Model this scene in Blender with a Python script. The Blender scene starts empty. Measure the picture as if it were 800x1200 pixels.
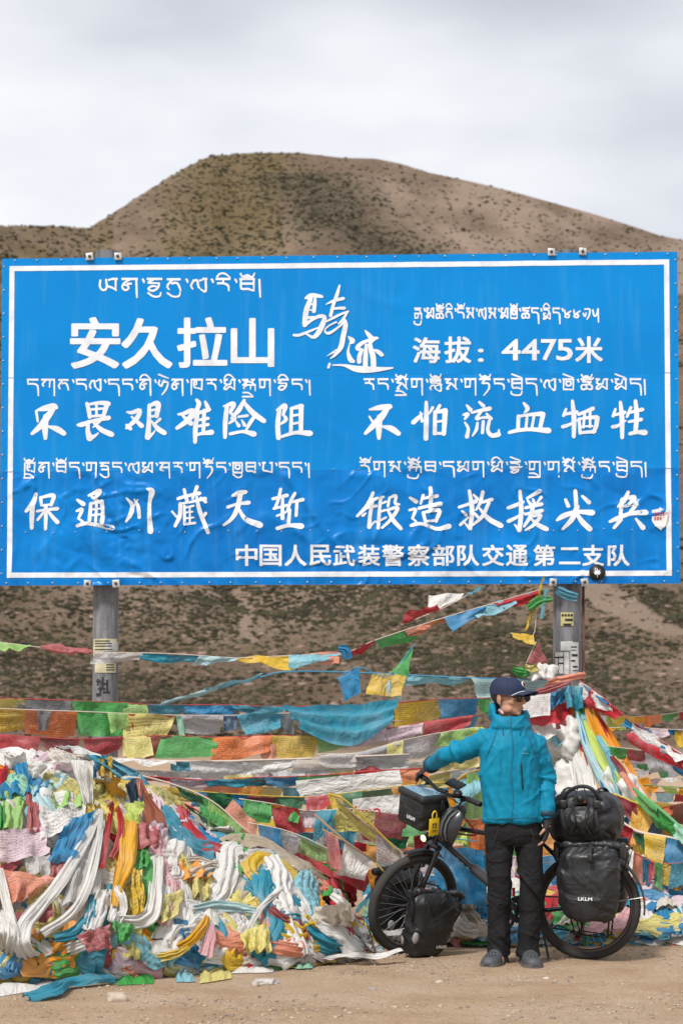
import bpy, bmesh, math, random
import numpy as np
from mathutils import Vector, Matrix, noise, Euler
R = math.radians
sc = bpy.context.scene
C = sc.collection
# ------------------------------------------------------------------ camera
F = 2400.0; PITCH = R(3.0); CAMZ = 1.5
cam = bpy.data.cameras.new("camera"); camo = bpy.data.objects.new("camera", cam); C.objects.link(camo)
sc.camera = camo
cam.sensor_fit = 'VERTICAL'; cam.sensor_height = 36; cam.lens = F/1200*36
CY = 845 - F*math.tan(PITCH)
cam.shift_y = (CY-600)/1200
camo.location = (0, 0, CAMZ); camo.rotation_euler = (R(90)+PITCH, 0, 0)
cam.clip_end = 5000; cam.clip_start = 0.1
cam.dof.use_dof = True; cam.dof.focus_distance = 13.2; cam.dof.aperture_fstop = 4.0
# ------------------------------------------------------------------ sky and sun
SUN_EL, SUN_AZ = R(52), R(-150)
w = bpy.data.worlds.new("World"); sc.world = w; w.use_nodes = True
nt = w.node_tree; nt.nodes.clear(); N = nt.nodes.new; L = nt.links.new
out = N('ShaderNodeOutputWorld'); bg = N('ShaderNodeBackground'); bg.inputs['Strength'].default_value = 0.068
sky = N('ShaderNodeTexSky'); sky.sky_type = 'NISHITA'; sky.sun_disc = False
sky.sun_elevation = SUN_EL; sky.sun_rotation = R(150); sky.altitude = 4400
tc = N('ShaderNodeTexCoord')
mp = N('ShaderNodeMapping'); mp.inputs['Scale'].default_value = (1.0, 1.0, 2.6); mp.inputs['Location'].default_value = (0.62, 0.3, 0.18)
n1 = N('ShaderNodeTexNoise'); n1.inputs['Scale'].default_value = 3.4; n1.inputs['Detail'].default_value = 5; n1.inputs['Roughness'].default_value = .45
cr = N('ShaderNodeValToRGB')
cr.color_ramp.elements[0].position = .36; cr.color_ramp.elements[0].color = (4.9, 5.05, 5.5, 1)
cr.color_ramp.elements[1].position = .66; cr.color_ramp.elements[1].color = (8.7, 8.75, 8.9, 1)
e = cr.color_ramp.elements.new(.5); e.color = (6.9, 7.05, 7.45, 1)
mx = N('ShaderNodeMix'); mx.data_type = 'RGBA'; mx.inputs['Factor'].default_value = .93
L(tc.outputs['Generated'], mp.inputs['Vector']); L(mp.outputs[0], n1.inputs['Vector']); L(n1.outputs['Fac'], cr.inputs['Fac'])
L(sky.outputs[0], mx.inputs[6]); L(cr.outputs[0], mx.inputs[7]); L(mx.outputs[2], bg.inputs['Color']); L(bg.outputs[0], out.inputs['Surface'])
sun = bpy.data.lights.new("sun", 'SUN'); suno = bpy.data.objects.new("sun", sun); C.objects.link(suno)
sun.energy = 2.1; sun.angle = R(10); sun.color = (1, .965, .92)
suno.rotation_euler = (R(38), 0, R(-30))
sc.view_settings.view_transform = 'Standard'; sc.view_settings.look = 'None'; sc.view_settings.exposure = 0.88; sc.view_settings.gamma = 1
# ------------------------------------------------------------------ helpers
def P(px, py, Y):
    "photo pixel + world depth -> world point"
    a = (px-400)/F; b = (CY-py)/F
    s, c = math.sin(PITCH), math.cos(PITCH)
    dy = c - b*s; dz = s + b*c
    t = Y/dy
    return Vector((a*t, Y, CAMZ + dz*t))
def ground_pt(px, py, z=0.0):
    a = (px-400)/F; b = (CY-py)/F
    s, c = math.sin(PITCH), math.cos(PITCH)
    t = (z-CAMZ)/(s+b*c)
    return Vector((a*t, t*(c-b*s), z))
def ridge_bump(nt, b, vec, scale, strength, dist, detail=3, prev=None):
    n = nt.nodes.new('ShaderNodeTexNoise'); n.inputs['Scale'].default_value = scale; n.inputs['Detail'].default_value = detail; n.inputs['Roughness'].default_value = .5
    n.inputs['Distortion'].default_value = .5
    nt.links.new(vec, n.inputs['Vector'])
    bp = nt.nodes.new('ShaderNodeBump'); bp.inputs['Strength'].default_value = strength; bp.inputs['Distance'].default_value = dist
    m1 = nt.nodes.new('ShaderNodeMath'); m1.operation = 'SUBTRACT'; m1.inputs[1].default_value = .5; nt.links.new(n.outputs['Fac'], m1.inputs[0])
    m2 = nt.nodes.new('ShaderNodeMath'); m2.operation = 'ABSOLUTE'; nt.links.new(m1.outputs[0], m2.inputs[0])
    m3 = nt.nodes.new('ShaderNodeMath'); m3.operation = 'MULTIPLY'; m3.inputs[1].default_value = -4.0; nt.links.new(m2.outputs[0], m3.inputs[0])
    nt.links.new(m3.outputs[0], bp.inputs['Height'])
    if prev is not None: nt.links.new(prev, bp.inputs['Normal'])
    nt.links.new(bp.outputs[0], b.inputs['Normal']); return bp.outputs[0]
MATS = {}
def mat(name, col, rough=.7, metal=0, spec=.5, bump=None, var=None, coat=0, trans=0, emit=None, sheen=0, ridge=None):
    if name in MATS: return MATS[name]
    m = bpy.data.materials.new(name); m.use_nodes = True
    nt = m.node_tree; b = nt.nodes['Principled BSDF']; N = nt.nodes.new; L = nt.links.new
    b.inputs['Base Color'].default_value = (*col, 1); b.inputs['Roughness'].default_value = rough
    b.inputs['Metallic'].default_value = metal; b.inputs['Specular IOR Level'].default_value = spec
    b.inputs['Coat Weight'].default_value = coat
    if sheen: b.inputs['Sheen Weight'].default_value = sheen
    if emit: b.inputs['Emission Color'].default_value = (*emit[0], 1); b.inputs['Emission Strength'].default_value = emit[1]
    tcn = N('ShaderNodeTexCoord')
    if var:   # (scale, amount)
        nz = N('ShaderNodeTexNoise'); nz.inputs['Scale'].default_value = var[0]; nz.inputs['Detail'].default_value = 6
        L(tcn.outputs['Object'], nz.inputs['Vector'])
        mr = N('ShaderNodeMapRange'); mr.inputs[1].default_value = .3; mr.inputs[2].default_value = .7
        mr.inputs[3].default_value = 1-var[1]; mr.inputs[4].default_value = 1+var[1]
        L(nz.outputs['Fac'], mr.inputs[0])
        vm = N('ShaderNodeVectorMath'); vm.operation = 'SCALE'; vm.inputs[0].default_value = col
        L(mr.outputs[0], vm.inputs['Scale']); L(vm.outputs[0], b.inputs['Base Color'])
        mr2 = N('ShaderNodeMapRange'); mr2.inputs[3].default_value = max(0, rough-.1); mr2.inputs[4].default_value = min(1, rough+.12)
        L(nz.outputs['Fac'], mr2.inputs[0]); L(mr2.outputs[0], b.inputs['Roughness'])
    if bump:  # (scale, strength, distance)
        nb = N('ShaderNodeTexNoise'); nb.inputs['Scale'].default_value = bump[0]; nb.inputs['Detail'].default_value = 5
        L(tcn.outputs['Object'], nb.inputs['Vector'])
        bp = N('ShaderNodeBump'); bp.inputs['Strength'].default_value = bump[1]; bp.inputs['Distance'].default_value = bump[2]
        L(nb.outputs['Fac'], bp.inputs['Height']); L(bp.outputs[0], b.inputs['Normal'])
    if ridge: ridge_bump(nt, b, tcn.outputs['Object'], ridge[0], ridge[1], ridge[2])
    MATS[name] = m
    return m
def mesh_from(name, verts, faces, uvs=None, smooth=True):
    me = bpy.data.meshes.new(name); me.from_pydata([tuple(v) for v in verts], [], faces)
    if uvs is not None:
        ul = me.uv_layers.new(name='uv')
        idx = np.empty(len(me.loops), dtype=np.int32); me.loops.foreach_get('vertex_index', idx)
        ul.data.foreach_set('uv', np.asarray(uvs, dtype=np.float32)[idx].ravel())
    if smooth: me.polygons.foreach_set('use_smooth', [True]*len(me.polygons))
    me.update(); return me
def obj(name, me, m=None, parent=None, smooth=None):
    o = bpy.data.objects.new(name, me); C.objects.link(o)
    if m is not None:
        if me.materials: me.materials[0] = m
        else: me.materials.append(m)
    if parent is not None: o.parent = parent
    return o
def tag(o, label=None, cat=None, group=None, kind=None):
    if label: o['label'] = label
    if cat: o['category'] = cat
    if group: o['group'] = group
    if kind: o['kind'] = kind
    return o
def empty(name, loc=(0, 0, 0), rz=0, **k):
    o = bpy.data.objects.new(name, None); C.objects.link(o); o.location = loc; o.rotation_euler = (0, 0, rz)
    o.empty_display_size = .1
    return tag(o, **k)
class MB:
    def __init__(s): s.v = []; s.f = []; s.uv = []
    def add(s, v, f, uv=None):
        n = len(s.v); s.v += [Vector(p) for p in v]; s.f += [tuple(i+n for i in q) for q in f]
        s.uv += (uv if uv is not None else [(0, 0)]*len(v)); return s
    def box(s, c, d, rot=None, bev=0):
        c = Vector(c); h = Vector(d)/2
        if bev <= 0:
            vs = [Vector((x, y, z)) for x in (-h.x, h.x) for y in (-h.y, h.y) for z in (-h.z, h.z)]
            fs = [(0, 1, 3, 2), (4, 6, 7, 5), (0, 4, 5, 1), (2, 3, 7, 6), (0, 2, 6, 4), (1, 5, 7, 3)]
        else:
            bm = bmesh.new(); bmesh.ops.create_cube(bm, size=1)
            bmesh.ops.scale(bm, vec=Vector(d), verts=bm.verts)
            bmesh.ops.bevel(bm, geom=bm.edges[:], offset=bev, segments=2, affect='EDGES', profile=.5)
            bm.verts.ensure_lookup_table(); bm.verts.index_update()
            vs = [v.co.copy() for v in bm.verts]; fs = [tuple(v.index for v in f.verts) for f in bm.faces]; bm.free()
        if rot is not None: vs = [rot @ v for v in vs]
        return s.add([v+c for v in vs], fs)
    def tube(s, pts, r, n=8, caps=True, flat=1.0, closed=False):
        pts = [Vector(p) for p in pts]; m = len(pts)
        rs = r if isinstance(r, (list, tuple)) else [r]*m
        vs = []; fs = []
        up = None
        for i, p in enumerate(pts):
            if closed: t = pts[(i+1) % m]-pts[i-1]
            else: t = pts[min(i+1, m-1)]-pts[max(i-1, 0)]
            t.normalize()
            if up is None:
                up = Vector((0, 0, 1)) if abs(t.z) < .9 else Vector((0, 1, 0))
            a = t.cross(up); a.normalize(); b = a.cross(t); b.normalize(); up = b
            for k in range(n):
                an = 2*math.pi*k/n
                vs.append(p + a*math.cos(an)*rs[i] + b*math.sin(an)*rs[i]*flat)
        for i in range(m if closed else m-1):
            j = (i+1) % m
            for k in range(n):
                k2 = (k+1) % n
                fs.append((i*n+k, i*n+k2, j*n+k2, j*n+k))
        if caps and not closed:
            fs.append(tuple(range(n))[::-1]); fs.append(tuple((m-1)*n+k for k in range(n)))
        return s.add(vs, fs)
    def ell(s, c, r, rot=None, seg=16, rings=10):
        c = Vector(c); r = Vector((r, r, r)) if isinstance(r, (int, float)) else Vector(r)
        vs = [Vector((0, 0, r.z))]; fs = []
        for i in range(1, rings):
            th = math.pi*i/rings
            for k in range(seg):
                ph = 2*math.pi*k/seg
                vs.append(Vector((r.x*math.sin(th)*math.cos(ph), r.y*math.sin(th)*math.sin(ph), r.z*math.cos(th))))
        vs.append(Vector((0, 0, -r.z)))
        for k in range(seg): fs.append((0, 1+k, 1+(k+1) % seg))
        for i in range(rings-2):
            for k in range(seg):
                a = 1+i*seg+k; b = 1+i*seg+(k+1) % seg
                fs.append((a, a+seg, b+seg, b))
        o = 1+(rings-2)*seg
        for k in range(seg): fs.append((o+k, len(vs)-1, o+(k+1) % seg))
        if rot is not None: vs = [rot @ v for v in vs]
        return s.add([v+c for v in vs], fs)
    def loft(s, rings, caps=True, closed=True):
        n = len(rings[0]); vs = [p for r in rings for p in r]; fs = []
        for i in range(len(rings)-1):
            for k in range(n if closed else n-1):
                k2 = (k+1) % n
                fs.append((i*n+k, i*n+k2, (i+1)*n+k2, (i+1)*n+k))
        if caps: fs.append(tuple(range(n))[::-1]); fs.append(tuple((len(rings)-1)*n+k for k in range(n)))
        return s.add(vs, fs)
    def disc(s, c, r, nrm, th, n=20):
        c = Vector(c); nrm = Vector(nrm).normalized()
        return s.tube([c-nrm*th/2, c+nrm*th/2], r, n)
    def mapv(s, fn): s.v = [fn(v) for v in s.v]; return s
    def mesh(s, name, smooth=True, uv=False): return mesh_from(name, s.v, s.f, s.uv if uv else None, smooth)
    def build(s, name, m, parent=None, smooth=True, uv=False): return obj(name, s.mesh(name, smooth, uv), m, parent)
def auto_smooth(o, ang=35):
    me = o.data
    try: me.set_sharp_from_angle(angle=R(ang))
    except Exception: pass
    return o
def remesh(mb, voxel, smooth_it=4, smooth_f=.5, name='m'):
    me = mb.mesh('tmp'); o = bpy.data.objects.new('tmp', me); C.objects.link(o)
    bm = bmesh.new(); bm.from_mesh(me); bmesh.ops.recalc_face_normals(bm, faces=bm.faces[:]); bm.to_mesh(me); bm.free()
    md = o.modifiers.new('r', 'REMESH'); md.mode = 'VOXEL'; md.voxel_size = voxel; md.use_smooth_shade = True
    if smooth_it:
        ms = o.modifiers.new('s', 'SMOOTH'); ms.iterations = smooth_it; ms.factor = smooth_f
    dg = bpy.context.evaluated_depsgraph_get(); dg.update()
    r = bpy.data.meshes.new_from_object(o.evaluated_get(dg)); r.name = name
    bpy.data.objects.remove(o); bpy.data.meshes.remove(me)
    r.polygons.foreach_set('use_smooth', [True]*len(r.polygons))
    return r
def displace(me, fn):
    me.update()
    nr = [v.normal.copy() for v in me.vertices]
    for v, n in zip(me.vertices, nr): v.co = v.co + fn(v.co, n)
    me.update(); return me
def rough_all(me, step=1): return me
def catmull(pts, sub):
    "pts: list of tuples any dim"
    p = [np.array(q, float) for q in pts]
    if len(p) < 3:
        return [tuple(p[0]+(p[-1]-p[0])*i/sub) for i in range(sub+1)]
    p = [2*p[0]-p[1]]+p+[2*p[-1]-p[-2]]
    o = []
    for i in range(1, len(p)-2):
        for k in range(sub):
            t = k/sub
            o.append(tuple(.5*((2*p[i])+(-p[i-1]+p[i+1])*t+(2*p[i-1]-5*p[i]+4*p[i+1]-p[i+2])*t*t+(-p[i-1]+3*p[i]-3*p[i+1]+p[i+2])*t**3)))
    o.append(tuple(p[-2])); return o
def crease(co, seed, fr, w=.07):
    "sharp fold lines with soft cushions between, -1..~.3"
    q = Vector((co[0]*fr+seed, co[1]*fr, co[2]*fr)); q = q + Vector((noise.noise(q*.6), noise.noise(q*.6+Vector((7, 3, 1))), noise.noise(q*.6+Vector((1, 9, 4)))))*.9
    n = noise.noise(q); return -math.exp(-abs(n)/w) + .45*abs(n)**.5
def foldr(co, seed, fr, w=.09):
    "scattered soft ridges that run out, cloth pulled into folds"
    q = Vector((co[0]*fr+seed, co[1]*fr, co[2]*fr)); o = Vector((noise.noise(q*.5), noise.noise(q*.5+Vector((7, 3, 1))), noise.noise(q*.5+Vector((1, 9, 4)))))*.8
    q = q+o; n = noise.noise(q); mk = max(0, .25+noise.noise(q*.8+Vector((31, seed, 5)))*1.6)
    return math.exp(-(n/w)**2*.5)*mk + .25*n
def interp(x, xs, ys): return float(np.interp(x, xs, ys))
rnd = random.Random(7)
# ------------------------------------------------------------------ terrain: plain and hill as one sheet
RX = [-2600, -1500, -600, 0, 60, 100, 125, 150, 200, 225, 245, 300, 350, 375, 400, 440, 470, 500, 560, 600, 650, 700, 750, 775, 800, 900, 1400, 2400, 3400]
RY = [420, 330, 290, 258, 258, 261, 246, 229, 197, 183, 174, 171, 171, 174, 177, 178, 184, 194, 207, 217, 231, 245, 261, 270, 275, 296, 400, 560, 640]
Y0, Y1 = 150.0, 560.0
def fbm(x, y, z=0, o=4): return noise.fractal(Vector((x, y, z)), 1.0, 2.0, o)
def terrain(x, y):
    if y < 60:
        return 0.012*noise.noise(Vector((x*1.3, y*1.3, 0))) + 0.02*noise.noise(Vector((x*.3, y*.3, 5)))*min(1, abs(y-10)/20 + .3)
    px = 400 + F*x/y
    yr = Y1 - 120*(1-max(0, min(1, (px+60)/330)))
    ty = interp(px, RX, RY)
    er = (845-ty)/F
    if y <= Y0: return 0.0 + .25*fbm(x*.02, y*.02)*(y-60)/(Y0-60)
    e0 = -CAMZ/Y0
    t = (y-Y0)/(yr-Y0)
    nz = fbm(x*.009, y*.009, 3, 5)*7*min(1, t*3) + 1.5*fbm(x*.05, y*.05, 9, 3)*min(1, t*4)
    if t <= 1:
        e = e0 + (er-e0)*(t**.72)
        z = CAMZ + y*e
        # keep the ridge line clean, relief elsewhere
        return z + nz*(1-t**4) - abs(fbm(x*.015, y*.004, 7, 3))*9*min(1, t*2)*(1-t**4) - (.3-min(.3, abs(fbm(x*.035+y*.01, y*.006, 17, 3))))*7*min(1, t*2)*(1-t**6)
    zr = CAMZ + yr*er
    return zr - (y-yr)*.12 - ((y-yr)**2)*.0004 + nz*.0
us = np.concatenate([np.linspace(-1.4, -.24, 36)[:-1], np.linspace(-.24, .24, 300), np.linspace(.24, 1.4, 36)[1:]])
ys = np.concatenate([np.linspace(-30, 6, 14)[:-1], np.linspace(6, 22, 120)[:-1], np.geomspace(22, 150, 50)[:-1], np.linspace(150, 600, 260)[:-1], np.linspace(600, 1500, 30)])
vs = []; cols = []
for y in ys:
    k = max(y, 10.0) if y > 0 else 10.0
    for u in us:
        x = u*k; z = terrain(x, y); vs.append((x, y, z))
nu = len(us); fs = [(j*nu+i, j*nu+i+1, (j+1)*nu+i+1, (j+1)*nu+i) for j in range(len(ys)-1) for i in range(nu-1)]
me = mesh_from('ground', vs, fs)
def veg_at(x, y, z):
    "0 = bare, 1 = scrub cover; second value: scree"
    if y < 60: return 0, 0, 0
    px = 400+F*x/y; py = 845-F*(z-CAMZ)/y
    n = fbm(x*.012, y*.012, 1, 5); n2 = fbm(x*.05, y*.03, 4, 4)
    green = 0; dark = 0; pale = 0
    if py < 340:
        # olive flank of the cone, dark gully right of the middle
        cx = 120 + (py-180)*.0
        d = 1-abs((px-(270+(py-240)*-.55))/95)
        green = max(0, min(1, d*1.3 + n*1.1 + n2*1.0))
        if px < 130: green = .62+n*.5
        if px > 330: green *= .5
        d2 = 1-abs((px-(335+(py-190)*1.15))/88)
        dark = max(0, min(1, d2*1.25+n2*.7)) if py > 195 else 0
        pale = max(0, min(1, .35+n2*1.2 + (.3 if px > 450 else 0)))
    elif py > 640:
        g = 1-abs((py-752)/32); green = max(0, min(.35, g*.3+n*.2))
        pale = max(0, n*1.1+n2*.7)
        if abs(px-(288+(py-720)*.25)+6*math.sin(py*.13)) < 6.5 and 690 < py < 752: pale = 1; green = 0
        if px > 660 and py < 745 and abs((py-716)-(px-735)*.55+8*n2*3) < 16: pale = 1
    else: green = .2
    return green, dark, pale
ca = me.color_attributes.new('cover', 'FLOAT_COLOR', 'POINT')
buf = np.zeros((len(vs), 4), np.float32)
for i, (x, y, z) in enumerate(vs):
    g, d, p = veg_at(x, y, z); buf[i] = (g, d, p, 1)
ca.data.foreach_set('color', buf.ravel())
m = bpy.data.materials.new('soil'); m.use_nodes = True; nt = m.node_tree; N = nt.nodes.new; L = nt.links.new
b = nt.nodes['Principled BSDF']; b.inputs['Roughness'].default_value = .95; b.inputs['Specular IOR Level'].default_value = .15
geo = N('ShaderNodeNewGeometry')
def nz(scale, detail=6, rough=.6, vec=None):
    n = N('ShaderNodeTexNoise'); n.inputs['Scale'].default_value = scale; n.inputs['Detail'].default_value = detail; n.inputs['Roughness'].default_value = rough
    L(vec or geo.outputs['Position'], n.inputs['Vector']); return n.outputs['Fac']
def ramp(f, stops):
    r = N('ShaderNodeValToRGB'); el = r.color_ramp.elements
    el[0].position, el[0].color = stops[0][0], (*stops[0][1], 1); el[1].position, el[1].color = stops[-1][0], (*stops[-1][1], 1)
    for p_, c_ in stops[1:-1]:
        e = el.new(p_); e.color = (*c_, 1)
    L(f, r.inputs['Fac']); return r.outputs['Color']
def mixc(f, a, bb, mode='MIX'):
    n = N('ShaderNodeMix'); n.data_type = 'RGBA'; n.blend_type = mode
    if isinstance(f, float): n.inputs[0].default_value = f
    else: L(f, n.inputs[0])
    for k, s in ((6, a), (7, bb)):
        if isinstance(s, tuple): n.inputs[k].default_value = (*s, 1)
        else: L(s, n.inputs[k])
    return n.outputs[2]
def mth(op, a, bb):
    n = N('ShaderNodeMath'); n.operation = op; n.use_clamp = True
    for k, s in ((0, a), (1, bb)):
        if isinstance(s, (int, float)): n.inputs[k].default_value = s
        else: L(s, n.inputs[k])
    return n.outputs[0]
at = N('ShaderNodeAttribute'); at.attribute_name = 'cover'
sp = N('ShaderNodeSeparateColor'); L(at.outputs['Color'], sp.inputs[0])
near = ramp(nz(2.2, 8, .65), [(.3, (.50, .33, .20)), (.5, (.66, .465, .30)), (.62, (.74, .555, .385)), (.8, (.80, .65, .49))])
near = mixc(ramp(nz(38, 5, .7), [(.45, (0, 0, 0)), (.7, (1, 1, 1))]), near, (.43, .30, .20))
near = mixc(ramp(nz(140, 3, .7), [(.42, (0, 0, 0)), (.62, (.55, .55, .55))]), near, (.44, .30, .19))
near = mixc(ramp(nz(9, 6, .75), [(.52, (0, 0, 0)), (.66, (.6, .6, .6))]), near, (.46, .31, .195))
near = mixc(ramp(nz(.55, 4), [(.45, (0, 0, 0)), (.7, (.6, .6, .6))]), near, (.62, .475, .345))
far = ramp(nz(.09, 9, .7), [(.3, (.125, .082, .054)), (.5, (.185, .130, .092)), (.68, (.27, .20, .15))])
far = mixc(ramp(nz(.9, 5, .7), [(.42, (0, 0, 0)), (.62, (.75, .75, .75))]), far, (.135, .088, .054))
far = mixc(ramp(nz(1.7, 4, .7), [(.50, (0, 0, 0)), (.58, (.75, .75, .75))]), far, (.115, .085, .055))
far = mixc(mth('MULTIPLY', sp.outputs[2], .65), far, (.33, .245, .185))
gr = mixc(nz(.35, 6, .7), (.085, .066, .022), (.17, .125, .045))
far = mixc(mth('MULTIPLY', sp.outputs[0], mth('MULTIPLY', nz(.25, 8, .75), 1.2)), far, gr)
dk = mixc(nz(.3, 6, .7), (.045, .042, .028), (.10, .08, .052))
far = mixc(mth('MULTIPLY', sp.outputs[1], mth('MULTIPLY', nz(.22, 8, .75), 1.7)), far, dk)
sx = N('ShaderNodeSeparateXYZ'); L(geo.outputs['Position'], sx.inputs[0])
mr = N('ShaderNodeMapRange'); mr.inputs[1].default_value = 25; mr.inputs[2].default_value = 130; L(sx.outputs['Y'], mr.inputs[0])
L(mixc(mr.outputs[0], near, far), b.inputs['Base Color'])
bp = N('ShaderNodeBump'); bp.inputs['Strength'].default_value = 1.0; bp.inputs['Distance'].default_value = .06; L(nz(26, 8, .7), bp.inputs['Height'])
bp2 = N('ShaderNodeBump'); bp2.inputs['Strength'].default_value = .9; bp2.inputs['Distance'].default_value = 1.2; L(nz(.35, 8, .75), bp2.inputs['Height'])
mn = N('ShaderNodeMix'); mn.data_type = 'VECTOR'; L(mr.outputs[0], mn.inputs[0]); L(bp.outputs[0], mn.inputs[4]); L(bp2.outputs[0], mn.inputs[5])
L(mn.outputs[1], b.inputs['Normal'])
tag(obj('ground', me, m), kind='structure')
# scrub and rocks on the slope: a mass nobody could count
ICO_V = []; _p = (1+5**.5)/2
for a_, b_ in ((-1, _p), (1, _p), (-1, -_p), (1, -_p)): ICO_V.append((a_, b_, 0))
for a_, b_ in ((-1, _p), (1, _p), (-1, -_p), (1, -_p)): ICO_V.append((0, a_, b_))
for a_, b_ in ((_p, -1), (_p, 1), (-_p, -1), (-_p, 1)): ICO_V.append((a_, 0, b_))
ICO_V = np.array(ICO_V)/math.sqrt(1+_p*_p)
ICO_F = np.array([(0, 11, 5), (0, 5, 1), (0, 1, 7), (0, 7, 10), (0, 10, 11), (1, 5, 9), (5, 11, 4), (11, 10, 2), (10, 7, 6), (7, 1, 8), (3, 9, 4), (3, 4, 2), (3, 2, 6), (3, 6, 8), (3, 8, 9), (4, 9, 5), (2, 4, 11), (6, 2, 10), (8, 6, 7), (9, 8, 1)])
def blobs(name, pts, sizes, m, seed=1, squash=(1, 1, .6), jit=.3, smooth=False):
    rg = np.random.default_rng(seed); n = len(pts)
    V = np.repeat(ICO_V[None], n, 0)*(1+jit*rg.uniform(-1, 1, (n, 12, 1)))
    V = V*np.array(squash)*(1+.35*rg.uniform(-1, 1, (n, 1, 3)))
    an = rg.uniform(0, 6.28, n); c, s = np.cos(an), np.sin(an)
    x = V[:, :, 0]*c[:, None]-V[:, :, 1]*s[:, None]; y = V[:, :, 0]*s[:, None]+V[:, :, 1]*c[:, None]
    V[:, :, 0] = x; V[:, :, 1] = y
    V = V*np.array(sizes)[:, None, None]+np.array(pts)[:, None, :]
    Fc = (ICO_F[None]+12*np.arange(n)[:, None, None]).reshape(-1, 3)
    me = bpy.data.meshes.new(name); me.vertices.add(n*12); me.vertices.foreach_set('co', V.astype(np.float32).ravel())
    me.loops.add(len(Fc)*3); me.loops.foreach_set('vertex_index', Fc.astype(np.int32).ravel())
    me.polygons.add(len(Fc)); me.polygons.foreach_set('loop_start', np.arange(0, len(Fc)*3, 3, dtype=np.int32))
    try: me.polygons.foreach_set('loop_total', np.full(len(Fc), 3, dtype=np.int32))
    except Exception: pass
    me.update(); me.validate()
    if smooth: me.polygons.foreach_set('use_smooth', [True]*len(me.polygons))
    return tag(obj(name, me, m), kind='stuff')
rg = random.Random(3)
pts, szs, pts2, szs2 = [], [], [], []
def try_shrub(u, y, pr, s, sq):
    x = u*y; z = terrain(x, y); g, d, p = veg_at(x, y, z)
    cl = .62+1.0*fbm(x*.045, y*.045, 11, 4)
    if rg.random() < pr*(cl)*(1-.9*p*(p > .8)):
        (pts if sq else pts2).append((x, y, z+s*.1)); (szs if sq else szs2).append(s)
for i in range(52000):
    u = rg.uniform(-.2, .2); y = 150+rg.random()*78 if i > 5000 else rg.uniform(228, 450)
    try_shrub(u, y, .95, rg.choice((.06, .08, .09, .11, .13, .16, .2, .27))*rg.uniform(.8, 1.3)*(.6+.4*(y-150)/80 if y < 230 else 1.5), True)
for i in range(23000):
    u = rg.uniform(-.2, .2) if i < 20000 else rg.uniform(-.2, -.105); y = rg.uniform(440, 568) if i < 20000 else rg.uniform(350, 445)
    x = u*y; z = terrain(x, y); g, d, p = veg_at(x, y, z)
    if rg.random() < .2+g*.6+d*.75: pts.append((x, y, z)); szs.append(rg.uniform(.13, .42))
shrub_m = mat('scrub', (.048, .045, .027), .95, var=(.15, .5), spec=.1)
blobs('hillside_scrub', pts, szs, shrub_m, 5, (1.7, 1.2, .7), .35)
pts3 = []; sz3 = []
for i in range(5000):
    u = rg.uniform(-.27, .27); y = 150+rg.random()*410; x = u*y; z = terrain(x, y); pts3.append((x, y, z)); sz3.append(rg.uniform(.12, .42))
blobs('hillside_rocks', pts3, sz3, mat('hill_rock', (.27, .19, .145), .95, var=(.3, .3), spec=.1), 6, (1.2, 1, .5), .3)

# loose gravel and pebbles in front, a mass; a few bigger stones are things
pp = []; ps = []
for i in range(15000):
    y = 9.2+rg.random()**1.1*5; x = rg.uniform(-.24, .24)*y; cl = fbm(x*.9, y*.9, 2, 3)+(.35 if 12.3 < y < 13.6 and x > .3 else 0)
    if rg.random() < .35+cl*1.4: s_ = rg.choice((.0025, .003, .0035, .004, .005, .006, .010)); pp.append((x, y, terrain(x, y)+s_*.25)); ps.append(s_*rg.uniform(.8, 1.4))
h_ = len(pp)//2
blobs('gravel', pp[:h_], ps[:h_], mat('pebble_pale', (.40, .31, .225), .9, var=(3, .3), spec=.15), 9, (1.2, 1, .6), .25)
blobs('gravel', pp[h_:], ps[h_:], mat('pebble_grey', (.27, .22, .18), .9, var=(3, .35), spec=.15), 10, (1.2, 1, .6), .25)
def stone(label, px, py, wpx, hpx, col, seed, flat=.6):
    g = ground_pt(px, py+hpx/2, 0); r_ = wpx/2*g.y/F; bm = bmesh.new(); bmesh.ops.create_icosphere(bm, subdivisions=3, radius=1)
    for v in bm.verts:
        n = v.co.copy(); k = 1+.35*noise.noise(n*1.1+Vector((seed, 0, 0)))+.12*noise.noise(n*3+Vector((0, seed, 0)))
        v.co = Vector((n.x*r_*k, n.y*r_*.75*k, n.z*hpx/2*g.y/F*k*1.25))
        v.co.z = min(v.co.z, hpx/2*g.y/F*.85)
    me = bpy.data.meshes.new('stone'); bm.to_mesh(me); bm.free(); me.polygons.foreach_set('use_smooth', [True]*len(me.polygons))
    o = obj('stone', me, mat('stone_%d' % seed, col, .9, var=(9, .3), bump=(35, .6, .006), spec=.2)); o.location = g+Vector((0, r_*.4, hpx/2*g.y/F*.45)); auto_smooth(o, 32); return tag(o, label, 'stone', 'loose stones on the dirt')
stone('pale lone stone on the dirt at the lower left', 137, 1166, 26, 15, (.42, .34, .27), 3)
stone('flat grey stone on the dirt right of the yellow rag', 310, 1149, 30, 9, (.40, .37, .34), 5)
stone('small stone left of the flat grey one', 299, 1152, 10, 7, (.40, .34, .28), 6)
stone('brown stone slab between white sheet and mound', 88, 1134, 34, 13, (.38, .26, .18), 8)
stone('second brown slab at the far left under the mound', 24, 1140, 30, 10, (.36, .26, .20), 9)
stone('big grey brown rock half buried in rags between the wheels', 566, 1078, 44, 30, (.34, .28, .22), 11)
stone('tan rock beside the left shoe behind the bicycle', 548, 1094, 30, 16, (.46, .35, .26), 12)
stone('round tan rock in the rags right of the rear tyre', 764, 1080, 34, 22, (.42, .30, .21), 13)
stone('small grey stone near the lower right corner', 792, 1098, 12, 8, (.34, .32, .30), 14)
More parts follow.
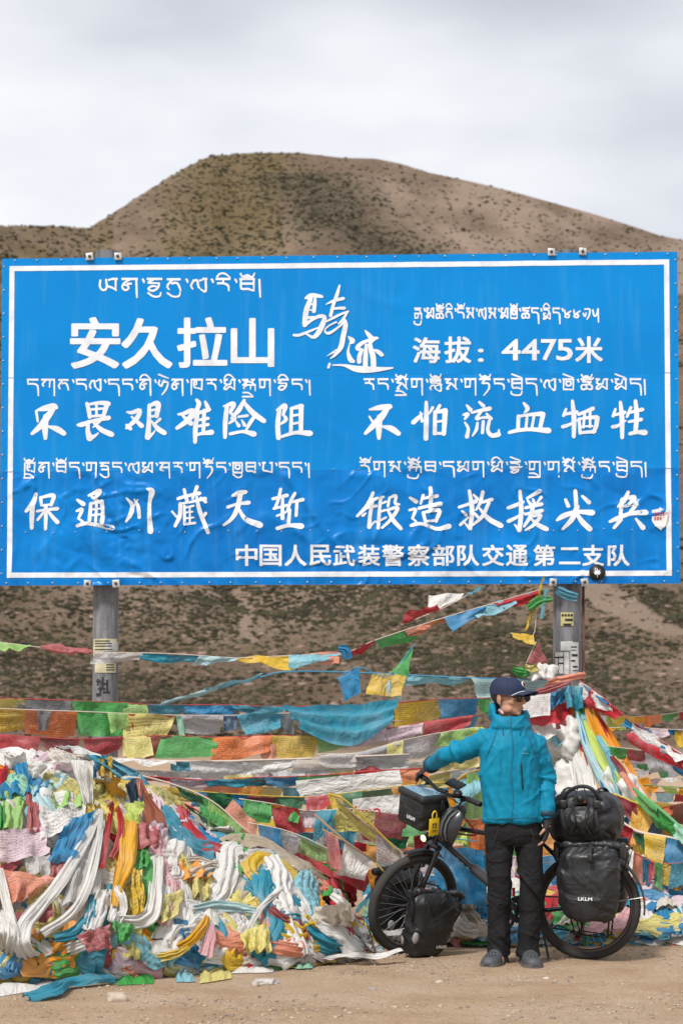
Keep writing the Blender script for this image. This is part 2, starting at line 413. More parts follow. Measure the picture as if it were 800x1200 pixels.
stone('pebble sized stone in the middle of the dirt strip', 515, 1150, 9, 5, (.50, .42, .34), 15)
stone('pale pebble below the right shoe', 640, 1146, 8, 5, (.52, .45, .38), 16)
stone('dark pebble near the bottom edge in the centre', 436, 1158, 12, 6, (.28, .24, .20), 17)
# ------------------------------------------------------------------ the blue sign
SY = 17.0; SROT = R(-2.6)
s_org = P(398, 686, SY)
sign = empty('road_sign', s_org, SROT, label="huge blue sign with white border and white Chinese and Tibetan lettering on two concrete poles", cat='sign')
SM = Matrix.Translation(s_org) @ Matrix.Rotation(SROT, 4, 'Z'); SI = SM.inverted()
def SL(px, py, off=0.0):
    "photo pixel -> sign-local (x, z) on the board face"
    o = Vector((0, 0, CAMZ)); d = P(px, py, 10.0)-o
    ol = SI @ o; dl = (SI.to_3x3() @ d)
    t = (0-ol.y)/dl.y
    q = ol+dl*t
    return q.x, q.z
XL, ZT = SL(3, 300); XR, _ = SL(793, 297); ZB = SL(398, 685)[1]; ZT = SL(398, 299)[1]
ZS1 = SL(398, 440)[1]; ZS2 = SL(398, 551)[1]
def N3(x, y, z=0): return noise.noise(Vector((x, y, z)))
def wav(x, z):
    "relief of the thin sheet, metres towards the camera"
    W = (x-XL)/(XR-XL)
    d = 0.0
    # vertical ripples on the right half of the upper sheets
    f = max(0, min(1, (W-.36)*4))
    if z > ZS2: d += f*.0034*N3(x*4.2, z*.55, 2) + .0009*N3(x*1.3, z*1.1, 3)
    d += .003*foldr((x, 0, z), 21, 1.5, .08)*(x > -1)
    if ZS2 < z <= ZS1: d += f*.0045*N3(x*3.3+z*.5, z*.9, 8)+.0018*N3(x*2.1, z*2.5, 18)
    if z <= ZS2:      # crumpled bottom sheet
        d += .013*foldr((x+z*.6, 0, z*.9), 3, 1.7, .10)+.013*foldr((x-z*.8, 0, z+x*.5), 8, 4.2, .09)
        d += .012*N3(x*2.4, z*3.0, 5) + .012*(abs(N3(x*3.6+z*2, z*3.4-x, 6))-.2) + .003*(abs(N3(x*9, z*8, 6)))
        g = math.exp(-(((x-XL-.95)/.42)**2+((z-ZS2+.42)/.38)**2))
        d += g*(.035*(abs(N3(x*4.5+z*3, z*4.5, 9))-.25)+.012*abs(N3(x*14, z*14, 3)))
        dl = abs((x-XL-.80)-(ZS2-z)*.45)   # the long crease
        if z > ZS2-.55: d += .018*math.exp(-(dl/.035)**2)*(1 if z < ZS2-.02 else 0)
        g2 = math.exp(-(((x-XL-3.05)/.5)**2+((z-ZB-.25)/.3)**2)); d += g2*.02*(abs(N3(x*5, z*6, 1))-.2)
    e = min(1, (x-XL)/.12, (XR-x)/.12, abs(z-ZS1)/.05+.02, abs(z-ZS2)/.05+.02)
    return d*max(0, e)*(1.35 if z <= ZS2 else 2.2)
def onboard(x, z, off): return Vector((x, -(wav(x, z)+off), z))
bl = bpy.data.materials.new('blue_paint'); bl.use_nodes = True; nt = bl.node_tree; N = nt.nodes.new; L = nt.links.new
b = nt.nodes['Principled BSDF']; b.inputs['Roughness'].default_value = .3; b.inputs['Specular IOR Level'].default_value = .16; b.inputs['Coat Weight'].default_value = .05; b.inputs['Coat Roughness'].default_value = .08
tcn = N('ShaderNodeTexCoord'); OV = tcn.outputs['Object']
bcol = ramp(nz(1.1, 4, .5, OV), [(.3, (.0, .19, .535)), (.7, (.0, .225, .60))])
bcol = mixc(ramp(nz(7, 8, .75, OV), [(.60, (0, 0, 0)), (.75, (.5, .5, .5))]), bcol, (.02, .24, .52))
mpv = N('ShaderNodeMapping'); mpv.inputs['Scale'].default_value = (5, 1, .5); L(OV, mpv.inputs[0])
bcol = mixc(ramp(nz(2.2, 5, .6, mpv.outputs[0]), [(.52, (0, 0, 0)), (.75, (.35, .35, .35))]), bcol, (.06, .28, .58))
L(bcol, b.inputs['Base Color'])
def sign_bump(nt, b, OV):
    N = nt.nodes.new; L = nt.links.new
    n = N('ShaderNodeTexNoise'); n.inputs['Scale'].default_value = 5; n.inputs['Detail'].default_value = 5; L(OV, n.inputs['Vector'])
    bp = N('ShaderNodeBump'); bp.inputs['Strength'].default_value = .35; bp.inputs['Distance'].default_value = .012; L(n.outputs['Fac'], bp.inputs['Height']); L(bp.outputs[0], b.inputs['Normal'])
sign_bump(nt, b, OV)
wh = bpy.data.materials.new('white_print'); wh.use_nodes = True; nt = wh.node_tree; N = nt.nodes.new; L = nt.links.new
b = nt.nodes['Principled BSDF']; b.inputs['Roughness'].default_value = .45; b.inputs['Coat Weight'].default_value = .2
tcn = N('ShaderNodeTexCoord'); OV = tcn.outputs['Object']
L(ramp(nz(6, 8, .7, OV), [(.3, (.55, .58, .63)), (.6, (.78, .80, .82)), (.8, (.62, .68, .76))]), b.inputs['Base Color']); sign_bump(nt, b, OV)
def sheet(name, x0, x1, z0, z1, step, off, m, thick=0.002, parent=sign):
    nx = max(1, int(math.ceil((x1-x0)/step))); nzz = max(1, int(math.ceil((z1-z0)/step)))
    vs = []; fs = []
    for j in range(nzz+1):
        for i in range(nx+1):
            x = x0+(x1-x0)*i/nx; z = z0+(z1-z0)*j/nzz; vs.append(onboard(x, z, off))
    n1_ = nx+1
    for j in range(nzz):
        for i in range(nx): a = j*n1_+i; fs.append((a, a+1, a+n1_+1, a+n1_))
    base = len(vs)
    rim = [j*n1_+i for (i, j) in [(i, 0) for i in range(nx)]+[(nx, j) for j in range(nzz)]+[(i, nzz) for i in range(nx, 0, -1)]+[(0, j) for j in range(nzz, 0, -1)]]
    nr_ = len(rim)
    for k in rim: v = vs[k]; vs.append(v.copy())
    for k in rim: v = vs[k]; vs.append(Vector((v.x, v.y+thick, v.z)))
    for k in range(nr_):
        k2 = (k+1) % nr_; fs.append((base+k2, base+k, base+nr_+k, base+nr_+k2))
    return obj(name, mesh_from(name, vs, fs), m, parent)
G = .0005
sheet('sheet_panel', XL, XR, ZS1+G, ZT, .03, .0, bl, .012)
sheet('sheet_panel', XL, XR, ZS2+G, ZS1-G, .03, .0004, bl, .012)
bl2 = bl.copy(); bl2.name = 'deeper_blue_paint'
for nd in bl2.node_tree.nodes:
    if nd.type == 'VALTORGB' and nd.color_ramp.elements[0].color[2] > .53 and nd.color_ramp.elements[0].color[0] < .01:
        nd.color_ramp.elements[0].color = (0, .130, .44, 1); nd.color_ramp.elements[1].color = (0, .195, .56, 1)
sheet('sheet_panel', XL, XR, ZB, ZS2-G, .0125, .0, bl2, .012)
# white border strips, cut where the sheets meet
bx0, bx1 = SL(10, 500)[0], SL(785, 500)[0]; bz0, bz1 = SL(398, 676)[1], SL(398, 308)[1]; bw = .043
sheet('border_stripe', bx0, bx1, bz1-bw, bz1, .03, .003, wh); sheet('border_stripe', bx0, bx1, bz0, bz0+bw, .0125, .003, wh)
for xx in (bx0, bx1-bw):
    for (za, zb) in ((bz0+bw+.0005, ZS2-.003), (ZS2+.003, ZS1-.003), (ZS1+.003, bz1-bw-.0005)): sheet('border_stripe', xx, xx+bw, za, zb, .03, .0035, wh)
# back frame
fr = MB()
for k in range(5):
    z = ZB+.05+(ZT-ZB-.1)*k/4; fr.box(((XL+XR)/2, .05, z), (XR-XL-.05, .05, .05))
for xx in (XL+.05, -1.2, 0, 1.2, XR-.05): fr.box((xx, .052, (ZB+ZT)/2), (.05, .05, ZT-ZB-.04))
steel = mat('galvanised_steel', (.42, .42, .41), .5, .8, var=(20, .25))
fr.build('back_frame', steel, sign, smooth=False)
# rivets round the edge
rv = MB()
def rivet(x, z, r=.007):
    p = onboard(x, z, 0); rv.tube([p+Vector((0, .001, 0)), p-Vector((0, .006, 0)), p-Vector((0, .009, 0))], [r, r, r*.5], 6)
x = XL+.06
while x < XR-.03:
    rivet(x, ZB+.02); rivet(x+.05, ZT-.018); rivet(x+rnd.uniform(-.02, .02), ZS2+.008, .005)
    if x > XL+.1: rivet(x+rnd.uniform(-.03, .03), SL(398, 622)[1]+rnd.uniform(-.01, .01), .006)
    x += rnd.uniform(.17, .27)
z = ZB+.1
while z < ZT: rivet(XL+.018, z); rivet(XR-.018, z); z += .2
tag(rv.build('rivets', mat('rivet_metal', (.55, .55, .55), .4, .7), sign), kind='stuff')
# ---- lettering
def flatmesh_to_sign(name, polys_v, polys_f, cell=.08):
    bm = bmesh.new()
    vv = [bm.verts.new((x, 0, z)) for x, z in polys_v]
    for f in polys_f:
        try: bm.faces.new([vv[i] for i in f])
        except Exception: pass
    if cell:
        xs = [v[0] for v in polys_v]; zs = [v[1] for v in polys_v]
        for ax, lo, hi in (((1, 0, 0), min(xs), max(xs)), ((0, 0, 1), min(zs), max(zs))):
            k = math.floor(lo/cell)+1
            while k*cell < hi:
                bmesh.ops.bisect_plane(bm, geom=bm.verts[:]+bm.edges[:]+bm.faces[:], dist=1e-6, plane_co=Vector(ax)*k*cell, plane_no=ax); k += 1
    bmesh.ops.recalc_face_normals(bm, faces=bm.faces[:])
    bm.normal_update()
    for f in bm.faces:
        if f.normal.y > 0: f.normal_flip()
    for v in bm.verts: v.co = onboard(v.co.x, v.co.z, .0036)
    me = bpy.data.meshes.new(name); bm.to_mesh(me); bm.free(); return me
def glyph_mesh(txt, bold):
    cu = bpy.data.curves.new('t', 'FONT'); cu.body = txt; cu.size = 1; cu.offset = bold; cu.resolution_u = 3; cu.fill_mode = 'FRONT'
    o = bpy.data.objects.new('t', cu); C.objects.link(o); dg = bpy.context.evaluated_depsgraph_get(); dg.update()
    me = bpy.data.meshes.new_from_object(o.evaluated_get(dg)); bpy.data.objects.remove(o); bpy.data.curves.remove(cu)
    v = [(q.co.x, q.co.y) for q in me.vertices]; f = [tuple(p.vertices) for p in me.polygons]; bpy.data.meshes.remove(me)
    return v, f
def printed(chars, boxes, bold=.028):
    "chars fitted to photo-pixel boxes (x0,y0,x1,y1)"
    for ch, (x0, y0, x1, y1) in zip(chars, boxes):
        V = []; Fc = []
        v, f = glyph_mesh(ch, 0)
        if not v: continue
        xa, xb = min(q[0] for q in v), max(q[0] for q in v); ya, yb = min(q[1] for q in v), max(q[1] for q in v)
        n = len(V)
        for q in v:
            V.append(SL(x0+(x1-x0)*(q[0]-xa)/(xb-xa), y1+(y0-y1)*(q[1]-ya)/(yb-ya)))
        Fc += [tuple(i+n for i in q) for q in f]
        base = flatmesh_to_sign('character', V, Fc, .045)
        # heavy face: the thin outline laid down several times, each a hair above the last
        co = [v_.co.copy() for v_ in base.vertices]; pf = [tuple(p_.vertices) for p_ in base.polygons]; bpy.data.meshes.remove(base)
        VV = []; FF = []; h_ = (y1-y0)/141*bold*.8
        for k_, (dx, dz) in enumerate(((0, 0), (-1, 0), (1, 0), (0, -.8), (0, .8), (-.8, -.7), (.8, -.7), (-.8, .7), (.8, .7))):
            n = len(VV); VV += [c_+Vector((dx*h_, -k_*1.2e-4, dz*h_)) for c_ in co]; FF += [tuple(i+n for i in q) for q in pf]
        obj('character', mesh_from('character', VV, FF, smooth=False), wh, sign)
printed('安久拉山', [(84, 373, 140, 431), (144, 374, 201, 431), (209, 373, 265, 430), (272, 374, 320, 429)], .035)
printed('海拔:4475米', [(484, 396, 515, 425), (521, 395, 551, 425), (560, 409, 566, 424), (588, 398, 609, 422), (611, 398, 631, 422), (634, 398, 651, 422), (652, 398, 670, 422), (674, 395, 705, 425)], .035)
bt = '中国人民武装警察部队交通第二支队'
x0s = [277, 305, 334, 363, 391, 420, 448, 478, 507, 536, 565, 593, 625, 655, 682, 712]
printed(bt, [(x, 639, x+24.5, 663) if c != '二' else (x, 642, x+24, 661) for x, c in zip(x0s, bt)], .035)
# brush calligraphy: strokes with changing width
BW = 1.42
def ribbon(pts, org, s, off, V, Fc, Z):
    "pts (x,y,w) in crop pixels; each piece a hair above the last"
    cp = catmull([(p[0], p[1], p[2] if len(p) > 2 else 12) for p in pts], 5)
    q = [(org[0]+a/s, org[1]+b_/s, w_/s) for a, b_, w_ in cp]
    m_ = len(q); left = []; right = []
    for i in range(m_):
        a = q[max(0, i-1)]; c_ = q[min(m_-1, i+1)]
        tx, ty = c_[0]-a[0], c_[1]-a[1]; l = math.hypot(tx, ty) or 1; nx, ny = -ty/l, tx/l
        h = q[i][2]/2*BW
        left.append((q[i][0]+nx*h, q[i][1]+ny*h)); right.append((q[i][0]-nx*h, q[i][1]-ny*h))
    for i in range(m_-1):
        n = len(V); V += [left[i], left[i+1], right[i+1], right[i]]; Z += [off[0]]*4; Fc.append((n, n+1, n+2, n+3)); off[0] += 1.2e-5
    for i in range(m_):
        if i % 2 and 0 < i < m_-1: continue
        n = len(V); h = q[i][2]/2*BW
        for k in range(8): an = k*math.pi/4+.3; V.append((q[i][0]+h*math.cos(an), q[i][1]+h*math.sin(an)*.95))
        Z += [off[0]]*8; Fc.append(tuple(range(n, n+8))); off[0] += 1.2e-5
def brush(name, groups):
    for org, s, glyphs in groups:
        for g in glyphs:
            off = [0.0]; V = []; Fc = []; Z = []
            for st in g: ribbon(st, org, s, off, V, Fc, Z)
            W = []
            for (x, y), z in zip(V, Z):
                a, c_ = SL(x, y); W.append(onboard(a, c_, .0036+z))
            obj(name, mesh_from(name, W, Fc, smooth=False), wh, sign)
bu = [[(108,203,8),(140,195,20),(190,184,24),(206,190,14)],[(192,192,18),(165,232,24),(125,285,22),(80,326,12)],[(102,208,10),(110,262,8)],[(152,235,20),(148,300,22),(150,350,14)],[(165,288,8),(210,302,22),(246,325,18)]]
wei = [[(365,168,12),(375,205,16),(380,240,14)],[(362,175,8),(430,165,14),(475,170,20)],[(470,170,18),(460,205,16),(452,232,14)],[(385,200,9),(455,194,9)],[(415,170,10),(415,235,10)],[(380,236,9),(452,230,10)],[(318,280,10),(340,278,18),(400,258,12),(478,243,18)],[(372,262,12),(370,310,17),(380,350,24)],[(378,350,20),(405,338,12),(425,322,5)],[(432,260,12),(398,292,6)],[(395,262,8),(440,305,18),(494,330,20)]]
jian = [[(575,213,8),(600,216,14),(640,205,16),(622,250,18),(572,296,12)],[(572,280,10),(592,300,14)],[(598,238,8),(650,285,18)],[(692,178,12),(735,170,20),(728,235,16)],[(692,205,9),(728,200,9)],[(690,238,9),(725,233,9)],[(690,178,14),(688,260,16),(682,345,22)],[(682,345,18),(705,328,10),(722,308,4)],[(745,250,12),(715,278,8)],[(700,260,8),(735,300,18),(768,322,18)]]
nan = [[(85,225,8),(110,222,14),(160,205,18),(140,250,20),(78,297,14)],[(110,235,10),(150,272,20)],[(180,150,12),(192,175,18),(160,240,12)],[(187,205,14),(175,290,18),(172,370,14)],[(225,160,10),(238,188,16)],[(185,220,12),(245,200,16)],[(190,255,10),(240,246,12)],[(188,287,10),(240,278,12)],[(178,332,12),(210,325,12),(258,318,20)],[(220,205,14),(215,320,14)]]
xian = [[(322,183,8),(372,170,18),(355,215,12)],[(355,215,8),(378,245,16),(350,272,8)],[(338,185,16),(330,260,18),(328,345,14)],[(428,152,12),(398,205,18),(358,247,6)],[(428,165,12),(470,215,20),(530,260,18)],[(398,238,9),(445,232,11)],[(382,258,6),(400,285,14)],[(415,255,6),(430,282,14)],[(475,245,14),(455,275,14),(435,312,8)],[(355,327,12),(420,315,12),(478,328,22)]]
zu = [[(597,203,8),(640,180,18),(630,228,10)],[(632,228,8),(645,252,14),(618,275,8)],[(610,200,16),(602,280,18),(606,348,18)],[(674,195,12),(670,325,14)],[(670,195,10),(725,183,20)],[(724,185,18),(722,320,16)],[(680,232,9),(715,226,9)],[(680,274,9),(715,268,9)],[(622,342,10),(650,332,12),(700,320,14),(770,324,22)]]
bu2 = [[(58,200,8),(110,190,20),(162,185,20)],[(152,190,18),(120,238,24),(75,285,22),(35,325,12)],[(55,235,6),(72,262,10)],[(110,238,20),(106,300,22),(106,350,14)],[(122,288,8),(170,300,22),(208,326,18)]]
pa = [[(352,162,12),(352,240,18),(350,352,18)],[(285,268,18),(315,240,14),(332,222,6)],[(322,215,8),(330,262,12)],[(365,225,6),(385,190,12)],[(422,178,12),(402,215,12)],[(398,212,14),(396,325,16)],[(400,215,10),(450,205,18)],[(450,205,20),(447,265,18),(443,328,16)],[(405,264,9),(445,258,9)],[(398,325,10),(445,324,12)]]
liu = [[(562,178,8),(582,202,16)],[(545,228,8),(568,224,14),(552,250,8)],[(553,268,8),(570,300,12),(563,342,16)],[(628,162,10),(650,182,14)],[(588,217,8),(630,206,12),(682,195,16)],[(640,208,10),(612,248,12),(645,242,9),(682,240,14)],[(665,222,8),(690,248,12)],[(618,270,10),(612,305,12),(592,338,6)],[(648,262,12),(644,322,12)],[(680,258,12),(672,308,14),(692,335,16),(728,330,18)],[(728,330,14),(730,305,6)]]
xue = [[(126,168,10),(145,195,16),(128,218,6)],[(98,235,14),(95,310,14)],[(95,237,10),(150,228,12),(220,222,18)],[(226,224,18),(218,262,16),(208,305,14)],[(142,240,10),(136,305,11)],[(178,238,10),(166,305,11)],[(50,320,12),(90,310,14),(160,304,14),(254,310,22)]]
xi = [[(345,198,10),(332,232,12)],[(335,226,10),(400,213,14)],[(378,156,12),(386,240,18),(385,342,14)],[(328,290,14),(360,280,12),(402,258,6)],[(410,226,12),(445,212,12),(485,195,16)],[(412,250,12),(418,325,12)],[(412,250,9),(460,243,12),(505,240,16)],[(508,243,18),(502,285,16),(488,318,14)],[(442,215,11),(435,295,9)],[(470,210,11),(470,292,9)],[(425,290,7),(482,286,8)],[(420,322,11),(495,314,13)]]
sheng = [[(602,198,10),(590,234,12)],[(592,230,9),(650,215,14)],[(628,162,12),(636,250,18),(637,346,14)],[(588,290,14),(615,284,12),(656,258,6)],[(682,190,12),(662,238,10)],[(672,217,10),(742,200,15)],[(672,264,10),(736,252,14)],[(678,326,14),(715,318,14),(755,320,22)],[(706,156,14),(712,230,18),(706,320,16)]]
bao = [[(102,218,12),(85,268,20),(50,308,12)],[(86,272,16),(80,330,18),(78,394,14)],[(125,235,12),(130,278,10)],[(125,236,9),(190,225,16),(180,275,12)],[(130,278,9),(182,272,9)],[(108,308,10),(150,300,10),(212,294,14)],[(152,278,14),(152,340,14),(150,400,12)],[(145,308,10),(110,352,10)],[(162,304,8),(185,335,14),(213,365,16)]]
tong = [[(316,248,10),(346,270,18)],[(312,306,9),(340,298,14),(322,345,10)],[(322,345,8),(345,366,10),(318,382,10)],[(315,384,12),(360,372,14),(410,378,14),(497,394,20)],[(375,225,10),(435,203,18),(405,245,10)],[(390,232,8),(422,256,14)],[(386,268,13),(380,356,14)],[(386,268,10),(445,256,14)],[(444,258,16),(448,310,14),(446,366,16)],[(390,299,8),(440,293,8)],[(388,329,8),(440,323,8)],[(416,262,10),(412,366,10)]]
chuan = [[(572,240,6),(600,275,16),(592,325,16),(570,362,8)],[(612,245,6),(632,285,14),(638,340,12)],[(598,300,6),(630,248,5)],[(680,192,8),(704,205,22),(692,260,14),(690,330,16),(695,412,22)]]
cang = [[(82,242,12),(130,228,12),(195,214,14)],[(115,193,10),(130,250,14)],[(182,180,14),(160,242,10)],[(100,268,8),(150,260,9),(225,242,14)],[(182,235,10),(198,310,16),(240,418,14)],[(203,238,9),(228,260,12)],[(228,318,12),(205,352,8)],[(96,268,14),(92,330,16),(68,384,12)],[(52,308,8),(76,336,10)],[(116,280,11),(118,375,11)],[(115,290,8),(165,280,8)],[(120,315,7),(160,310,7)],[(120,345,7),(165,340,7)],[(118,376,9),(172,368,9)],[(145,290,7),(145,370,7)]]
tian = [[(368,226,10),(400,214,20),(435,206,14)],[(342,286,12),(390,270,10),(450,262,16)],[(408,218,18),(390,300,18),(360,350,14),(322,380,10)],[(392,285,8),(435,348,18),(510,380,24)]]
qian = [[(576,242,12),(610,234,12),(650,224,14)],[(617,192,12),(602,255,12),(585,295,10)],[(580,294,9),(650,276,11)],[(627,240,11),(627,345,15)],[(598,332,8),(645,312,8)],[(692,214,12),(668,258,13),(652,305,9)],[(672,260,9),(733,248,14)],[(702,258,12),(698,330,12)],[(664,300,13),(658,385,13)],[(600,397,14),(660,382,14),(725,386,22)]]
duan = [[(98,212,12),(70,275,16),(15,333,10)],[(72,257,9),(125,240,12)],[(58,292,9),(115,280,11)],[(95,262,13),(82,330,14),(78,390,16)],[(78,388,12),(110,358,5)],[(45,330,12),(60,318,6)],[(152,232,9),(136,252,12),(124,395,13)],[(130,272,8),(165,258,9)],[(130,312,8),(160,302,9)],[(115,365,9),(165,340,8)],[(182,240,10),(175,282,10)],[(182,238,8),(216,227,12),(212,265,11),(232,272,10)],[(168,302,9),(226,290,14),(190,350,13),(145,394,9)],[(178,310,10),(205,358,16),(242,398,14)]]
zao = [[(290,238,10),(322,258,16)],[(286,302,9),(318,298,12),(302,345,10)],[(302,345,8),(322,366,9),(298,380,10)],[(295,382,12),(350,374,12),(430,400,14),(492,386,20)],[(358,225,12),(345,268,9)],[(352,243,8),(430,228,14)],[(396,186,14),(398,240,16),(394,290,14)],[(336,292,12),(390,280,12),(447,270,18)],[(358,315,12),(370,365,12)],[(360,315,9),(440,303,16),(425,360,13)],[(370,362,9),(425,356,10)]]
jiu = [[(545,287,11),(590,272,12),(632,256,16)],[(598,202,12),(612,300,18),(602,400,14)],[(600,398,12),(574,368,6)],[(560,308,8),(582,328,12)],[(552,378,12),(592,340,6)],[(625,320,10),(642,338,12)],[(620,222,8),(642,245,12)],[(668,208,14),(655,262,13),(632,302,7)],[(650,266,9),(715,246,14)],[(700,262,13),(665,335,14),(615,380,8)],[(648,290,8),(700,348,18),(762,382,20)]]
yuan = [[(54,237,10),(85,226,12),(118,212,10)],[(105,165,10),(110,250,14),(102,332,14)],[(102,332,12),(82,308,5)],[(56,294,12),(85,280,10),(122,258,5)],[(135,196,8),(188,166,13)],[(138,205,7),(150,222,10)],[(160,200,7),(166,217,10)],[(195,192,10),(178,215,6)],[(128,237,9),(196,221,12)],[(128,264,9),(198,249,12)],[(162,225,12),(148,275,12),(122,316,8)],[(148,276,7),(192,268,12),(165,308,11),(128,332,6)],[(152,284,7),(185,312,14),(218,328,14)]]
jian2 = [[(340,165,12),(344,232,13)],[(298,202,9),(310,230,12)],[(370,188,9),(398,214,14)],[(262,290,8),(290,272,16),(345,255,12),(412,258,18)],[(348,232,15),(326,285,16),(286,328,8)],[(345,262,10),(372,300,16),(402,328,16)]]
bing = [[(565,170,10),(548,205,14),(522,232,8)],[(538,200,9),(592,192,14),(568,222,8)],[(538,205,11),(532,268,12)],[(545,232,9),(600,218,13),(568,262,10)],[(487,296,9),(520,282,14),(575,262,12),(638,257,18)],[(533,288,12),(505,322,10)],[(598,285,8),(628,322,16)]]
A_ = (20, 435); B_ = (190, 435); C_ = (420, 435); D_ = (585, 435)
brush('brush_character', [(A_, 4.444, [bu, wei, jian]), (B_, 4.444, [nan, xian, zu])])
brush('brush_character', [(C_, 4.444, [bu2, pa, liu]), (D_, 4.444, [xue, xi, sheng])])
brush('brush_character', [((20, 530), 4.444, [bao, tong, chuan]), ((190, 530), 4.444, [cang, tian, qian])])
brush('brush_character', [((415, 530), 4.444, [duan, zao, jiu]), ((580, 530), 3.636, [yuan, jian2, bing])])
qi = [[(122,197,14),(150,185,30),(185,175,24),(248,185,16)],[(160,200,24),(125,300,30),(112,400,26)],[(195,200,14),(190,250,22),(185,300,22)],[(150,245,8),(190,245,12)],[(150,290,8),(190,292,10)],[(140,350,16),(185,345,12)],[(112,410,22),(165,370,16),(225,340,20),(268,350,24),(245,420,30),(210,480,26),(175,502,18),(120,472,8)],[(28,486,14),(70,486,16),(140,460,14),(225,425,8)],[(385,98,10),(365,170,20),(340,240,18),(315,335,18)],[(280,245,5),(340,218,16),(415,200,18)],[(320,285,12),(370,276,14),(422,275,18)],[(268,388,8),(340,350,14),(400,320,12),(452,302,12)],[(450,302,10),(410,365,14),(375,400,6)],[(430,375,14),(370,430,12),(300,472,16),(270,450,8),(300,415,8),(360,385,10)],[(425,370,18),(432,410,26),(415,490,28),(395,580,28),(350,640,16),(315,668,6)],[(360,600,8),(300,640,4)],[(345,620,6),(285,650,3)]]
ji = [[(455,498,8),(485,530,30),(465,550,10)],[(462,560,6),(452,620,16),(470,675,28),(492,690,20)],[(585,450,8),(610,480,22),(640,512,26),(680,508,14)],[(640,515,14),(565,545,20),(525,585,26),(560,605,16)],[(560,600,20),(540,650,24),(538,695,24)],[(592,560,14),(588,650,26),(586,725,26)],[(625,520,16),(625,580,26),(645,650,30),(650,725,30)],[(665,515,8),(610,565,14)],[(655,600,8),(685,615,22),(715,640,22)],[(298,738,14),(308,710,12)],[(330,720,6),(420,722,14),(510,748,34),(600,755,36),(700,752,24),(800,742,8)]]
brush('signature_character', [((340, 320), 6.667, [qi, ji])])
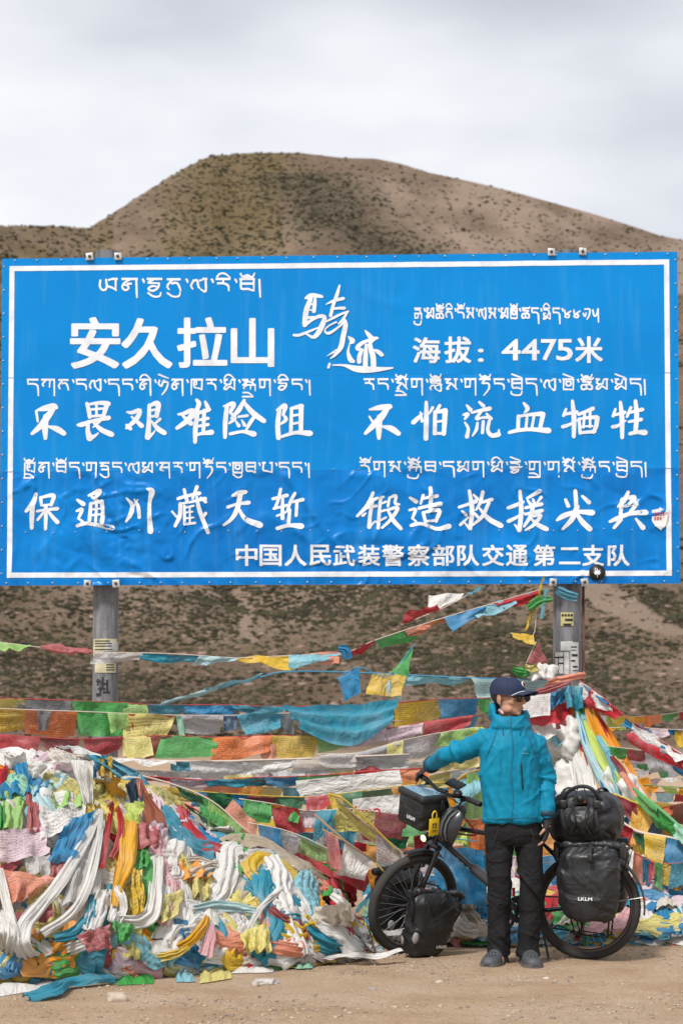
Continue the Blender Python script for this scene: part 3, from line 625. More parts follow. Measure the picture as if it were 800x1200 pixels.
# Tibetan: strokes on an em of head line y=1, base y=0
T_ = {
'd': (.95, [[(0,1),(.9,1)], [(.08,1),(.08,.64)], [(.05,.6),(.55,.6),(.82,.45),(.88,0),(.9,-.55)]]),
'ng': (.9, [[(0,1),(.85,1)], [(.08,1),(.08,.64)], [(.05,.6),(.55,.6),(.8,.42),(.82,.0)]]),
'r': (.9, [[(0,1),(.85,1)], [(.45,1),(.42,.68)], [(.08,.64),(.45,.64),(.72,.45),(.76,.0)]]),
'n': (1.0, [[(0,1),(.95,1)], [(.55,1),(.2,.72),(.05,.35),(.2,.1),(.4,.2),(.36,.45),(.1,.55)], [(.3,.6),(.6,.62)], [(.86,1),(.88,0),(.9,-.55)]]),
'g': (1.0, [[(0,1),(.95,1)], [(.1,1),(.1,.3)], [(.05,.28),(.45,.28)], [(.48,1),(.46,.22)], [(.88,1),(.9,-.55)]]),
'k': (1.15, [[(0,1),(1.1,1)], [(.38,.95),(.12,.6),(.22,.35)], [(.7,1),(.66,.25)], [(1.03,1),(1.05,-.55)]]),
'kh': (1.1, [[(.12,1),(.1,-.45)], [(.1,1),(1.02,1)], [(.42,.95),(.3,.65),(.5,.55),(.52,.9)], [(.3,.6),(.36,.28),(.6,.2)], [(.95,1),(.92,.0)], [(.6,.22),(.9,.1)]]),
'm': (1.0, [[(0,1),(.35,1)], [(.62,1),(.97,1)], [(.22,1),(.08,.7),(.3,.55),(.55,.6),(.6,.98)], [(.3,.55),(.06,.2),(.22,.08),(.5,.35),(.85,.08)], [(.86,1),(.88,0)]]),
'l': (1.0, [[(.22,.95),(.04,.45),(.16,.15)], [(.16,.82),(.38,.9),(.46,.4),(.56,.2)], [(.5,.85),(.7,.92)], [(.68,1),(.98,1)], [(.88,1),(.88,0),(.58,.18)]]),
's': (1.05, [[(0,1),(.5,1)], [(.4,1),(.16,.68),(.5,.62),(.75,.35),(.97,.02)], [(.5,.6),(.18,.12),(.38,.1)], [(.7,1),(1.02,1)], [(.85,1),(.85,.15)]]),
'b': (.95, [[(0,1),(.9,1)], [(.1,1),(.12,.22),(.5,.2),(.84,.02)], [(.1,.62),(.82,.62)], [(.84,1),(.84,0)]]),
'p': (.95, [[(0,1),(.32,1)], [(.62,1),(.92,1)], [(.16,1),(.1,.3),(.5,.2)], [(.84,1),(.84,0)], [(.1,.25),(.84,.08)]]),
'a': (.95, [[(.05,.97),(.85,.97)], [(.38,.95),(.08,.45),(.2,.1)], [(.3,.62),(.62,.68),(.78,.35),(.85,-.02)]]),
'A': (1.1, [[(.05,.95),(.02,.4),(.18,.1),(.38,.2),(.42,.7)], [(.38,1),(.44,.45),(.72,.3),(1.0,.05)], [(.5,.9),(.72,1)], [(.7,1),(1.05,1)], [(.93,1),(.93,.1)]]),
'c': (.95, [[(0,1),(.9,1)], [(.45,1),(.1,.7),(.75,.66)], [(.72,.66),(.65,.3),(.35,.03),(.1,.2),(.3,.42),(.6,.38)]]),
'ny': (.9, [[(.15,1),(.06,.6),(.3,.4),(.4,.8),(.55,.98)], [(.4,.78),(.78,.72),(.65,.1),(.3,-.45)]]),
't': (.95, [[(0,1),(.9,1)], [(.5,1),(.25,.62),(.72,.6),(.76,.1),(.35,-.55)]]),
'th': (.95, [[(0,1),(.9,1)], [(.1,1),(.08,.1)], [(.05,.06),(.85,.02)], [(.84,1),(.84,0)], [(.32,.95),(.3,.45),(.62,.42),(.62,.8),(.3,.72)]]),
'tsh': (1.0, [[(0,1),(.9,1)], [(.45,1),(.15,.78),(.8,.74),(.45,.5)], [(.45,.5),(.08,.42),(.1,.06),(.45,.12),(.45,.5),(.85,.42),(.85,.06),(.45,.12)], [(.82,.95),(1.02,1.15)]]),
'ts': (1.0, [[(0,1),(.9,1)], [(.45,1),(.1,.7),(.75,.66)], [(.72,.66),(.65,.3),(.35,.03),(.1,.2),(.3,.42),(.6,.38)], [(.8,.9),(1.02,1.1)]]),
'zh': (.9, [[(0,1),(.85,1)], [(.45,1),(.12,.68),(.7,.64),(.76,-.35)], [(.15,.34),(.7,.34)]]),
'sh': (1.0, [[(0,1),(.92,1)], [(.4,1),(.08,.4),(.4,.18)], [(.1,.55),(.82,.55)], [(.82,1),(.88,-.55)]]),
'1': (.7, [[(.1,.8),(.3,.2),(.6,0)]]), '4': (.95, [[(.85,.75),(.3,.45),(.1,.2),(.5,.1),(.6,.35),(.15,.45),(.05,.9)]]), '7': (.95, [[(.05,.55),(.3,.2),(.45,.6)], [(.2,.9),(.85,.9),(.8,.3),(.5,-.1)]]), '5': (.9, [[(.1,.9),(.3,.25),(.6,.4),(.75,1.0)], [(.75,1.0),(.82,-.4)]]),
}
VOW = {'i': [[(.05,1.12),(.25,1.42),(.55,1.42),(.85,1.08)]], 'e': [[(.02,1.5),(.4,1.32),(.85,1.12)]], 'o': [[(.05,1.48),(.2,1.18),(.45,1.32),(.75,1.15),(.9,1.5)], [(.2,1.18),(.75,1.15)]], 'u': [[(.05,-.1),(.4,-.42),(.75,-.38),(.82,-.05)]]}
SUB = {'y': [[(.02,-.12),(.08,-.42),(.7,-.5),(.86,-.08)]], 'r': [[(.05,-.12),(.5,-.14),(.9,-.5)], [(.0,-.5),(.9,-.5)]]}
def cluster(s):
    base, vow = (s.split(':')+[''])[:2]; parts = base.split('/'); out = []
    full = [q for q in parts if q in T_ and not (q in ('r', 'y') and q != parts[0])]; subs = [q for q in parts[1:] if q in ('r', 'y')]
    w_ = max(T_[q][0] for q in full)
    if len(full) == 1: out += [[list(st), .135] for st in T_[full[0]][1]]
    else:
        for k, q in enumerate(full):
            lo, hi = ((.58, 1.0), (-.1, .5))[k]
            for st in T_[q][1]: out.append([[(x, lo+(hi-lo)*max(0, y)) for x, y in st], .115])
    if subs and len(full) == 1: dyy = .0
    else: dyy = -.1
    for q in subs: out += [[[(x, y+dyy) for x, y in st], .12] for st in SUB[q]]
    for v in vow: out += [[[(x, y-(.3 if v == 'u' and subs else 0)) for x, y in st], .12] for st in VOW[v]]
    return w_, out
def tib(txt, x0, x1, yh, em):
    items = []; x = 0
    for tk in txt.split():
        if tk == '.': items.append((x+.05, [[[(0, 1.02), (.08, .82), (.1, .68)], .13]])); x += .3
        elif tk == '|': items.append((x+.05, [[[(0, 1), (.02, .3), (.05, -.5)], .13]])); x += .25
        else:
            w_, st = cluster(tk); items.append((x, st)); x += w_+.16
    tot = x-.1; sx = (x1-x0)/tot
    for ox, sts in items:
        off = [0.0]; V = []; Fc = []; Z = []
        for pts, wd in sts:
            q = [(x0+(ox+a)*sx, yh+(1-b_)*em) for a, b_ in pts]
            if len(q) == 2 and abs(q[0][1]-q[1][1]) < .5: q = [(a, b_, wd*em*1.1) for a, b_ in q]
            else: q = [(a, b_, wd*em*(1 if i < len(q)-1 else .7)) for i, (a, b_) in enumerate(q)]
            q = catmull(q, 3) if len(q) > 2 else q
            ribbon2([(a, b_, c_*1.3) for a, b_, c_ in q], off, V, Fc, Z)
        W = [onboard(*SL(a, b_), .0036+z) for (a, b_), z in zip(V, Z)]
        obj('tibetan_letter', mesh_from('tibetan_letter', W, Fc, smooth=False), wh, sign)
def ribbon2(q, off, V, Fc, Z):
    m_ = len(q)
    for i in range(m_-1):
        a, c_ = q[i], q[i+1]; tx, ty = c_[0]-a[0], c_[1]-a[1]; l = math.hypot(tx, ty) or 1; nx, ny = -ty/l, tx/l
        n = len(V); V += [(a[0]+nx*a[2]/2, a[1]+ny*a[2]/2), (c_[0]+nx*c_[2]/2, c_[1]+ny*c_[2]/2), (c_[0]-nx*c_[2]/2, c_[1]-ny*c_[2]/2), (a[0]-nx*a[2]/2, a[1]-ny*a[2]/2)]
        Z += [off[0]]*4; Fc.append((n, n+1, n+2, n+3)); off[0] += 1.5e-5
    for i in range(1, m_-1):
        n = len(V); h = q[i][2]/2
        for k in range(6): an = k*math.pi/3; V.append((q[i][0]+h*math.cos(an), q[i][1]+h*math.sin(an)))
        Z += [off[0]]*6; Fc.append(tuple(range(n, n+6))); off[0] += 1.5e-5
tib('A n . c:u a:u . l . r:i . b:o |', 117, 306, 327, 14.5)
tib('r/g/y . m tsh:o a:i . ng:o s . l s . m th:o . tsh d . r/m:i d . 4 4 7 5', 485, 702, 361.5, 12)
tib('d k a . ng l . d ng . n:i . ny:e n . kh r . m:i . s/k/r g . c:i ng . |', 32, 364, 445, 12.5)
tib('r ng . s/r:o g . b/l:o s . g t:o ng . b/y:e d . l . th:e . tsh:o m . m:e d |', 426, 756, 444.5, 12.5)
tib('kh/r:o n . b:o d . g zh:u ng . l m . sh r . g t:o ng . th:u b . p . d ng . |', 28, 363, 542.5, 11.8)
tib('r:o g s . s/k/y:o b . d m g . m:i . r/ts:e . g/r . g s:o . s/k/y:o ng . b/y:e d |', 421, 757, 541.5, 11.8)
# stickers on the sign
bs = MB(); cx, cz = SL(699, 671); p0 = onboard(cx, cz, .009); bs.tube([p0+Vector((0, .003, 0)), p0-Vector((0, .003, 0))], .067, 28)
lf = bs.build('round_sticker', mat('black_vinyl', (.012, .012, .012), .35), sign)
lm = MB()
for k, (an, ln) in enumerate(((90, .05), (58, .045), (122, .045), (28, .036), (152, .036), (-5, .024), (185, .024))):
    a = R(an); d = Vector((math.cos(a), 0, math.sin(a))); n_ = Vector((-d.z, 0, d.x)); c0 = p0-Vector((0, .0045+.0002*k, .012))
    lm.add([c0, c0+d*ln*.5+n_*.007, c0+d*ln, c0+d*ln*.5-n_*.007], [(0, 1, 2, 3)])
c0 = p0-Vector((0, .0062, .012)); lm.add([c0+Vector((-.0015, 0, 0)), c0+Vector((.0015, 0, 0)), c0+Vector((.0015, 0, -.03)), c0+Vector((-.0015, 0, -.03))], [(0, 1, 2, 3)])
lm.build('leaf_emblem', wh, lf, smooth=False)
sh = []
for (a, c_) in ((763, 598), (772, 596), (773, 594), (774, 596), (782, 598), (782, 611), (779, 617), (773, 621), (767, 617), (763, 611)): sh.append(onboard(*SL(a, c_), .010))
st = MB(); st.add(sh, [tuple(range(len(sh)))[::-1]]); so = st.build('shield_sticker', mat('sticker_white', (.7, .7, .68), .5), sign, smooth=False)
st = MB()
for row, (ya, n_) in enumerate(((601, 5), (606.2, 5))):
    for k in range(n_):
        xa = 765.3+k*3.3
        for (u0, v0, u1, v1) in ((0, 0, 2.7, .8), (0, 1.6, 2.7, 2.3), (1.0, 0, 1.7, 3.6), (0, 3, 2.7, 3.6)):
            q = [onboard(*SL(xa+a, ya+c_), .0108+.0001*int(u1*10 % 5)) for a, c_ in ((u0, v0), (u1, v0), (u1, v1), (u0, v1))]; st.add(q, [(0, 1, 2, 3)])
st.build('sticker_print', mat('red_print', (.5, .02, .02), .6), so, smooth=False)
# ------------------------------------------------------------------ poles with clamps (parts of the sign)
conc = bpy.data.materials.new('old_concrete'); conc.use_nodes = True; nt = conc.node_tree; N = nt.nodes.new; L = nt.links.new
b = nt.nodes['Principled BSDF']; b.inputs['Roughness'].default_value = .85
tcn = N('ShaderNodeTexCoord'); OV = tcn.outputs['Object']
mpv = N('ShaderNodeMapping'); mpv.inputs['Scale'].default_value = (9, 9, 1.1); L(OV, mpv.inputs[0])
cc = ramp(nz(1.6, 9, .72, mpv.outputs[0]), [(.3, (.06, .06, .065)), (.45, (.14, .142, .15)), (.6, (.21, .212, .22)), (.75, (.36, .36, .36))])
cc = mixc(ramp(nz(9, 5, .7, OV), [(.62, (0, 0, 0)), (.66, (.8, .8, .8))]), cc, (.07, .07, .075))
L(cc, b.inputs['Base Color']); bp = N('ShaderNodeBump'); bp.inputs['Strength'].default_value = .5; bp.inputs['Distance'].default_value = .01; L(nz(30, 6, .7, OV), bp.inputs['Height']); L(bp.outputs[0], b.inputs['Normal'])
PY = .20
for pxc, wpx in ((123, 30), (663, 33)):
    xc = SL(pxc, 720)[0]*1.012; r_ = wpx/141/2*1.01
    z0 = -s_org.z-.3; z1 = SL(pxc, 292)[1]+.02
    pb = MB(); rings = []
    for k in range(26):
        z = z0+(z1-z0)*k/25; rr = r_*(1.03-.05*k/25)
        rings.append([Vector((xc+rr*math.cos(a)*(1+.015*N3(a*2, z*2)), PY+rr*math.sin(a), z)) for a in [2*math.pi*i/24 for i in range(24)]])
    pb.loft(rings); pole = pb.build('pole', conc, sign); auto_smooth(pole)
    # clamp plates at the top and bottom edges
    for zz in (ZT+.005, ZB+.012):
        for sx_ in (-1, 1):
            cm = MB(); cm.box((xc+sx_*(r_+.012), -.019, zz), (.062, .012, .062), rot=Matrix.Rotation(R(rnd.uniform(-12, 12)), 3, 'Y'), bev=.003)
            cl = cm.build('clamp_plate', mat('clamp_metal', (.5, .49, .47), .45, .6, var=(25, .3)), sign)
            cm = MB(); cm.disc((xc+sx_*(r_+.012), -.030, zz), .013, (0, 1, 0), .012, 6); cm.build('bolt', mat('rusty_bolt', (.06, .05, .045), .6, .5), cl)
    hp = MB()
    for zz in (ZT+.0, ZB+.02): hp.tube([Vector((xc+(r_+.012)*math.cos(a), PY+(r_+.012)*math.sin(a), zz)) for a in [R(t) for t in range(0, 181, 15)]], .01, 6); 
    for zz in (ZT, ZB+.02):
        for sx_ in (-1, 1): hp.tube([(xc+sx_*(r_+.012), PY, zz), (xc+sx_*(r_+.012), -.01, zz)], .01, 6)
    hp.build('clamp_band', steel, sign)
    # pasted paper notes and scrawl, wrapped round the pole
    def decal(px0, py0, px1, py1, m_, off=.002, parent=pole, name='paper_note', waste=0):
        v = []; f = []; xa = SL(px0, py0)[0]*1.012-xc; xb = SL(px1, py0)[0]*1.012-xc
        zt_ = SL(pxc, py0)[1]; zb_ = SL(pxc, py1)[1]; n_ = 8; rr = r_*1.03+off
        a0 = math.asin(max(-1, min(1, xa/rr))); a1 = math.asin(max(-1, min(1, xb/rr)))
        for i in range(n_+1):
            a = a0+(a1-a0)*i/n_
            for z in (zb_, zt_): v.append((xc+rr*math.sin(a), PY-rr*math.cos(a), z))
        for i in range(n_): f.append((2*i, 2*i+2, 2*i+3, 2*i+1))
        return obj(name, mesh_from(name, v, f), m_, parent)
    cream = mat('old_paper', (.50, .46, .30), .9, var=(12, .25)); wpp = mat('white_paper', (.52, .52, .50), .9, var=(14, .3)); yl = mat('yellow_paper', (.46, .41, .19), .8, var=(10, .2)); ink = mat('black_ink', (.02, .02, .02), .7)
    if pxc == 123:
        decal(110, 748, 137, 768, cream); decal(110, 769, 130, 777, wpp, .003); decal(112, 777, 136, 788, cream, .0025); decal(125, 752, 138, 762, wpp, .0035)
        for k in range(6): decal(112, 750+k*3+(k > 2), 112+rnd.uniform(18, 23), 751.2+k*3+(k > 2), ink, .0045, name='note_print')
        for k in range(3): decal(126, 778+k*3, 135, 779.2+k*3, ink, .0045, name='note_print')
        for (a, c_, d, e_) in ((115, 795, 117, 803), (114, 797, 120, 799), (121, 793, 123, 806), (119, 800, 127, 802), (126, 796, 128, 812), (116, 806, 125, 808), (118, 804, 120, 815), (122, 810, 130, 812), (114, 812, 118, 816)): decal(a, c_, d, e_, ink, .002, name='scrawl')
    else:
        decal(654, 717, 669, 733, yl); decal(654, 751, 668, 762, wpp, .002); decal(665, 752, 675, 790, wpp, .0025); decal(647, 764, 657, 789, ink, .003); decal(658, 764, 664, 790, wpp, .0035)
        for (a, c_, d, e_) in ((648, 764, 657, 769), (648, 771, 651, 789), (652, 771, 657, 776), (652, 778, 657, 789)): decal(a, c_, d, e_, wpp, .0045, name='note_print')
        for (a, c_, d, e_) in ((666, 757, 673, 758.5), (666, 761, 672, 762), (667, 766, 674, 769), (666, 773, 671, 775), (668, 780, 674, 782), (668, 785, 675, 786)): decal(a, c_, d, e_, ink, .0045, name='note_print')
        for k, (a, d) in enumerate(((655, 669), (659, 668), (657, 666))):
            for q in range(4): decal(a+q*(d-a)/4, 719+k*5.5, a+q*(d-a)/4+2.6, 721.8+k*5.5, ink, .0045, name='note_print')
        cd = MB(); cd.tube([(xc+r_+.012, PY-.02, z0+1.0), (xc+r_+.014, PY-.02, ZB)], .011, 8); cd.build('conduit', mat('rust_pipe', (.12, .05, .04), .8), sign)
# ------------------------------------------------------------------ cloth materials: thin, faded, partly printed
COL = {'blue': (.015, .21, .42), 'teal': (.03, .27, .38), 'cyan': (.22, .50, .58), 'pcyan': (.42, .62, .64), 'navy': (.012, .08, .17),
 'red': (.46, .02, .03), 'dred': (.26, .02, .03), 'rose': (.42, .10, .10), 'pink': (.66, .36, .38), 'ppink': (.68, .52, .57),
 'green': (.06, .34, .07), 'dgreen': (.03, .17, .07), 'pgreen': (.32, .55, .16), 'mint': (.30, .58, .42), 'lime': (.52, .64, .12),
 'yellow': (.66, .43, .03), 'gold': (.74, .38, .01), 'pyellow': (.66, .58, .18), 'orange': (.75, .20, .05), 'salmon': (.72, .28, .18), 'saffron': (.76, .30, .01),
 'white': (.74, .72, .68), 'cream': (.62, .56, .48), 'grey': (.46, .46, .46), 'dgrey': (.18, .20, .22), 'sheer': (.60, .58, .56), 'tan': (.45, .37, .27)}
def cloth(cname, printed=False):
    key = 'cloth_'+cname+('_print' if printed else '')
    if key in MATS: return MATS[key]
    col = COL[cname]
    m = bpy.data.materials.new(key); m.use_nodes = True; nt = m.node_tree; nt.nodes.clear(); N = nt.nodes.new; L = nt.links.new
    def nz_(scale, d, vec, r=.6):
        n = N('ShaderNodeTexNoise'); n.inputs['Scale'].default_value = scale; n.inputs['Detail'].default_value = d; n.inputs['Roughness'].default_value = r; L(vec, n.inputs['Vector']); return n.outputs['Fac']
    def rmp(f, a, b_, ca, cb):
        r = N('ShaderNodeMapRange'); r.inputs[1].default_value = a; r.inputs[2].default_value = b_; r.inputs[3].default_value = ca; r.inputs[4].default_value = cb; r.clamp = True; L(f, r.inputs[0]); return r.outputs[0]
    def mix_(f, a, b_):
        n = N('ShaderNodeMix'); n.data_type = 'RGBA'; L(f, n.inputs[0])
        for k, s in ((6, a), (7, b_)):
            if isinstance(s, tuple): n.inputs[k].default_value = (*s, 1)
            else: L(s, n.inputs[k])
        return n.outputs[2]
    def mt(op, a, b_=None):
        n = N('ShaderNodeMath'); n.operation = op
        for k, s in ((0, a), (1, b_)):
            if s is None: continue
            if isinstance(s, (int, float)): n.inputs[k].default_value = s
            else: L(s, n.inputs[k])
        return n.outputs[0]
    def rg_(vec):
        n = N('ShaderNodeTexNoise'); n.inputs['Scale'].default_value = .9; n.inputs['Detail'].default_value = 3; n.inputs['Distortion'].default_value = .5; L(vec, n.inputs['Vector']); return mt('MULTIPLY', mt('ABSOLUTE', mt('SUBTRACT', n.outputs['Fac'], .5)), -4.0)
    tcn = N('ShaderNodeTexCoord'); uv = tcn.outputs['UV']
    geo = N('ShaderNodeNewGeometry'); pos = geo.outputs['Position']
    lum = .3*col[0]+.5*col[1]+.2*col[2]
    fade = tuple(c*.5+.5*(.55) for c in col); dirt = tuple(c*.55+.05*k for c, k in zip(col, (1, .8, .6)))
    c1 = mix_(rmp(nz_(3.1, 3, pos), .42, .68, 0, .38), col, fade)
    c1 = mix_(rmp(nz_(6.5, 6, pos, .7), .52, .75, 0, .42), c1, dirt)
    if printed:
        sp_ = N('ShaderNodeSeparateXYZ'); L(uv, sp_.inputs[0]); U, V = sp_.outputs[0], sp_.outputs[1]
        lines = mt('GREATER_THAN', mt('SINE', mt('MULTIPLY', V, 75.0)), -.1)
        mpn = N('ShaderNodeMapping'); mpn.inputs['Scale'].default_value = (46, 12, 1); L(uv, mpn.inputs[0])
        words = mt('GREATER_THAN', nz_(1, 2, mpn.outputs[0]), .47)
        txt = mt('MULTIPLY', lines, words)
        # margins and a block picture in the middle
        inx = mt('LESS_THAN', mt('ABSOLUTE', mt('SUBTRACT', U, .5)), .42); iny = mt('LESS_THAN', mt('ABSOLUTE', mt('SUBTRACT', V, .5)), .40)
        du = mt('MULTIPLY', mt('ABSOLUTE', mt('SUBTRACT', U, .5)), 1.0); dv = mt('MULTIPLY', mt('ABSOLUTE', mt('SUBTRACT', V, .5)), .8)
        ctr = mt('LESS_THAN', mt('MAXIMUM', du, dv), .15); mpn2 = N('ShaderNodeMapping'); mpn2.inputs['Scale'].default_value = (22, 22, 1); L(uv, mpn2.inputs[0])
        pic = mt('MULTIPLY', ctr, mt('GREATER_THAN', nz_(1, 4, mpn2.outputs[0]), .5))
        notc = mt('SUBTRACT', 1.0, ctr)
        ink = mt('MULTIPLY', mt('MULTIPLY', inx, iny), mt('ADD', mt('MULTIPLY', txt, notc), pic))
        ink = mt('MULTIPLY', ink, .55)
        c1 = mix_(ink, c1, tuple(c*.16+.01 for c in col) if cname not in ('white', 'ppink', 'grey', 'sheer') else (.16, .10, .12))
    d = N('ShaderNodeBsdfDiffuse'); t = N('ShaderNodeBsdfTranslucent'); ms = N('ShaderNodeMixShader'); ms.inputs[0].default_value = .24
    L(c1, d.inputs[0]); L(c1, t.inputs[0])
    bp = N('ShaderNodeBump'); bp.inputs['Strength'].default_value = .55; bp.inputs['Distance'].default_value = .02; L(nz_(16, 5, pos, .65), bp.inputs['Height']); L(bp.outputs[0], d.inputs['Normal'])
    mpf = N('ShaderNodeMapping'); mpf.inputs['Scale'].default_value = (5.5, 2.2, 1) if not printed else (4, 1.6, 1); L(uv, mpf.inputs[0])
    mpa = N('ShaderNodeVectorMath'); mpa.operation = 'ADD'; L(mpf.outputs[0], mpa.inputs[0]); oi = N('ShaderNodeObjectInfo'); L(oi.outputs['Random'], mpa.inputs[1])
    bp2 = N('ShaderNodeBump'); bp2.inputs['Strength'].default_value = .3 if printed else .62; bp2.inputs['Distance'].default_value = .022; L(rg_(mpa.outputs[0]), bp2.inputs['Height']); L(bp.outputs[0], bp2.inputs['Normal']); L(bp2.outputs[0], d.inputs['Normal'])
    L(d.outputs[0], ms.inputs[1]); L(t.outputs[0], ms.inputs[2])
    gl = N('ShaderNodeBsdfGlossy'); gl.inputs['Roughness'].default_value = .5; ms1 = N('ShaderNodeMixShader'); ms1.inputs[0].default_value = .03; L(ms.outputs[0], ms1.inputs[1]); L(gl.outputs[0], ms1.inputs[2])
    last = ms1.outputs[0]
    if cname in ('sheer',):
        tr = N('ShaderNodeBsdfTransparent'); m2 = N('ShaderNodeMixShader'); m2.inputs[0].default_value = .22; L(last, m2.inputs[1]); L(tr.outputs[0], m2.inputs[2]); last = m2.outputs[0]
    elif printed:
        tr = N('ShaderNodeBsdfTransparent'); m2 = N('ShaderNodeMixShader'); m2.inputs[0].default_value = .07; L(last, m2.inputs[1]); L(tr.outputs[0], m2.inputs[2]); last = m2.outputs[0]
    o = N('ShaderNodeOutputMaterial'); L(last, o.inputs[0]); MATS[key] = m; return m
cr_ = random.Random(21)
def patch(name, c4, cname, parent=None, nu=10, nv=8, fold=.02, nf=3.0, along='v', sag=0, crump=.012, printed=False, fray=.0, seed=None, bulge=0, belly=0):
    """c4: TL, TR, BR, BL world points. folds run along 'v' (vertical) or 'u'. uv 0..1"""
    s = cr_.random()*100 if seed is None else seed
    TL, TR, BR, BL = [Vector(p) for p in c4]
    nrm = ((TR-TL).cross(BL-TL)); nrm.normalize()
    if nrm.y > 0: nrm = -nrm
    vs = []; uv = []; fs = []
    W = ((TR-TL).length+(BR-BL).length)/2; H = ((BL-TL).length+(BR-TR).length)/2
    for j in range(nv+1):
        v = j/nv
        for i in range(nu+1):
            u = i/nu
            p = TL.lerp(TR, u).lerp(BL.lerp(BR, u), v)
            w_ = u if along == 'v' else v
            q = v if along == 'v' else u
            amp = fold*(.3+.9*q) if along == 'v' else fold
            ph = w_*nf*math.pi*2 + 2.2*N3(q*1.3+s, w_*.8, s) + s
            d = amp*(math.sin(ph)*.7+.45*abs(math.sin(ph*.5+1.7+2*N3(s, q*2, 3))))
            d += crump*(N3(u*3.1*max(W, .2)/.3+s, v*3.1*max(H, .2)/.3, s)*1.4+.9*N3(u*7+s, v*7, s+5))
            d += bulge*math.sin(math.pi*v)*math.sin(math.pi*u)
            p = p+nrm*d
            p.z -= sag*math.sin(math.pi*u)*(1-v*.35) + belly*math.sin(math.pi*u)*v
            p.x += .018*W/.3*N3(v*2.5+s, u*.7, 9)*v
            if j == nv: p.z += fray*N3(u*19+s, 3, 1)
            p.z += .35*crump*N3(u*4+s, v*2, 7)
            vs.append(p); uv.append((u, 1-v))
    for j in range(nv):
        for i in range(nu): a = j*(nu+1)+i; fs.append((a, a+nu+1, a+nu+2, a+1))
    return obj(name, mesh_from(name, vs, fs, uv), cloth(cname, printed), parent)
def scarf(name, spine, widths, cname, parent=None, nf=2.6, fold=.2, normal=Vector((0, -1, 0)), nw=16, sub=7, twist=0.0, printed=False, crump=.008):
    "spine: world points, widths in m, gathered lengthwise folds"
    s = cr_.random()*100
    dat = catmull([(*p, w_) for p, w_ in zip(spine, widths)], sub)
    pts = [Vector(d[:3]) for d in dat]; ws = [d[3] for d in dat]; m_ = len(pts); vs = []; fs = []; uv = []
    for i, p in enumerate(pts):
        t = (pts[min(m_-1, i+1)]-pts[max(0, i-1)]).normalized()
        n = normal(p) if callable(normal) else normal
        side = t.cross(n)
        if side.length < 1e-4: side = t.cross(Vector((.3, -.8, .4)))
        side.normalize(); nn = side.cross(t).normalized()
        if nn.dot(n) < 0: nn = -nn
        a = twist*i/m_*6+.5*N3(i*.15, s, 0)
        for k in range(nw+1):
            q = k/nw*2-1
            ph = q*nf*math.pi+s+1.6*N3(i*.22, s, 4)
            h = ws[i]*fold*(1.1*abs(math.sin(ph*.55+i*.03))-.5+.3*math.sin(ph*1.7)-.6*q*q) + crump*(1.3*N3(i*.25, q*1.5, s)+.9*(.3-abs(N3(i*.5, q*2.6, s+3))))
            x = ws[i]/2*q*(1+.12*N3(i*.3, q, s+8)); x2 = x*math.cos(a)-h*math.sin(a); h2 = x*math.sin(a)*.5+h*math.cos(a)
            vs.append(p+side*x2+nn*h2); uv.append((k/nw, i/m_))
    for i in range(m_-1):
        for k in range(nw): b_ = i*(nw+1)+k; fs.append((b_, b_+1, b_+nw+2, b_+nw+1))
    return obj(name, mesh_from(name, vs, fs, uv), cloth(cname, printed), parent)
def pxs(pts, Y, wpx):
    if not isinstance(Y, (list, tuple)): Y = [Y]*len(pts)
    if not isinstance(wpx, (list, tuple)): wpx = [wpx]*len(pts)
    return [P(a, b_, y) for (a, b_), y in zip(pts, Y)], [w_*y/F for w_, y in zip(wpx, Y)]
GSTR = 'prayer flag strings tied between the sign poles and the mound'
cordm = mat('cord', (.55, .45, .38), .9)
cordc = {'w': cordm, 'r': mat('cord_red', (.4, .05, .05), .9), 'g': mat('cord_green', (.1, .3, .12), .9), 'b': mat('cord_blue', (.05, .25, .4), .9), 'y': mat('cord_yellow', (.5, .35, .05), .9)}
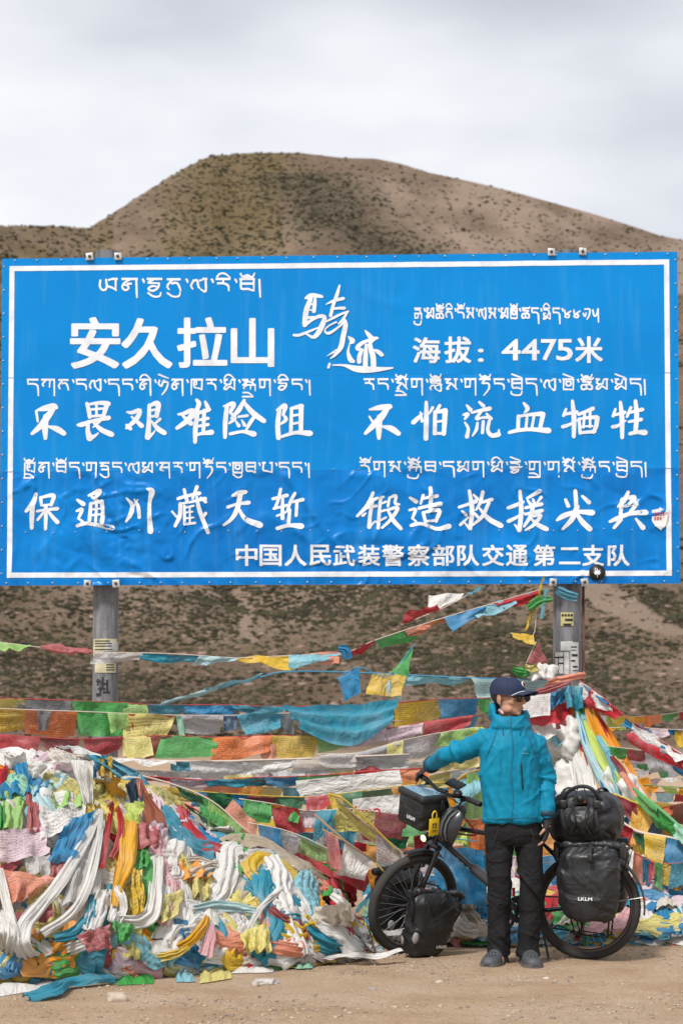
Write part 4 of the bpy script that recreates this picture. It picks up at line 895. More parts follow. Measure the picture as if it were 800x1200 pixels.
def string(label, Ya, Yb, pts, flags, cord='w', cw=.004, printed=.75, name='prayer_flag_string', group=GSTR):
    """pts: polyline in photo px; flags (x0, x1, drop, skew, colour[, drop at right end]) hang from it by px"""
    xa, xb = pts[0][0], pts[-1][0]
    xs = [p[0] for p in pts]; yy = [p[1] for p in pts]
    if xa > xb: xs = xs[::-1]; yy = yy[::-1]
    dep = lambda x: Ya+(Yb-Ya)*(x-xa)/(xb-xa)
    top = lambda x: P(x, interp(x, xs, yy), dep(x))
    mid = top((xa+xb)/2)
    root = empty(name, mid, label=label, cat='prayer flags', group=group); inv = Matrix.Translation(-mid)
    sp = catmull([(x, y) for x, y in zip(xs, yy)], 6) if len(xs) > 2 else [(xs[0]+(xs[1]-xs[0])*i/8, yy[0]+(yy[1]-yy[0])*i/8) for i in range(9)]
    mb = MB(); mb.tube([inv @ (P(x, y, dep(x))+Vector((0, .004, 0))) for x, y in sp], cw, 5); mb.build('cord', cordc[cord], root)
    for i, f in enumerate(flags):
        x0, x1, dr, sk, cn = f[:5]; dr2 = f[5] if len(f) > 5 else dr
        d0 = dep(x0); d1 = dep(x1); y0 = interp(x0, xs, yy); y1 = interp(x1, xs, yy); o = .012*((i % 2)*2-1)+rnd.uniform(-.01, .01)
        if rnd.random() < .3:
            if rnd.random() < .5: dr2 *= rnd.uniform(.45, .8)
            else: dr *= rnd.uniform(.45, .8)
        shr = rnd.uniform(-.05, .14)*(x1-x0); sk += rnd.uniform(-.12, .12)*abs(dr)
        dr *= rnd.uniform(.9, 1.12); dr2 *= rnd.uniform(.88, 1.12); lift = rnd.uniform(-.08, .10)
        c4 = [P(x0, y0, d0+o), P(x1, y1, d1+o), P(x1+sk-shr, y1+dr2, d1+o+lift), P(x0+sk+shr, y0+dr, d0+o+lift*.6)]
        c4 = [inv @ p for p in c4]
        wd = (x1-x0)*d0/F
        patch('flag', c4, cn, root, 8, 7, fold=.055*wd+.008, nf=rnd.uniform(.8, 2.0), printed=(rnd.random() < printed), crump=.03*max(.25, wd)+.006, fray=.006, along=rnd.choice('vvu'), belly=rnd.uniform(0, .04)*wd)
    return root
# ---- upper strings
string('flag string from the left edge past the left pole, rising to the right sign clamp', 15.9, 16.75,
 [(-12, 751), (60, 760), (110, 764), (200, 766), (280, 771), (340, 768), (400, 766), (440, 750), (500, 730), (560, 712), (636, 690)],
 [(-10, 36, 10, 2, 'pgreen', 3), (45, 108, 6, 4, 'rose', 3), (112, 168, 12, -6, 'sheer', 7), (160, 236, 8, 4, 'teal', 5), (234, 282, 12, -10, 'pcyan', 3), (276, 340, 4, 6, 'yellow', 18), (338, 402, 28, -6, 'cyan', 6), (352, 398, 6, 4, 'salmon', 10),
  (410, 440, 16, -8, 'red', 12), (440, 492, 10, 2, 'green', 14), (474, 528, 8, 0, 'salmon', 4), (490, 522, 12, -4, 'saffron', 2), (520, 566, 20, 6, 'blue', 4), (550, 602, 10, 6, 'cyan', 12), (578, 630, 6, 4, 'red', 12), (612, 634, 10, 0, 'blue', 4)], 'w', printed=.1)
string('short string of red and white pennants just under the lower edge of the sign', 16.7, 16.9, [(470, 732), (520, 712), (560, 690)],
 [(470, 515, -22, 4, 'red', -6), (500, 540, -24, 2, 'white', -6), (545, 560, -4, 8, 'teal')], 'w', printed=.05)
string('pale blue string rising from lower left to the right pole behind the cap', 15.7, 16.7,
 [(180, 828), (240, 812), (300, 795), (340, 787), (440, 789), (540, 794), (640, 797)],
 [(188, 255, -3, 8, 'pcyan', -5), (240, 304, -6, 2, 'cyan', -6), (436, 476, 36, -8, 'yellow', 26), (444, 472, 34, 0, 'pcyan', 30), (470, 545, 9, 2, 'cyan', 3), (550, 640, 40, 2, 'pcyan', 36)], 'b', .006, printed=.1)
string('three blue and green triangles knotted on a short cord near the middle', 15.9, 15.9, [(394, 796), (420, 782), (455, 792), (486, 754)],
 [(396, 420, 28, 4, 'blue', 42), (458, 484, 2, 0, 'green', 32)], 'b', printed=0)
string('yellow and rose pennants dangling from the right sign clamp beside the pole', 16.75, 16.75, [(628, 700), (624, 745), (597, 742)] [::-1],
 [(598, 624, 12, 4, 'yellow', 14), (612, 630, -36, 8, 'yellow', -30)], 'w', printed=0)
string('rose triangle hanging left of the right pole above the wrapped bundles', 16.7, 16.7, [(616, 778), (628, 752)],
 [(617, 630, 6, 16, 'rose', 30)], 'w', printed=0)
# ---- middle rows between the poles
string('topmost long row of flags behind the mound, ending with a big teal drape', 15.0, 16.3,
 [(-12, 818), (60, 820), (135, 823), (185, 826), (270, 826), (330, 828), (440, 825), (520, 819), (575, 818)],
 [(-12, 30, 20, 0, 'pyellow'), (20, 84, 16, 2, 'dgrey', 18), (84, 150, 38, 4, 'green', 40), (140, 172, 34, 6, 'pgreen'), (172, 218, 11, 0, 'teal'), (216, 275, 13, 0, 'blue', 16), (270, 332, 12, 0, 'teal', 14), (464, 516, 28, -4, 'yellow', 22), (514, 562, 22, 0, 'blue', 20), (560, 576, 20, 0, 'green')], 'r', printed=.8)
string('second row of flags from the left edge with orange and sheer cloths', 14.9, 15.6,
 [(-12, 830), (40, 832), (100, 834), (200, 838), (300, 838), (350, 836), (470, 845)],
 [(-10, 30, 26, 2, 'yellow', 22), (26, 92, 26, 2, 'orange', 30), (44, 60, 24, 0, 'dgrey'), (90, 130, 28, 2, 'green', 26), (126, 150, 24, 0, 'pgreen'), (146, 206, 48, -8, 'pyellow', 28), (150, 206, 26, 4, 'red', 10), (206, 214, 24, 4, 'mint'), (212, 262, 20, 0, 'grey', 24), (262, 280, 18, 0, 'navy'), (276, 330, 22, 4, 'teal', 28), (328, 345, 26, 0, 'dgrey')], 'w', printed=.8)
string('third row of flags, dark red at the left edge then green, orange and yellow', 14.7, 15.3,
 [(-12, 860), (48, 864), (98, 866), (190, 862), (250, 864), (320, 862), (400, 862), (500, 846), (560, 838)],
 [(-12, 48, 20, 2, 'red'), (46, 94, 20, 2, 'dred'), (98, 146, 22, -2, 'red'), (144, 176, 26, 6, 'pyellow', 24), (172, 202, 26, -4, 'rose', 24), (190, 256, 26, -6, 'green', 20), (250, 320, 30, -4, 'orange', 18), (300, 322, 28, 0, 'salmon'), (318, 372, 24, -6, 'yellow', 30), (368, 408, 22, 4, 'pgreen', 14), (406, 452, 16, 0, 'ppink', 14), (450, 496, 16, 0, 'ppink', 12), (496, 552, 26, 0, 'red', 22), (530, 560, 18, 0, 'teal')], 'r', printed=.7)
string('row of pale washed-out flags left of the jacket', 14.4, 15.2, [(370, 884), (420, 882), (470, 868), (520, 858), (560, 852)],
 [(372, 420, 16, 0, 'sheer', 18), (418, 468, 22, -4, 'grey', 18), (452, 472, 20, 0, 'pyellow'), (470, 522, 24, -6, 'grey', 26), (516, 556, 14, -10, 'pgreen', 20), (548, 566, 20, 0, 'lime')], 'w', printed=.8)
string('long white rolled row across the left half just above the mound', 14.2, 14.6, [(-12, 880), (60, 884), (200, 892), (330, 890), (480, 884)],
 [(-12, 60, 7, 0, 'white'), (56, 130, 8, 0, 'ppink'), (126, 202, 7, 0, 'white', 9), (200, 222, 12, 0, 'teal'), (222, 284, 21, 0, 'white', 20), (284, 346, 20, 0, 'white', 18), (344, 416, 16, 0, 'sheer', 14), (414, 480, 16, 0, 'grey', 12)], 'w', .007, printed=.25)
string('narrow row of blue, orange, green and red flags at handlebar bag height', 13.95, 14.3, [(150, 908), (240, 914), (300, 911), (346, 910), (398, 907), (440, 903), (500, 900)],
 [(150, 200, 7, 0, 'red'), (196, 246, 9, 2, 'ppink', 8), (240, 312, 10, 0, 'teal', 9), (294, 347, 9, 0, 'saffron', 8), (310, 350, 15, 0, 'blue', 13), (348, 398, 13, 0, 'green', 9), (397, 442, 12, 0, 'red', 9), (440, 500, 16, 0, 'orange', 12)], 'r', printed=.3)
string('row of bright small flags with a green knot in the middle', 13.8, 14.1, [(190, 922), (240, 928), (300, 932), (356, 934), (400, 930), (460, 922), (530, 916)],
 [(196, 232, 14, 2, 'yellow'), (228, 244, 18, -6, 'blue'), (242, 270, 26, 4, 'dgreen'), (270, 292, 16, 2, 'blue'), (290, 326, 11, 0, 'dred'), (322, 358, 20, -4, 'dgreen', 24), (358, 384, 22, 0, 'red', 20), (384, 404, 34, -6, 'yellow', 20), (400, 424, 24, 0, 'dgreen')], 'y', printed=.3)
string('row of flags in blue, gold, green and red below the white banner', 13.55, 13.75, [(280, 936), (320, 942), (360, 950), (420, 948), (470, 956), (540, 950)],
 [(286, 318, 24, 0, 'green', 22), (290, 314, 8, 2, 'blue'), (312, 340, 14, 0, 'gold', 10), (336, 354, 16, -6, 'green'), (318, 350, 30, 4, 'red', 26), (346, 374, 24, 2, 'ppink', 20), (370, 394, 34, -8, 'teal', 28), (392, 442, 26, -2, 'pyellow', 24), (440, 476, 28, 0, 'dred', 30), (474, 500, 26, -4, 'green', 28), (498, 530, 20, 0, 'salmon', 30)], 'w', printed=.4)
string('steep string of big green and red flags running down from upper left', 13.25, 13.45, [(150, 905), (205, 920), (250, 940), (290, 975), (335, 1006), (372, 1022)],
 [(206, 236, 14, 6, 'dgreen', 12), (232, 264, 22, 0, 'green', 18), (244, 292, 62, 4, 'pgreen', 34), (262, 300, -14, 8, 'salmon', -18), (284, 330, 40, -4, 'red', 20), (328, 344, 14, 0, 'dred')], 'w', .006, printed=.7)
string('string of sheer grey green and rose flags falling away from the top of the mound', 13.2, 13.4, [(150, 908), (188, 930), (228, 948), (262, 975), (300, 1005)],
 [(152, 184, 40, 10, 'rose', 34), (186, 228, 26, 4, 'rose', 36), (222, 262, 36, -4, 'dgreen', 26), (256, 270, 18, -4, 'pyellow')], 'r', .006, printed=.5)
string('low string of blue, grey and pale flags above the rags in the middle', 13.3, 13.5, [(290, 964), (330, 972), (362, 984), (400, 1004), (436, 1030)],
 [(302, 328, 30, 4, 'blue', 26), (322, 362, 22, -4, 'grey', 28), (352, 384, 26, -4, 'pgreen', 34), (382, 402, 26, 2, 'lime', 22), (400, 436, 22, -8, 'red', 18)], 'w', printed=.6)
string('row of teal and green flags crossing behind the front wheel', 13.85, 13.95, [(320, 974), (372, 976), (420, 970), (470, 976), (560, 986)],
 [(330, 372, 18, 4, 'teal', 20), (370, 396, 30, 0, 'grey', 26), (394, 420, 24, -2, 'teal', 22), (420, 450, 18, 2, 'dred', 14), (446, 480, 20, -2, 'dgreen', 18), (484, 505, 22, 0, 'dred', 24)], 'b', printed=.3)
string('lowest row of flags with a dark rose one and lime ones over the rags', 13.3, 13.4, [(325, 1004), (356, 1012), (390, 1012), (432, 1020), (470, 1030)],
 [(326, 356, 22, 0, 'blue', 18), (350, 372, 34, 4, 'lime', 26), (372, 400, 22, 6, 'green', 34), (396, 432, 30, -4, 'red', 22), (430, 470, 30, 4, 'saffron', 26)], 'r', printed=.5)
string('dark rose pennant and white pennant hanging next to the front tyre', 13.2, 13.2, [(378, 972), (400, 984), (436, 1008), (450, 1022)],
 [(380, 396, 40, 4, 'rose', 34), (404, 436, 34, -10, 'white', 22)], 'y', printed=.3)
string('yellow sheer flag and white pennant beside the handlebar bag', 13.15, 13.3, [(384, 930), (404, 938), (430, 962), (468, 1000)],
 [(392, 442, 28, 0, 'pyellow', 14), (440, 474, 46, -4, 'sheer', 18)], 'y', .007, printed=.3)
# printed banners
def lone(name, label, cat, c4, cn, group=None, **k):
    c4 = [P(*q) for q in c4]; mid = sum(c4, Vector())/4
    o = patch(name, [p-mid for p in c4], cn, None, **k); o.location = mid
    return tag(o, label, cat, group)
ban = lone('banner', 'white cloth banner with big red letters behind the front wheel', 'banner', [(413, 936, 13.9), (500, 928, 13.95), (500, 962, 13.95), (413, 966, 13.9)], 'white', fold=.012, nf=1.2)
bt_ = MB()
def banner_text(txt, x0, y0, x1, y1, Y, slope=-.06):
    v, f = glyph_mesh(txt, .01); xa, xb = min(q[0] for q in v), max(q[0] for q in v); ya, yb = min(q[1] for q in v), max(q[1] for q in v)
    V = [P(x0+(x1-x0)*(q[0]-xa)/(xb-xa), y1+(y0-y1)*(q[1]-ya)/(yb-ya)+slope*((x1-x0)*(q[0]-xa)/(xb-xa)), Y)-ban.location for q in v]
    return obj('red_letter', mesh_from('red_letter', V, f, smooth=False), mat('red_letters', (.5, .02, .03), .8), ban)
for ch_, a_, b__, c_, d_ in (('J', 412, 945, 418, 961), ('u', 419, 949, 426, 961), ('c', 427, 948, 435, 960), ('o', 436, 947, 446, 959)): banner_text(ch_, a_, b__, c_, d_, 13.82)
lone('white_banner', 'long white banner with pale panels above the handlebar bag', 'banner', [(346, 915, 14.05), (468, 902, 14.2), (470, 922, 14.2), (350, 938, 14.05)], 'white', fold=.01, nf=1.0)
lone('teal_drape', 'big teal cloth sagging in a loop under the top row of flags', 'cloth', [(330, 828, 15.0), (466, 824, 15.3), (460, 846, 15.1), (352, 852, 14.9)], 'teal', fold=.05, nf=2.4, along='u', belly=.14, nu=18, nv=14, sag=.02)
lone('blue_sheet', 'smooth blue cloth sheet hanging between the fork and the left trouser leg', 'cloth', [(505, 990, 13.75), (566, 996, 13.75), (570, 1062, 13.7), (512, 1058, 13.65)], 'blue', fold=.035, nf=1.6, crump=.03, nu=18, nv=14)
# twigs
for k_, (a, b_) in enumerate((((368, 954), (440, 1010)), ((388, 928), (446, 980)))):
    pa_ = P(*a, 13.25); pb_ = P(*b_, 13.15); mb = MB(); mb.tube([Vector(), (pb_-pa_)*.5+Vector((0, 0, -.02)), pb_-pa_], [.009, .008, .006], 6)
    o = mb.build('stick', mat('twig', (.25, .17, .11), .9, bump=(40, .5, .003))); o.location = pa_; tag(o, ('bare brown stick slanting down to the front tyre', 'upper bamboo stick tied with a green knot, pointing at the handlebar bag')[k_], 'stick')
# ---- dense back rows filling the middle
def auto_row(label, Y, pts, cols, seed, dr=(16, 26), wd=(20, 44), cord='w', pr=.5):
    q = random.Random(seed); x = pts[0][0]; fl = []
    while x < pts[-1][0]-8:
        w_ = q.uniform(*wd); d_ = q.uniform(*dr); fl.append((x, min(x+w_+4, pts[-1][0]), d_, q.uniform(-5, 5), q.choice(cols), d_+q.uniform(-5, 5))); x += w_+q.uniform(-4, 3)
    return string(label, Y, Y+.3, pts, fl, cord, printed=pr)
MIX = ['red', 'green', 'white', 'blue', 'yellow', 'teal', 'orange', 'rose', 'grey', 'pgreen', 'ppink', 'saffron', 'dgreen', 'dred', 'pyellow', 'white']
auto_row('back row just under the white rolled row, mostly pale cloths', 14.9, [(60, 897), (250, 906), (400, 900), (560, 884)], ['white', 'sheer', 'ppink', 'grey', 'white', 'red', 'pyellow'], 1, (12, 18))
auto_row('back row with red, white and green cloths left of the jacket elbow', 15.1, [(200, 915), (350, 924), (470, 914), (570, 896)], MIX, 2, (16, 24))
auto_row('back row of bright cloths behind the green knot', 14.8, [(230, 938), (370, 950), (480, 942), (600, 925)], MIX, 3, (18, 28), cord='y')
auto_row('back row passing behind the handlebar bag', 14.7, [(300, 958), (420, 972), (520, 965), (640, 948)], MIX, 4, (20, 30), cord='r')
auto_row('lower back row behind the front wheel and helmet', 14.6, [(390, 984), (480, 994), (570, 988), (660, 976)], MIX, 5, (22, 34), cord='g')
auto_row('lowest back row just over the rag drift', 14.5, [(440, 1010), (540, 1020), (640, 1014), (745, 1006)], MIX, 6, (20, 30), cord='b')
auto_row('back row hanging over the pole base behind the rear bag', 15.6, [(600, 958), (680, 968), (760, 950), (815, 938)], MIX, 7, (22, 32), cord='r')
auto_row('second row over the pole base, darker cloths', 15.4, [(610, 985), (700, 994), (780, 984), (815, 978)], ['dred', 'navy', 'dgreen', 'red', 'saffron', 'teal', 'yellow', 'green'], 8, (22, 34), cord='w')
auto_row('pale row across the far right ground, wind-blown', 19.5, [(700, 884), (760, 889), (815, 890)], ['white', 'ppink', 'grey', 'pcyan', 'lime'], 9, (8, 14), (12, 24))
auto_row('bright row low at the right edge above the garland', 16.2, [(728, 934), (770, 940), (815, 946)], MIX, 10, (14, 22), (14, 26))
auto_row('washed-out row at the right edge just above the rag drift', 15.2, [(740, 1018), (780, 1028), (815, 1030)], ['white', 'cream', 'pcyan', 'salmon', 'blue', 'white'], 11, (16, 24), (14, 26))
# ---- right side strings
string('striped bunting of blue, white and red running down to the right from the right pole', 16.6, 15.0, [(678, 797), (700, 812), (740, 845), (800, 884), (812, 892)],
 [(680, 716, 20, 0, 'white', 12), (680, 712, 9, 0, 'blue', 6), (684, 728, 26, 0, 'red', 10), (735, 800, 8, 0, 'blue', 6), (742, 806, 14, -8, 'white', 8), (746, 810, 20, -10, 'red', 10)], 'r', printed=0)
string('thin string of small pennants across the hillside to the right edge', 17.5, 18.5, [(686, 838), (730, 840), (770, 838), (812, 832)],
 [(690, 709, 14, 0, 'white'), (709, 732, 16, 2, 'lime', 14), (713, 742, 10, 2, 'yellow', 14), (740, 755, 8, 0, 'saffron'), (755, 775, 15, 0, 'orange', 9), (775, 795, 14, -2, 'green', 6), (795, 806, 10, 0, 'red')], 'w', printed=.05)
string('second thin string of pennants at the right, orange then pale pink and blue', 16.9, 17.5, [(696, 854), (740, 852), (770, 854), (812, 856)],
 [(699, 722, 8, 2, 'saffron', 2), (718, 734, 3, 2, 'lime'), (760, 782, 12, -2, 'ppink', 8), (782, 802, 12, 0, 'blue', 6), (790, 806, 20, 0, 'yellow')], 'w', printed=0)
string('low string of green, rose and grey flags right of the wrapped pole', 16.0, 16.4, [(706, 874), (740, 878), (770, 882), (812, 886)],
 [(712, 733, 14, 0, 'green', 12), (732, 755, 12, 2, 'rose'), (754, 782, 24, 4, 'grey', 20), (772, 800, 20, 4, 'blue', 26), (784, 806, 14, 0, 'salmon')], 'w', printed=.2)
rs = random.Random(5)
rows = [(893, 18.5, 'first'), (901, 17.8, 'second'), (910, 17.2, 'third'), (918, 16.8, 'fourth'), (926, 19.2, 'fifth')]
for k, (y, Y, nm) in enumerate(rows):
    fl = []; x = 700+rs.uniform(0, 10)
    while x < 808:
        wdt = rs.uniform(12, 24); fl.append((x, x+wdt, rs.uniform(6, 14), rs.uniform(-4, 6), rs.choice(['green', 'red', 'white', 'blue', 'saffron', 'lime', 'ppink', 'orange', 'pcyan', 'yellow', 'red']), rs.uniform(4, 12))); x += wdt+rs.uniform(-2, 5)
    string('%s highest of the low flag strings near the ground at the right edge' % nm, Y, Y+.6, [(694, y-4+rs.uniform(-2, 2)), (750, y+rs.uniform(-2, 3)), (812, y+rs.uniform(-3, 6))], fl, rs.choice('wgr'), printed=.1)
string('thick green garland slanting down to the right edge beside the rear bag', 14.6, 13.9, [(742, 924), (770, 946), (800, 972), (815, 985)],
 [(744, 770, 16, 4, 'green', 20), (766, 795, 20, -2, 'green', 16), (790, 812, 18, 0, 'mint', 14)], 'g', .012, printed=.4)
string('white rope of yellow, blue and green flags just right of the rear bag', 14.3, 14.1, [(722, 958), (738, 970), (752, 976), (786, 982), (815, 990)],
 [(724, 742, 26, -2, 'red', 22), (738, 758, 18, 4, 'dgreen', 22), (754, 780, 42, -2, 'yellow', 38), (762, 786, 20, 4, 'blue', 30), (778, 806, 36, -2, 'blue', 40), (790, 812, 24, 4, 'dred')], 'w', .011, printed=.5)
string('string with large gold and dark blue flags behind the rear bag', 14.6, 14.4, [(718, 930), (745, 942), (772, 960), (812, 1000)],
 [(722, 745, 30, 2, 'dred', 26), (742, 768, 36, -8, 'gold', 20), (762, 782, 26, -4, 'navy', 30), (782, 806, 20, -6, 'salmon', 14), (774, 800, 40, -2, 'yellow', 30)], 'y', .009, printed=.5)
string('lowest string of flags at the right, red, green and blue above the rags', 14.2, 14.0, [(726, 985), (745, 1000), (770, 1012), (815, 1010)],
 [(728, 742, 26, -4, 'white', 28), (738, 754, 36, -2, 'salmon', 30), (752, 762, 34, 0, 'blue', 30), (760, 768, 26, 0, 'red'), (766, 776, 28, 0, 'green', 30), (774, 790, 26, 0, 'yellow'), (786, 812, 30, -4, 'teal', 26)], 'r', printed=.2)
string('row of flags seen through the rear wheel and behind the trousers', 14.3, 14.3, [(545, 1000), (620, 1004), (700, 1000), (735, 1002)],
 [(548, 580, 40, 0, 'teal', 44), (578, 604, 30, 0, 'ppink', 36), (634, 654, 40, 0, 'blue', 36), (652, 676, 36, 0, 'ppink', 40), (674, 700, 34, 0, 'red', 36), (698, 730, 40, 0, 'green', 40)], 'w', printed=.4)
string('row of flags between the jacket and the handlebar', 14.0, 14.2, [(520, 925), (550, 905), (585, 900)],
 [(500, 524, 40, 0, 'teal'), (520, 548, 50, 4, 'saffron', 60), (546, 572, 80, 0, 'pgreen', 90), (530, 560, 28, 4, 'cyan', 24)], 'y', printed=.3)
string('rows of flags under the handlebar seen behind the helmet', 14.1, 14.1, [(490, 958), (530, 962), (580, 958)],
 [(500, 524, 34, 0, 'navy'), (522, 548, 26, 0, 'lime', 30), (545, 575, 40, 0, 'orange', 30)], 'w', printed=.3)
# ---- wrapped right pole
gB = 'cloth bundles and scarves wrapped round the right pole'
def bundle(label, px, py, Y, rx, ry, rz, cn, squash=.1, seed=0, waist=None):
    c = P(px, py, Y); sx = Y/F; mb = MB(); mb.ell((0, 0, 0), (rx*sx, ry, rz*sx), seg=72, rings=48)
    me = mb.mesh('bundle')
    def fn(co, n):
        k = co.z/(rz*sx)
        d = .09*(.3-abs(N3(co.x*5+seed, co.z*4.5, co.y*5)))+.05*(.25-abs(N3(co.x*12, co.z*9+seed, co.y*12)))+.02*N3(co.x*28, co.z*20, co.y*28+seed)
        d += .010*math.sin(math.atan2(co.y, co.x)*7+4*N3(co.z*4, co.x*3, seed))
        return n*d
    displace(me, fn)
    for v in me.vertices:     # sack shape: fuller than an ellipsoid
        k = abs(v.co.z)/(rz*sx)
        f = 1+.22*k*k; v.co.x *= f; v.co.y *= f
    me.update()
    o = obj('cloth_bundle', me, cloth(cn)); o.location = c; return tag(o, label, 'bundle', gB)
bundle('grey white cloth sack tied round the right pole beside the jacket shoulder', 667, 870, 16.72, 31, .30, 30, 'white', seed=1)
bundle('lower pale cloth sack on the right pole above the black bags', 672, 930, 16.70, 38, .36, 46, 'white', seed=2)
bundle('wide wrapped base of the right pole behind the rear bag', 680, 1010, 16.9, 46, .42, 58, 'ppink', seed=3)
bundle('pale frilly cloth lump hanging right of the wrapped pole', 722, 925, 16.1, 17, .14, 27, 'white', seed=4)
bundle('small white cloth lump beside the frilly one, right of the pole', 738, 930, 15.8, 9, .1, 22, 'white', seed=5)
bundle('white crumpled cloth knotted on the strings above the cap', 636, 787, 16.6, 13, .08, 8, 'white', seed=6)
def bandk(label, y0, y1, cn, r, px=663, sk=0):
    c = P(px, (y0+y1)/2, 16.95); mb = MB(); hh = abs(P(px, y0, 16.95).z-P(px, y1, 16.95).z)/2; rings = []
    for k in range(7):
        z = -hh+2*hh*k/6; rr = r+.012*math.sin(k*1.9)
        rings.append([Vector((rr*math.cos(a)*(1+.03*N3(a*2, k*.5, r*30)), rr*math.sin(a), z+sk*math.cos(a)+.02*N3(a*3, k, 2))) for a in [2*math.pi*i/30 for i in range(30)]])
    mb.loft(rings, caps=False); o = mb.build('wrapped_scarf', cloth(cn)); o.location = c; o.location.y += .1; tag(o, label, 'scarf', gB)
bandk('orange scarf wound round the top of the bundle on the right pole', 791, 799, 'salmon', .165, sk=.03)
bandk('red scarf wound round the right pole under the blue knot', 826, 848, 'red', .2)
bandk('white cord binding between the two pale sacks', 894, 898, 'cream', .2)
Yp = 16.62
def sc_(label, pts, Y, wpx, cn, cat='scarf', nf=2.0, group=None, name='scarf', **k):
    s_, w_ = pxs(pts, Y, wpx); o0 = s_[0].copy(); o = scarf(name, [p-o0 for p in s_], w_, cn, nf=nf, **k); o.location = o0; return tag(o, label, cat, group)
lone('printed_flag', 'white flag with a dark rose lotus print beside the sunglasses', 'flag', [(611, 818, 16.3), (645, 812, 16.4), (644, 838, 16.3), (613, 842, 16.25)], 'white', gB, printed=True, fold=.01, nf=1)
lone('red_cloth', 'bright red cloth spread below the blue knot on the right pole', 'cloth', [(646, 822, Yp), (674, 824, Yp-.02), (686, 846, Yp-.05), (652, 850, Yp)], 'red', gB, fold=.04, nf=1.6)
lone('red_cloth', 'red flag hanging under the lotus print beside the chin', 'cloth', [(612, 838, 16.35), (650, 834, 16.4), (656, 850, 16.35), (616, 850, 16.3)], 'red', gB, fold=.02, nf=1.4)
lone('red_cloth', 'small dark red flap under the bright red cloth on the right pole', 'cloth', [(650, 846, Yp-.08), (664, 844, Yp-.08), (663, 860, Yp-.1), (652, 860, Yp-.1)], 'dred', gB, fold=.02, nf=1.2)
lone('white_cloth', 'white cloth tucked in behind the jacket shoulder', 'cloth', [(622, 850, 16.4), (646, 848, 16.45), (652, 862, 16.4), (630, 870, 16.3)], 'white', gB, fold=.02, nf=1.4)
lone('blue_cloth', 'blue cloth flap over the upper pale sack', 'cloth', [(644, 862, Yp-.1), (668, 858, Yp-.1), (666, 876, Yp-.2), (646, 872, Yp-.2)], 'cyan', gB, fold=.03, nf=1.6)
for lb, c4 in (('left half of the blue knot on the right pole', [(644, 812, Yp-.05), (664, 802, Yp-.1), (660, 822, Yp-.1), (646, 832, Yp-.05)]), ('right half of the blue knot on the right pole', [(660, 804, Yp-.1), (684, 806, Yp-.1), (684, 834, Yp-.1), (664, 830, Yp-.15)])):
    lone('blue_knot', lb, 'cloth', [q for q in c4], 'blue' if 'left' in lb else 'teal', gB, fold=.05, nf=1.8, crump=.04)
sc_('rose scarf twisted from the pole toward the cap', [(626, 812), (650, 806), (668, 800)], 16.5, [7, 9, 6], 'rose', group=gB)
sc_('green scarf hanging down the right side of the pole bundle', [(680, 828), (683, 850), (680, 874)], 16.5, [8, 10, 7], 'green', group=gB)
sc_('navy and blue scarf falling beside the green one', [(686, 842), (692, 880), (694, 915), (690, 925)], 16.45, [8, 10, 12, 6], 'blue', group=gB)
sc_('long pale pink scarf flowing down the right side of the bundles', [(680, 800), (688, 845), (698, 895), (702, 940), (700, 985)], [16.6, 16.5, 16.4, 16.2, 16.1], [6, 9, 12, 14, 14], 'ppink', group=gB)
sc_('lime scarf rolled along the right edge of the bundles', [(684, 806), (692, 850), (708, 890), (722, 915)], [16.6, 16.5, 16.3, 16.1], [5, 6, 7, 6], 'lime', group=gB)
sc_('broad gold scarf flowing down between pink scarf and frilly lump', [(694, 850), (704, 890), (712, 925), (714, 952)], [16.45, 16.3, 16.1, 16.0], [9, 18, 24, 26], 'saffron', group=gB, nf=3)
sc_('second gold scarf right of the broad one', [(704, 866), (720, 900), (726, 925)], [16.3, 16.1, 16.0], [8, 12, 12], 'gold', group=gB, nf=2)
sc_('light blue scarf draped beside the gold scarves', [(700, 862), (716, 890), (726, 920), (728, 938)], [16.2, 16.0, 15.9, 15.8], [6, 10, 14, 12], 'cyan', group=gB)
sc_('dark red scarf strip between the white lumps', [(716, 886), (730, 905), (738, 930)], [16.0, 15.8, 15.7], [5, 7, 7], 'dred', group=gB)
sc_('thick coloured roll slanting down to the right behind the rear bag', [(728, 905), (748, 932), (772, 958), (802, 985), (815, 1000)], [15.6, 15.0, 14.5, 14.1, 14.0], [7, 9, 10, 11, 11], 'salmon', group=gB, nf=3)
sc_('cyan cord tassel dangling from the right sign clamp', [(640, 690), (637, 705), (634, 725)], 16.7, [6, 4, 5], 'cyan', 'tassel', group=gB)
sc_('blue rag knotted at the top of the right pole under the sign', [(652, 691), (664, 697), (676, 700)], 16.72, [10, 12, 9], 'teal', 'rag', group=gB)
sc_('green rag fluttering under the sign beside the clamp tassel', [(618, 712), (632, 704), (646, 702)], 16.7, [10, 11, 6], 'green', 'rag', group=gB)
sc_('blue knot of cloth on the cord left of the red pennants', [(396, 760), (404, 762), (408, 772)], 15.9, [8, 12, 10], 'blue', 'rag', group=gB)
sc_('green tuft tied beside the white crumpled cloth', [(600, 784), (612, 788), (622, 786)], 16.6, [6, 12, 8], 'green', 'rag', group=gB, crump=.03)
sc_('small yellow tuft tied beside the green tuft', [(614, 780), (624, 784), (630, 782)], 16.55, [4, 9, 5], 'pyellow', 'rag', group=gB, crump=.03)

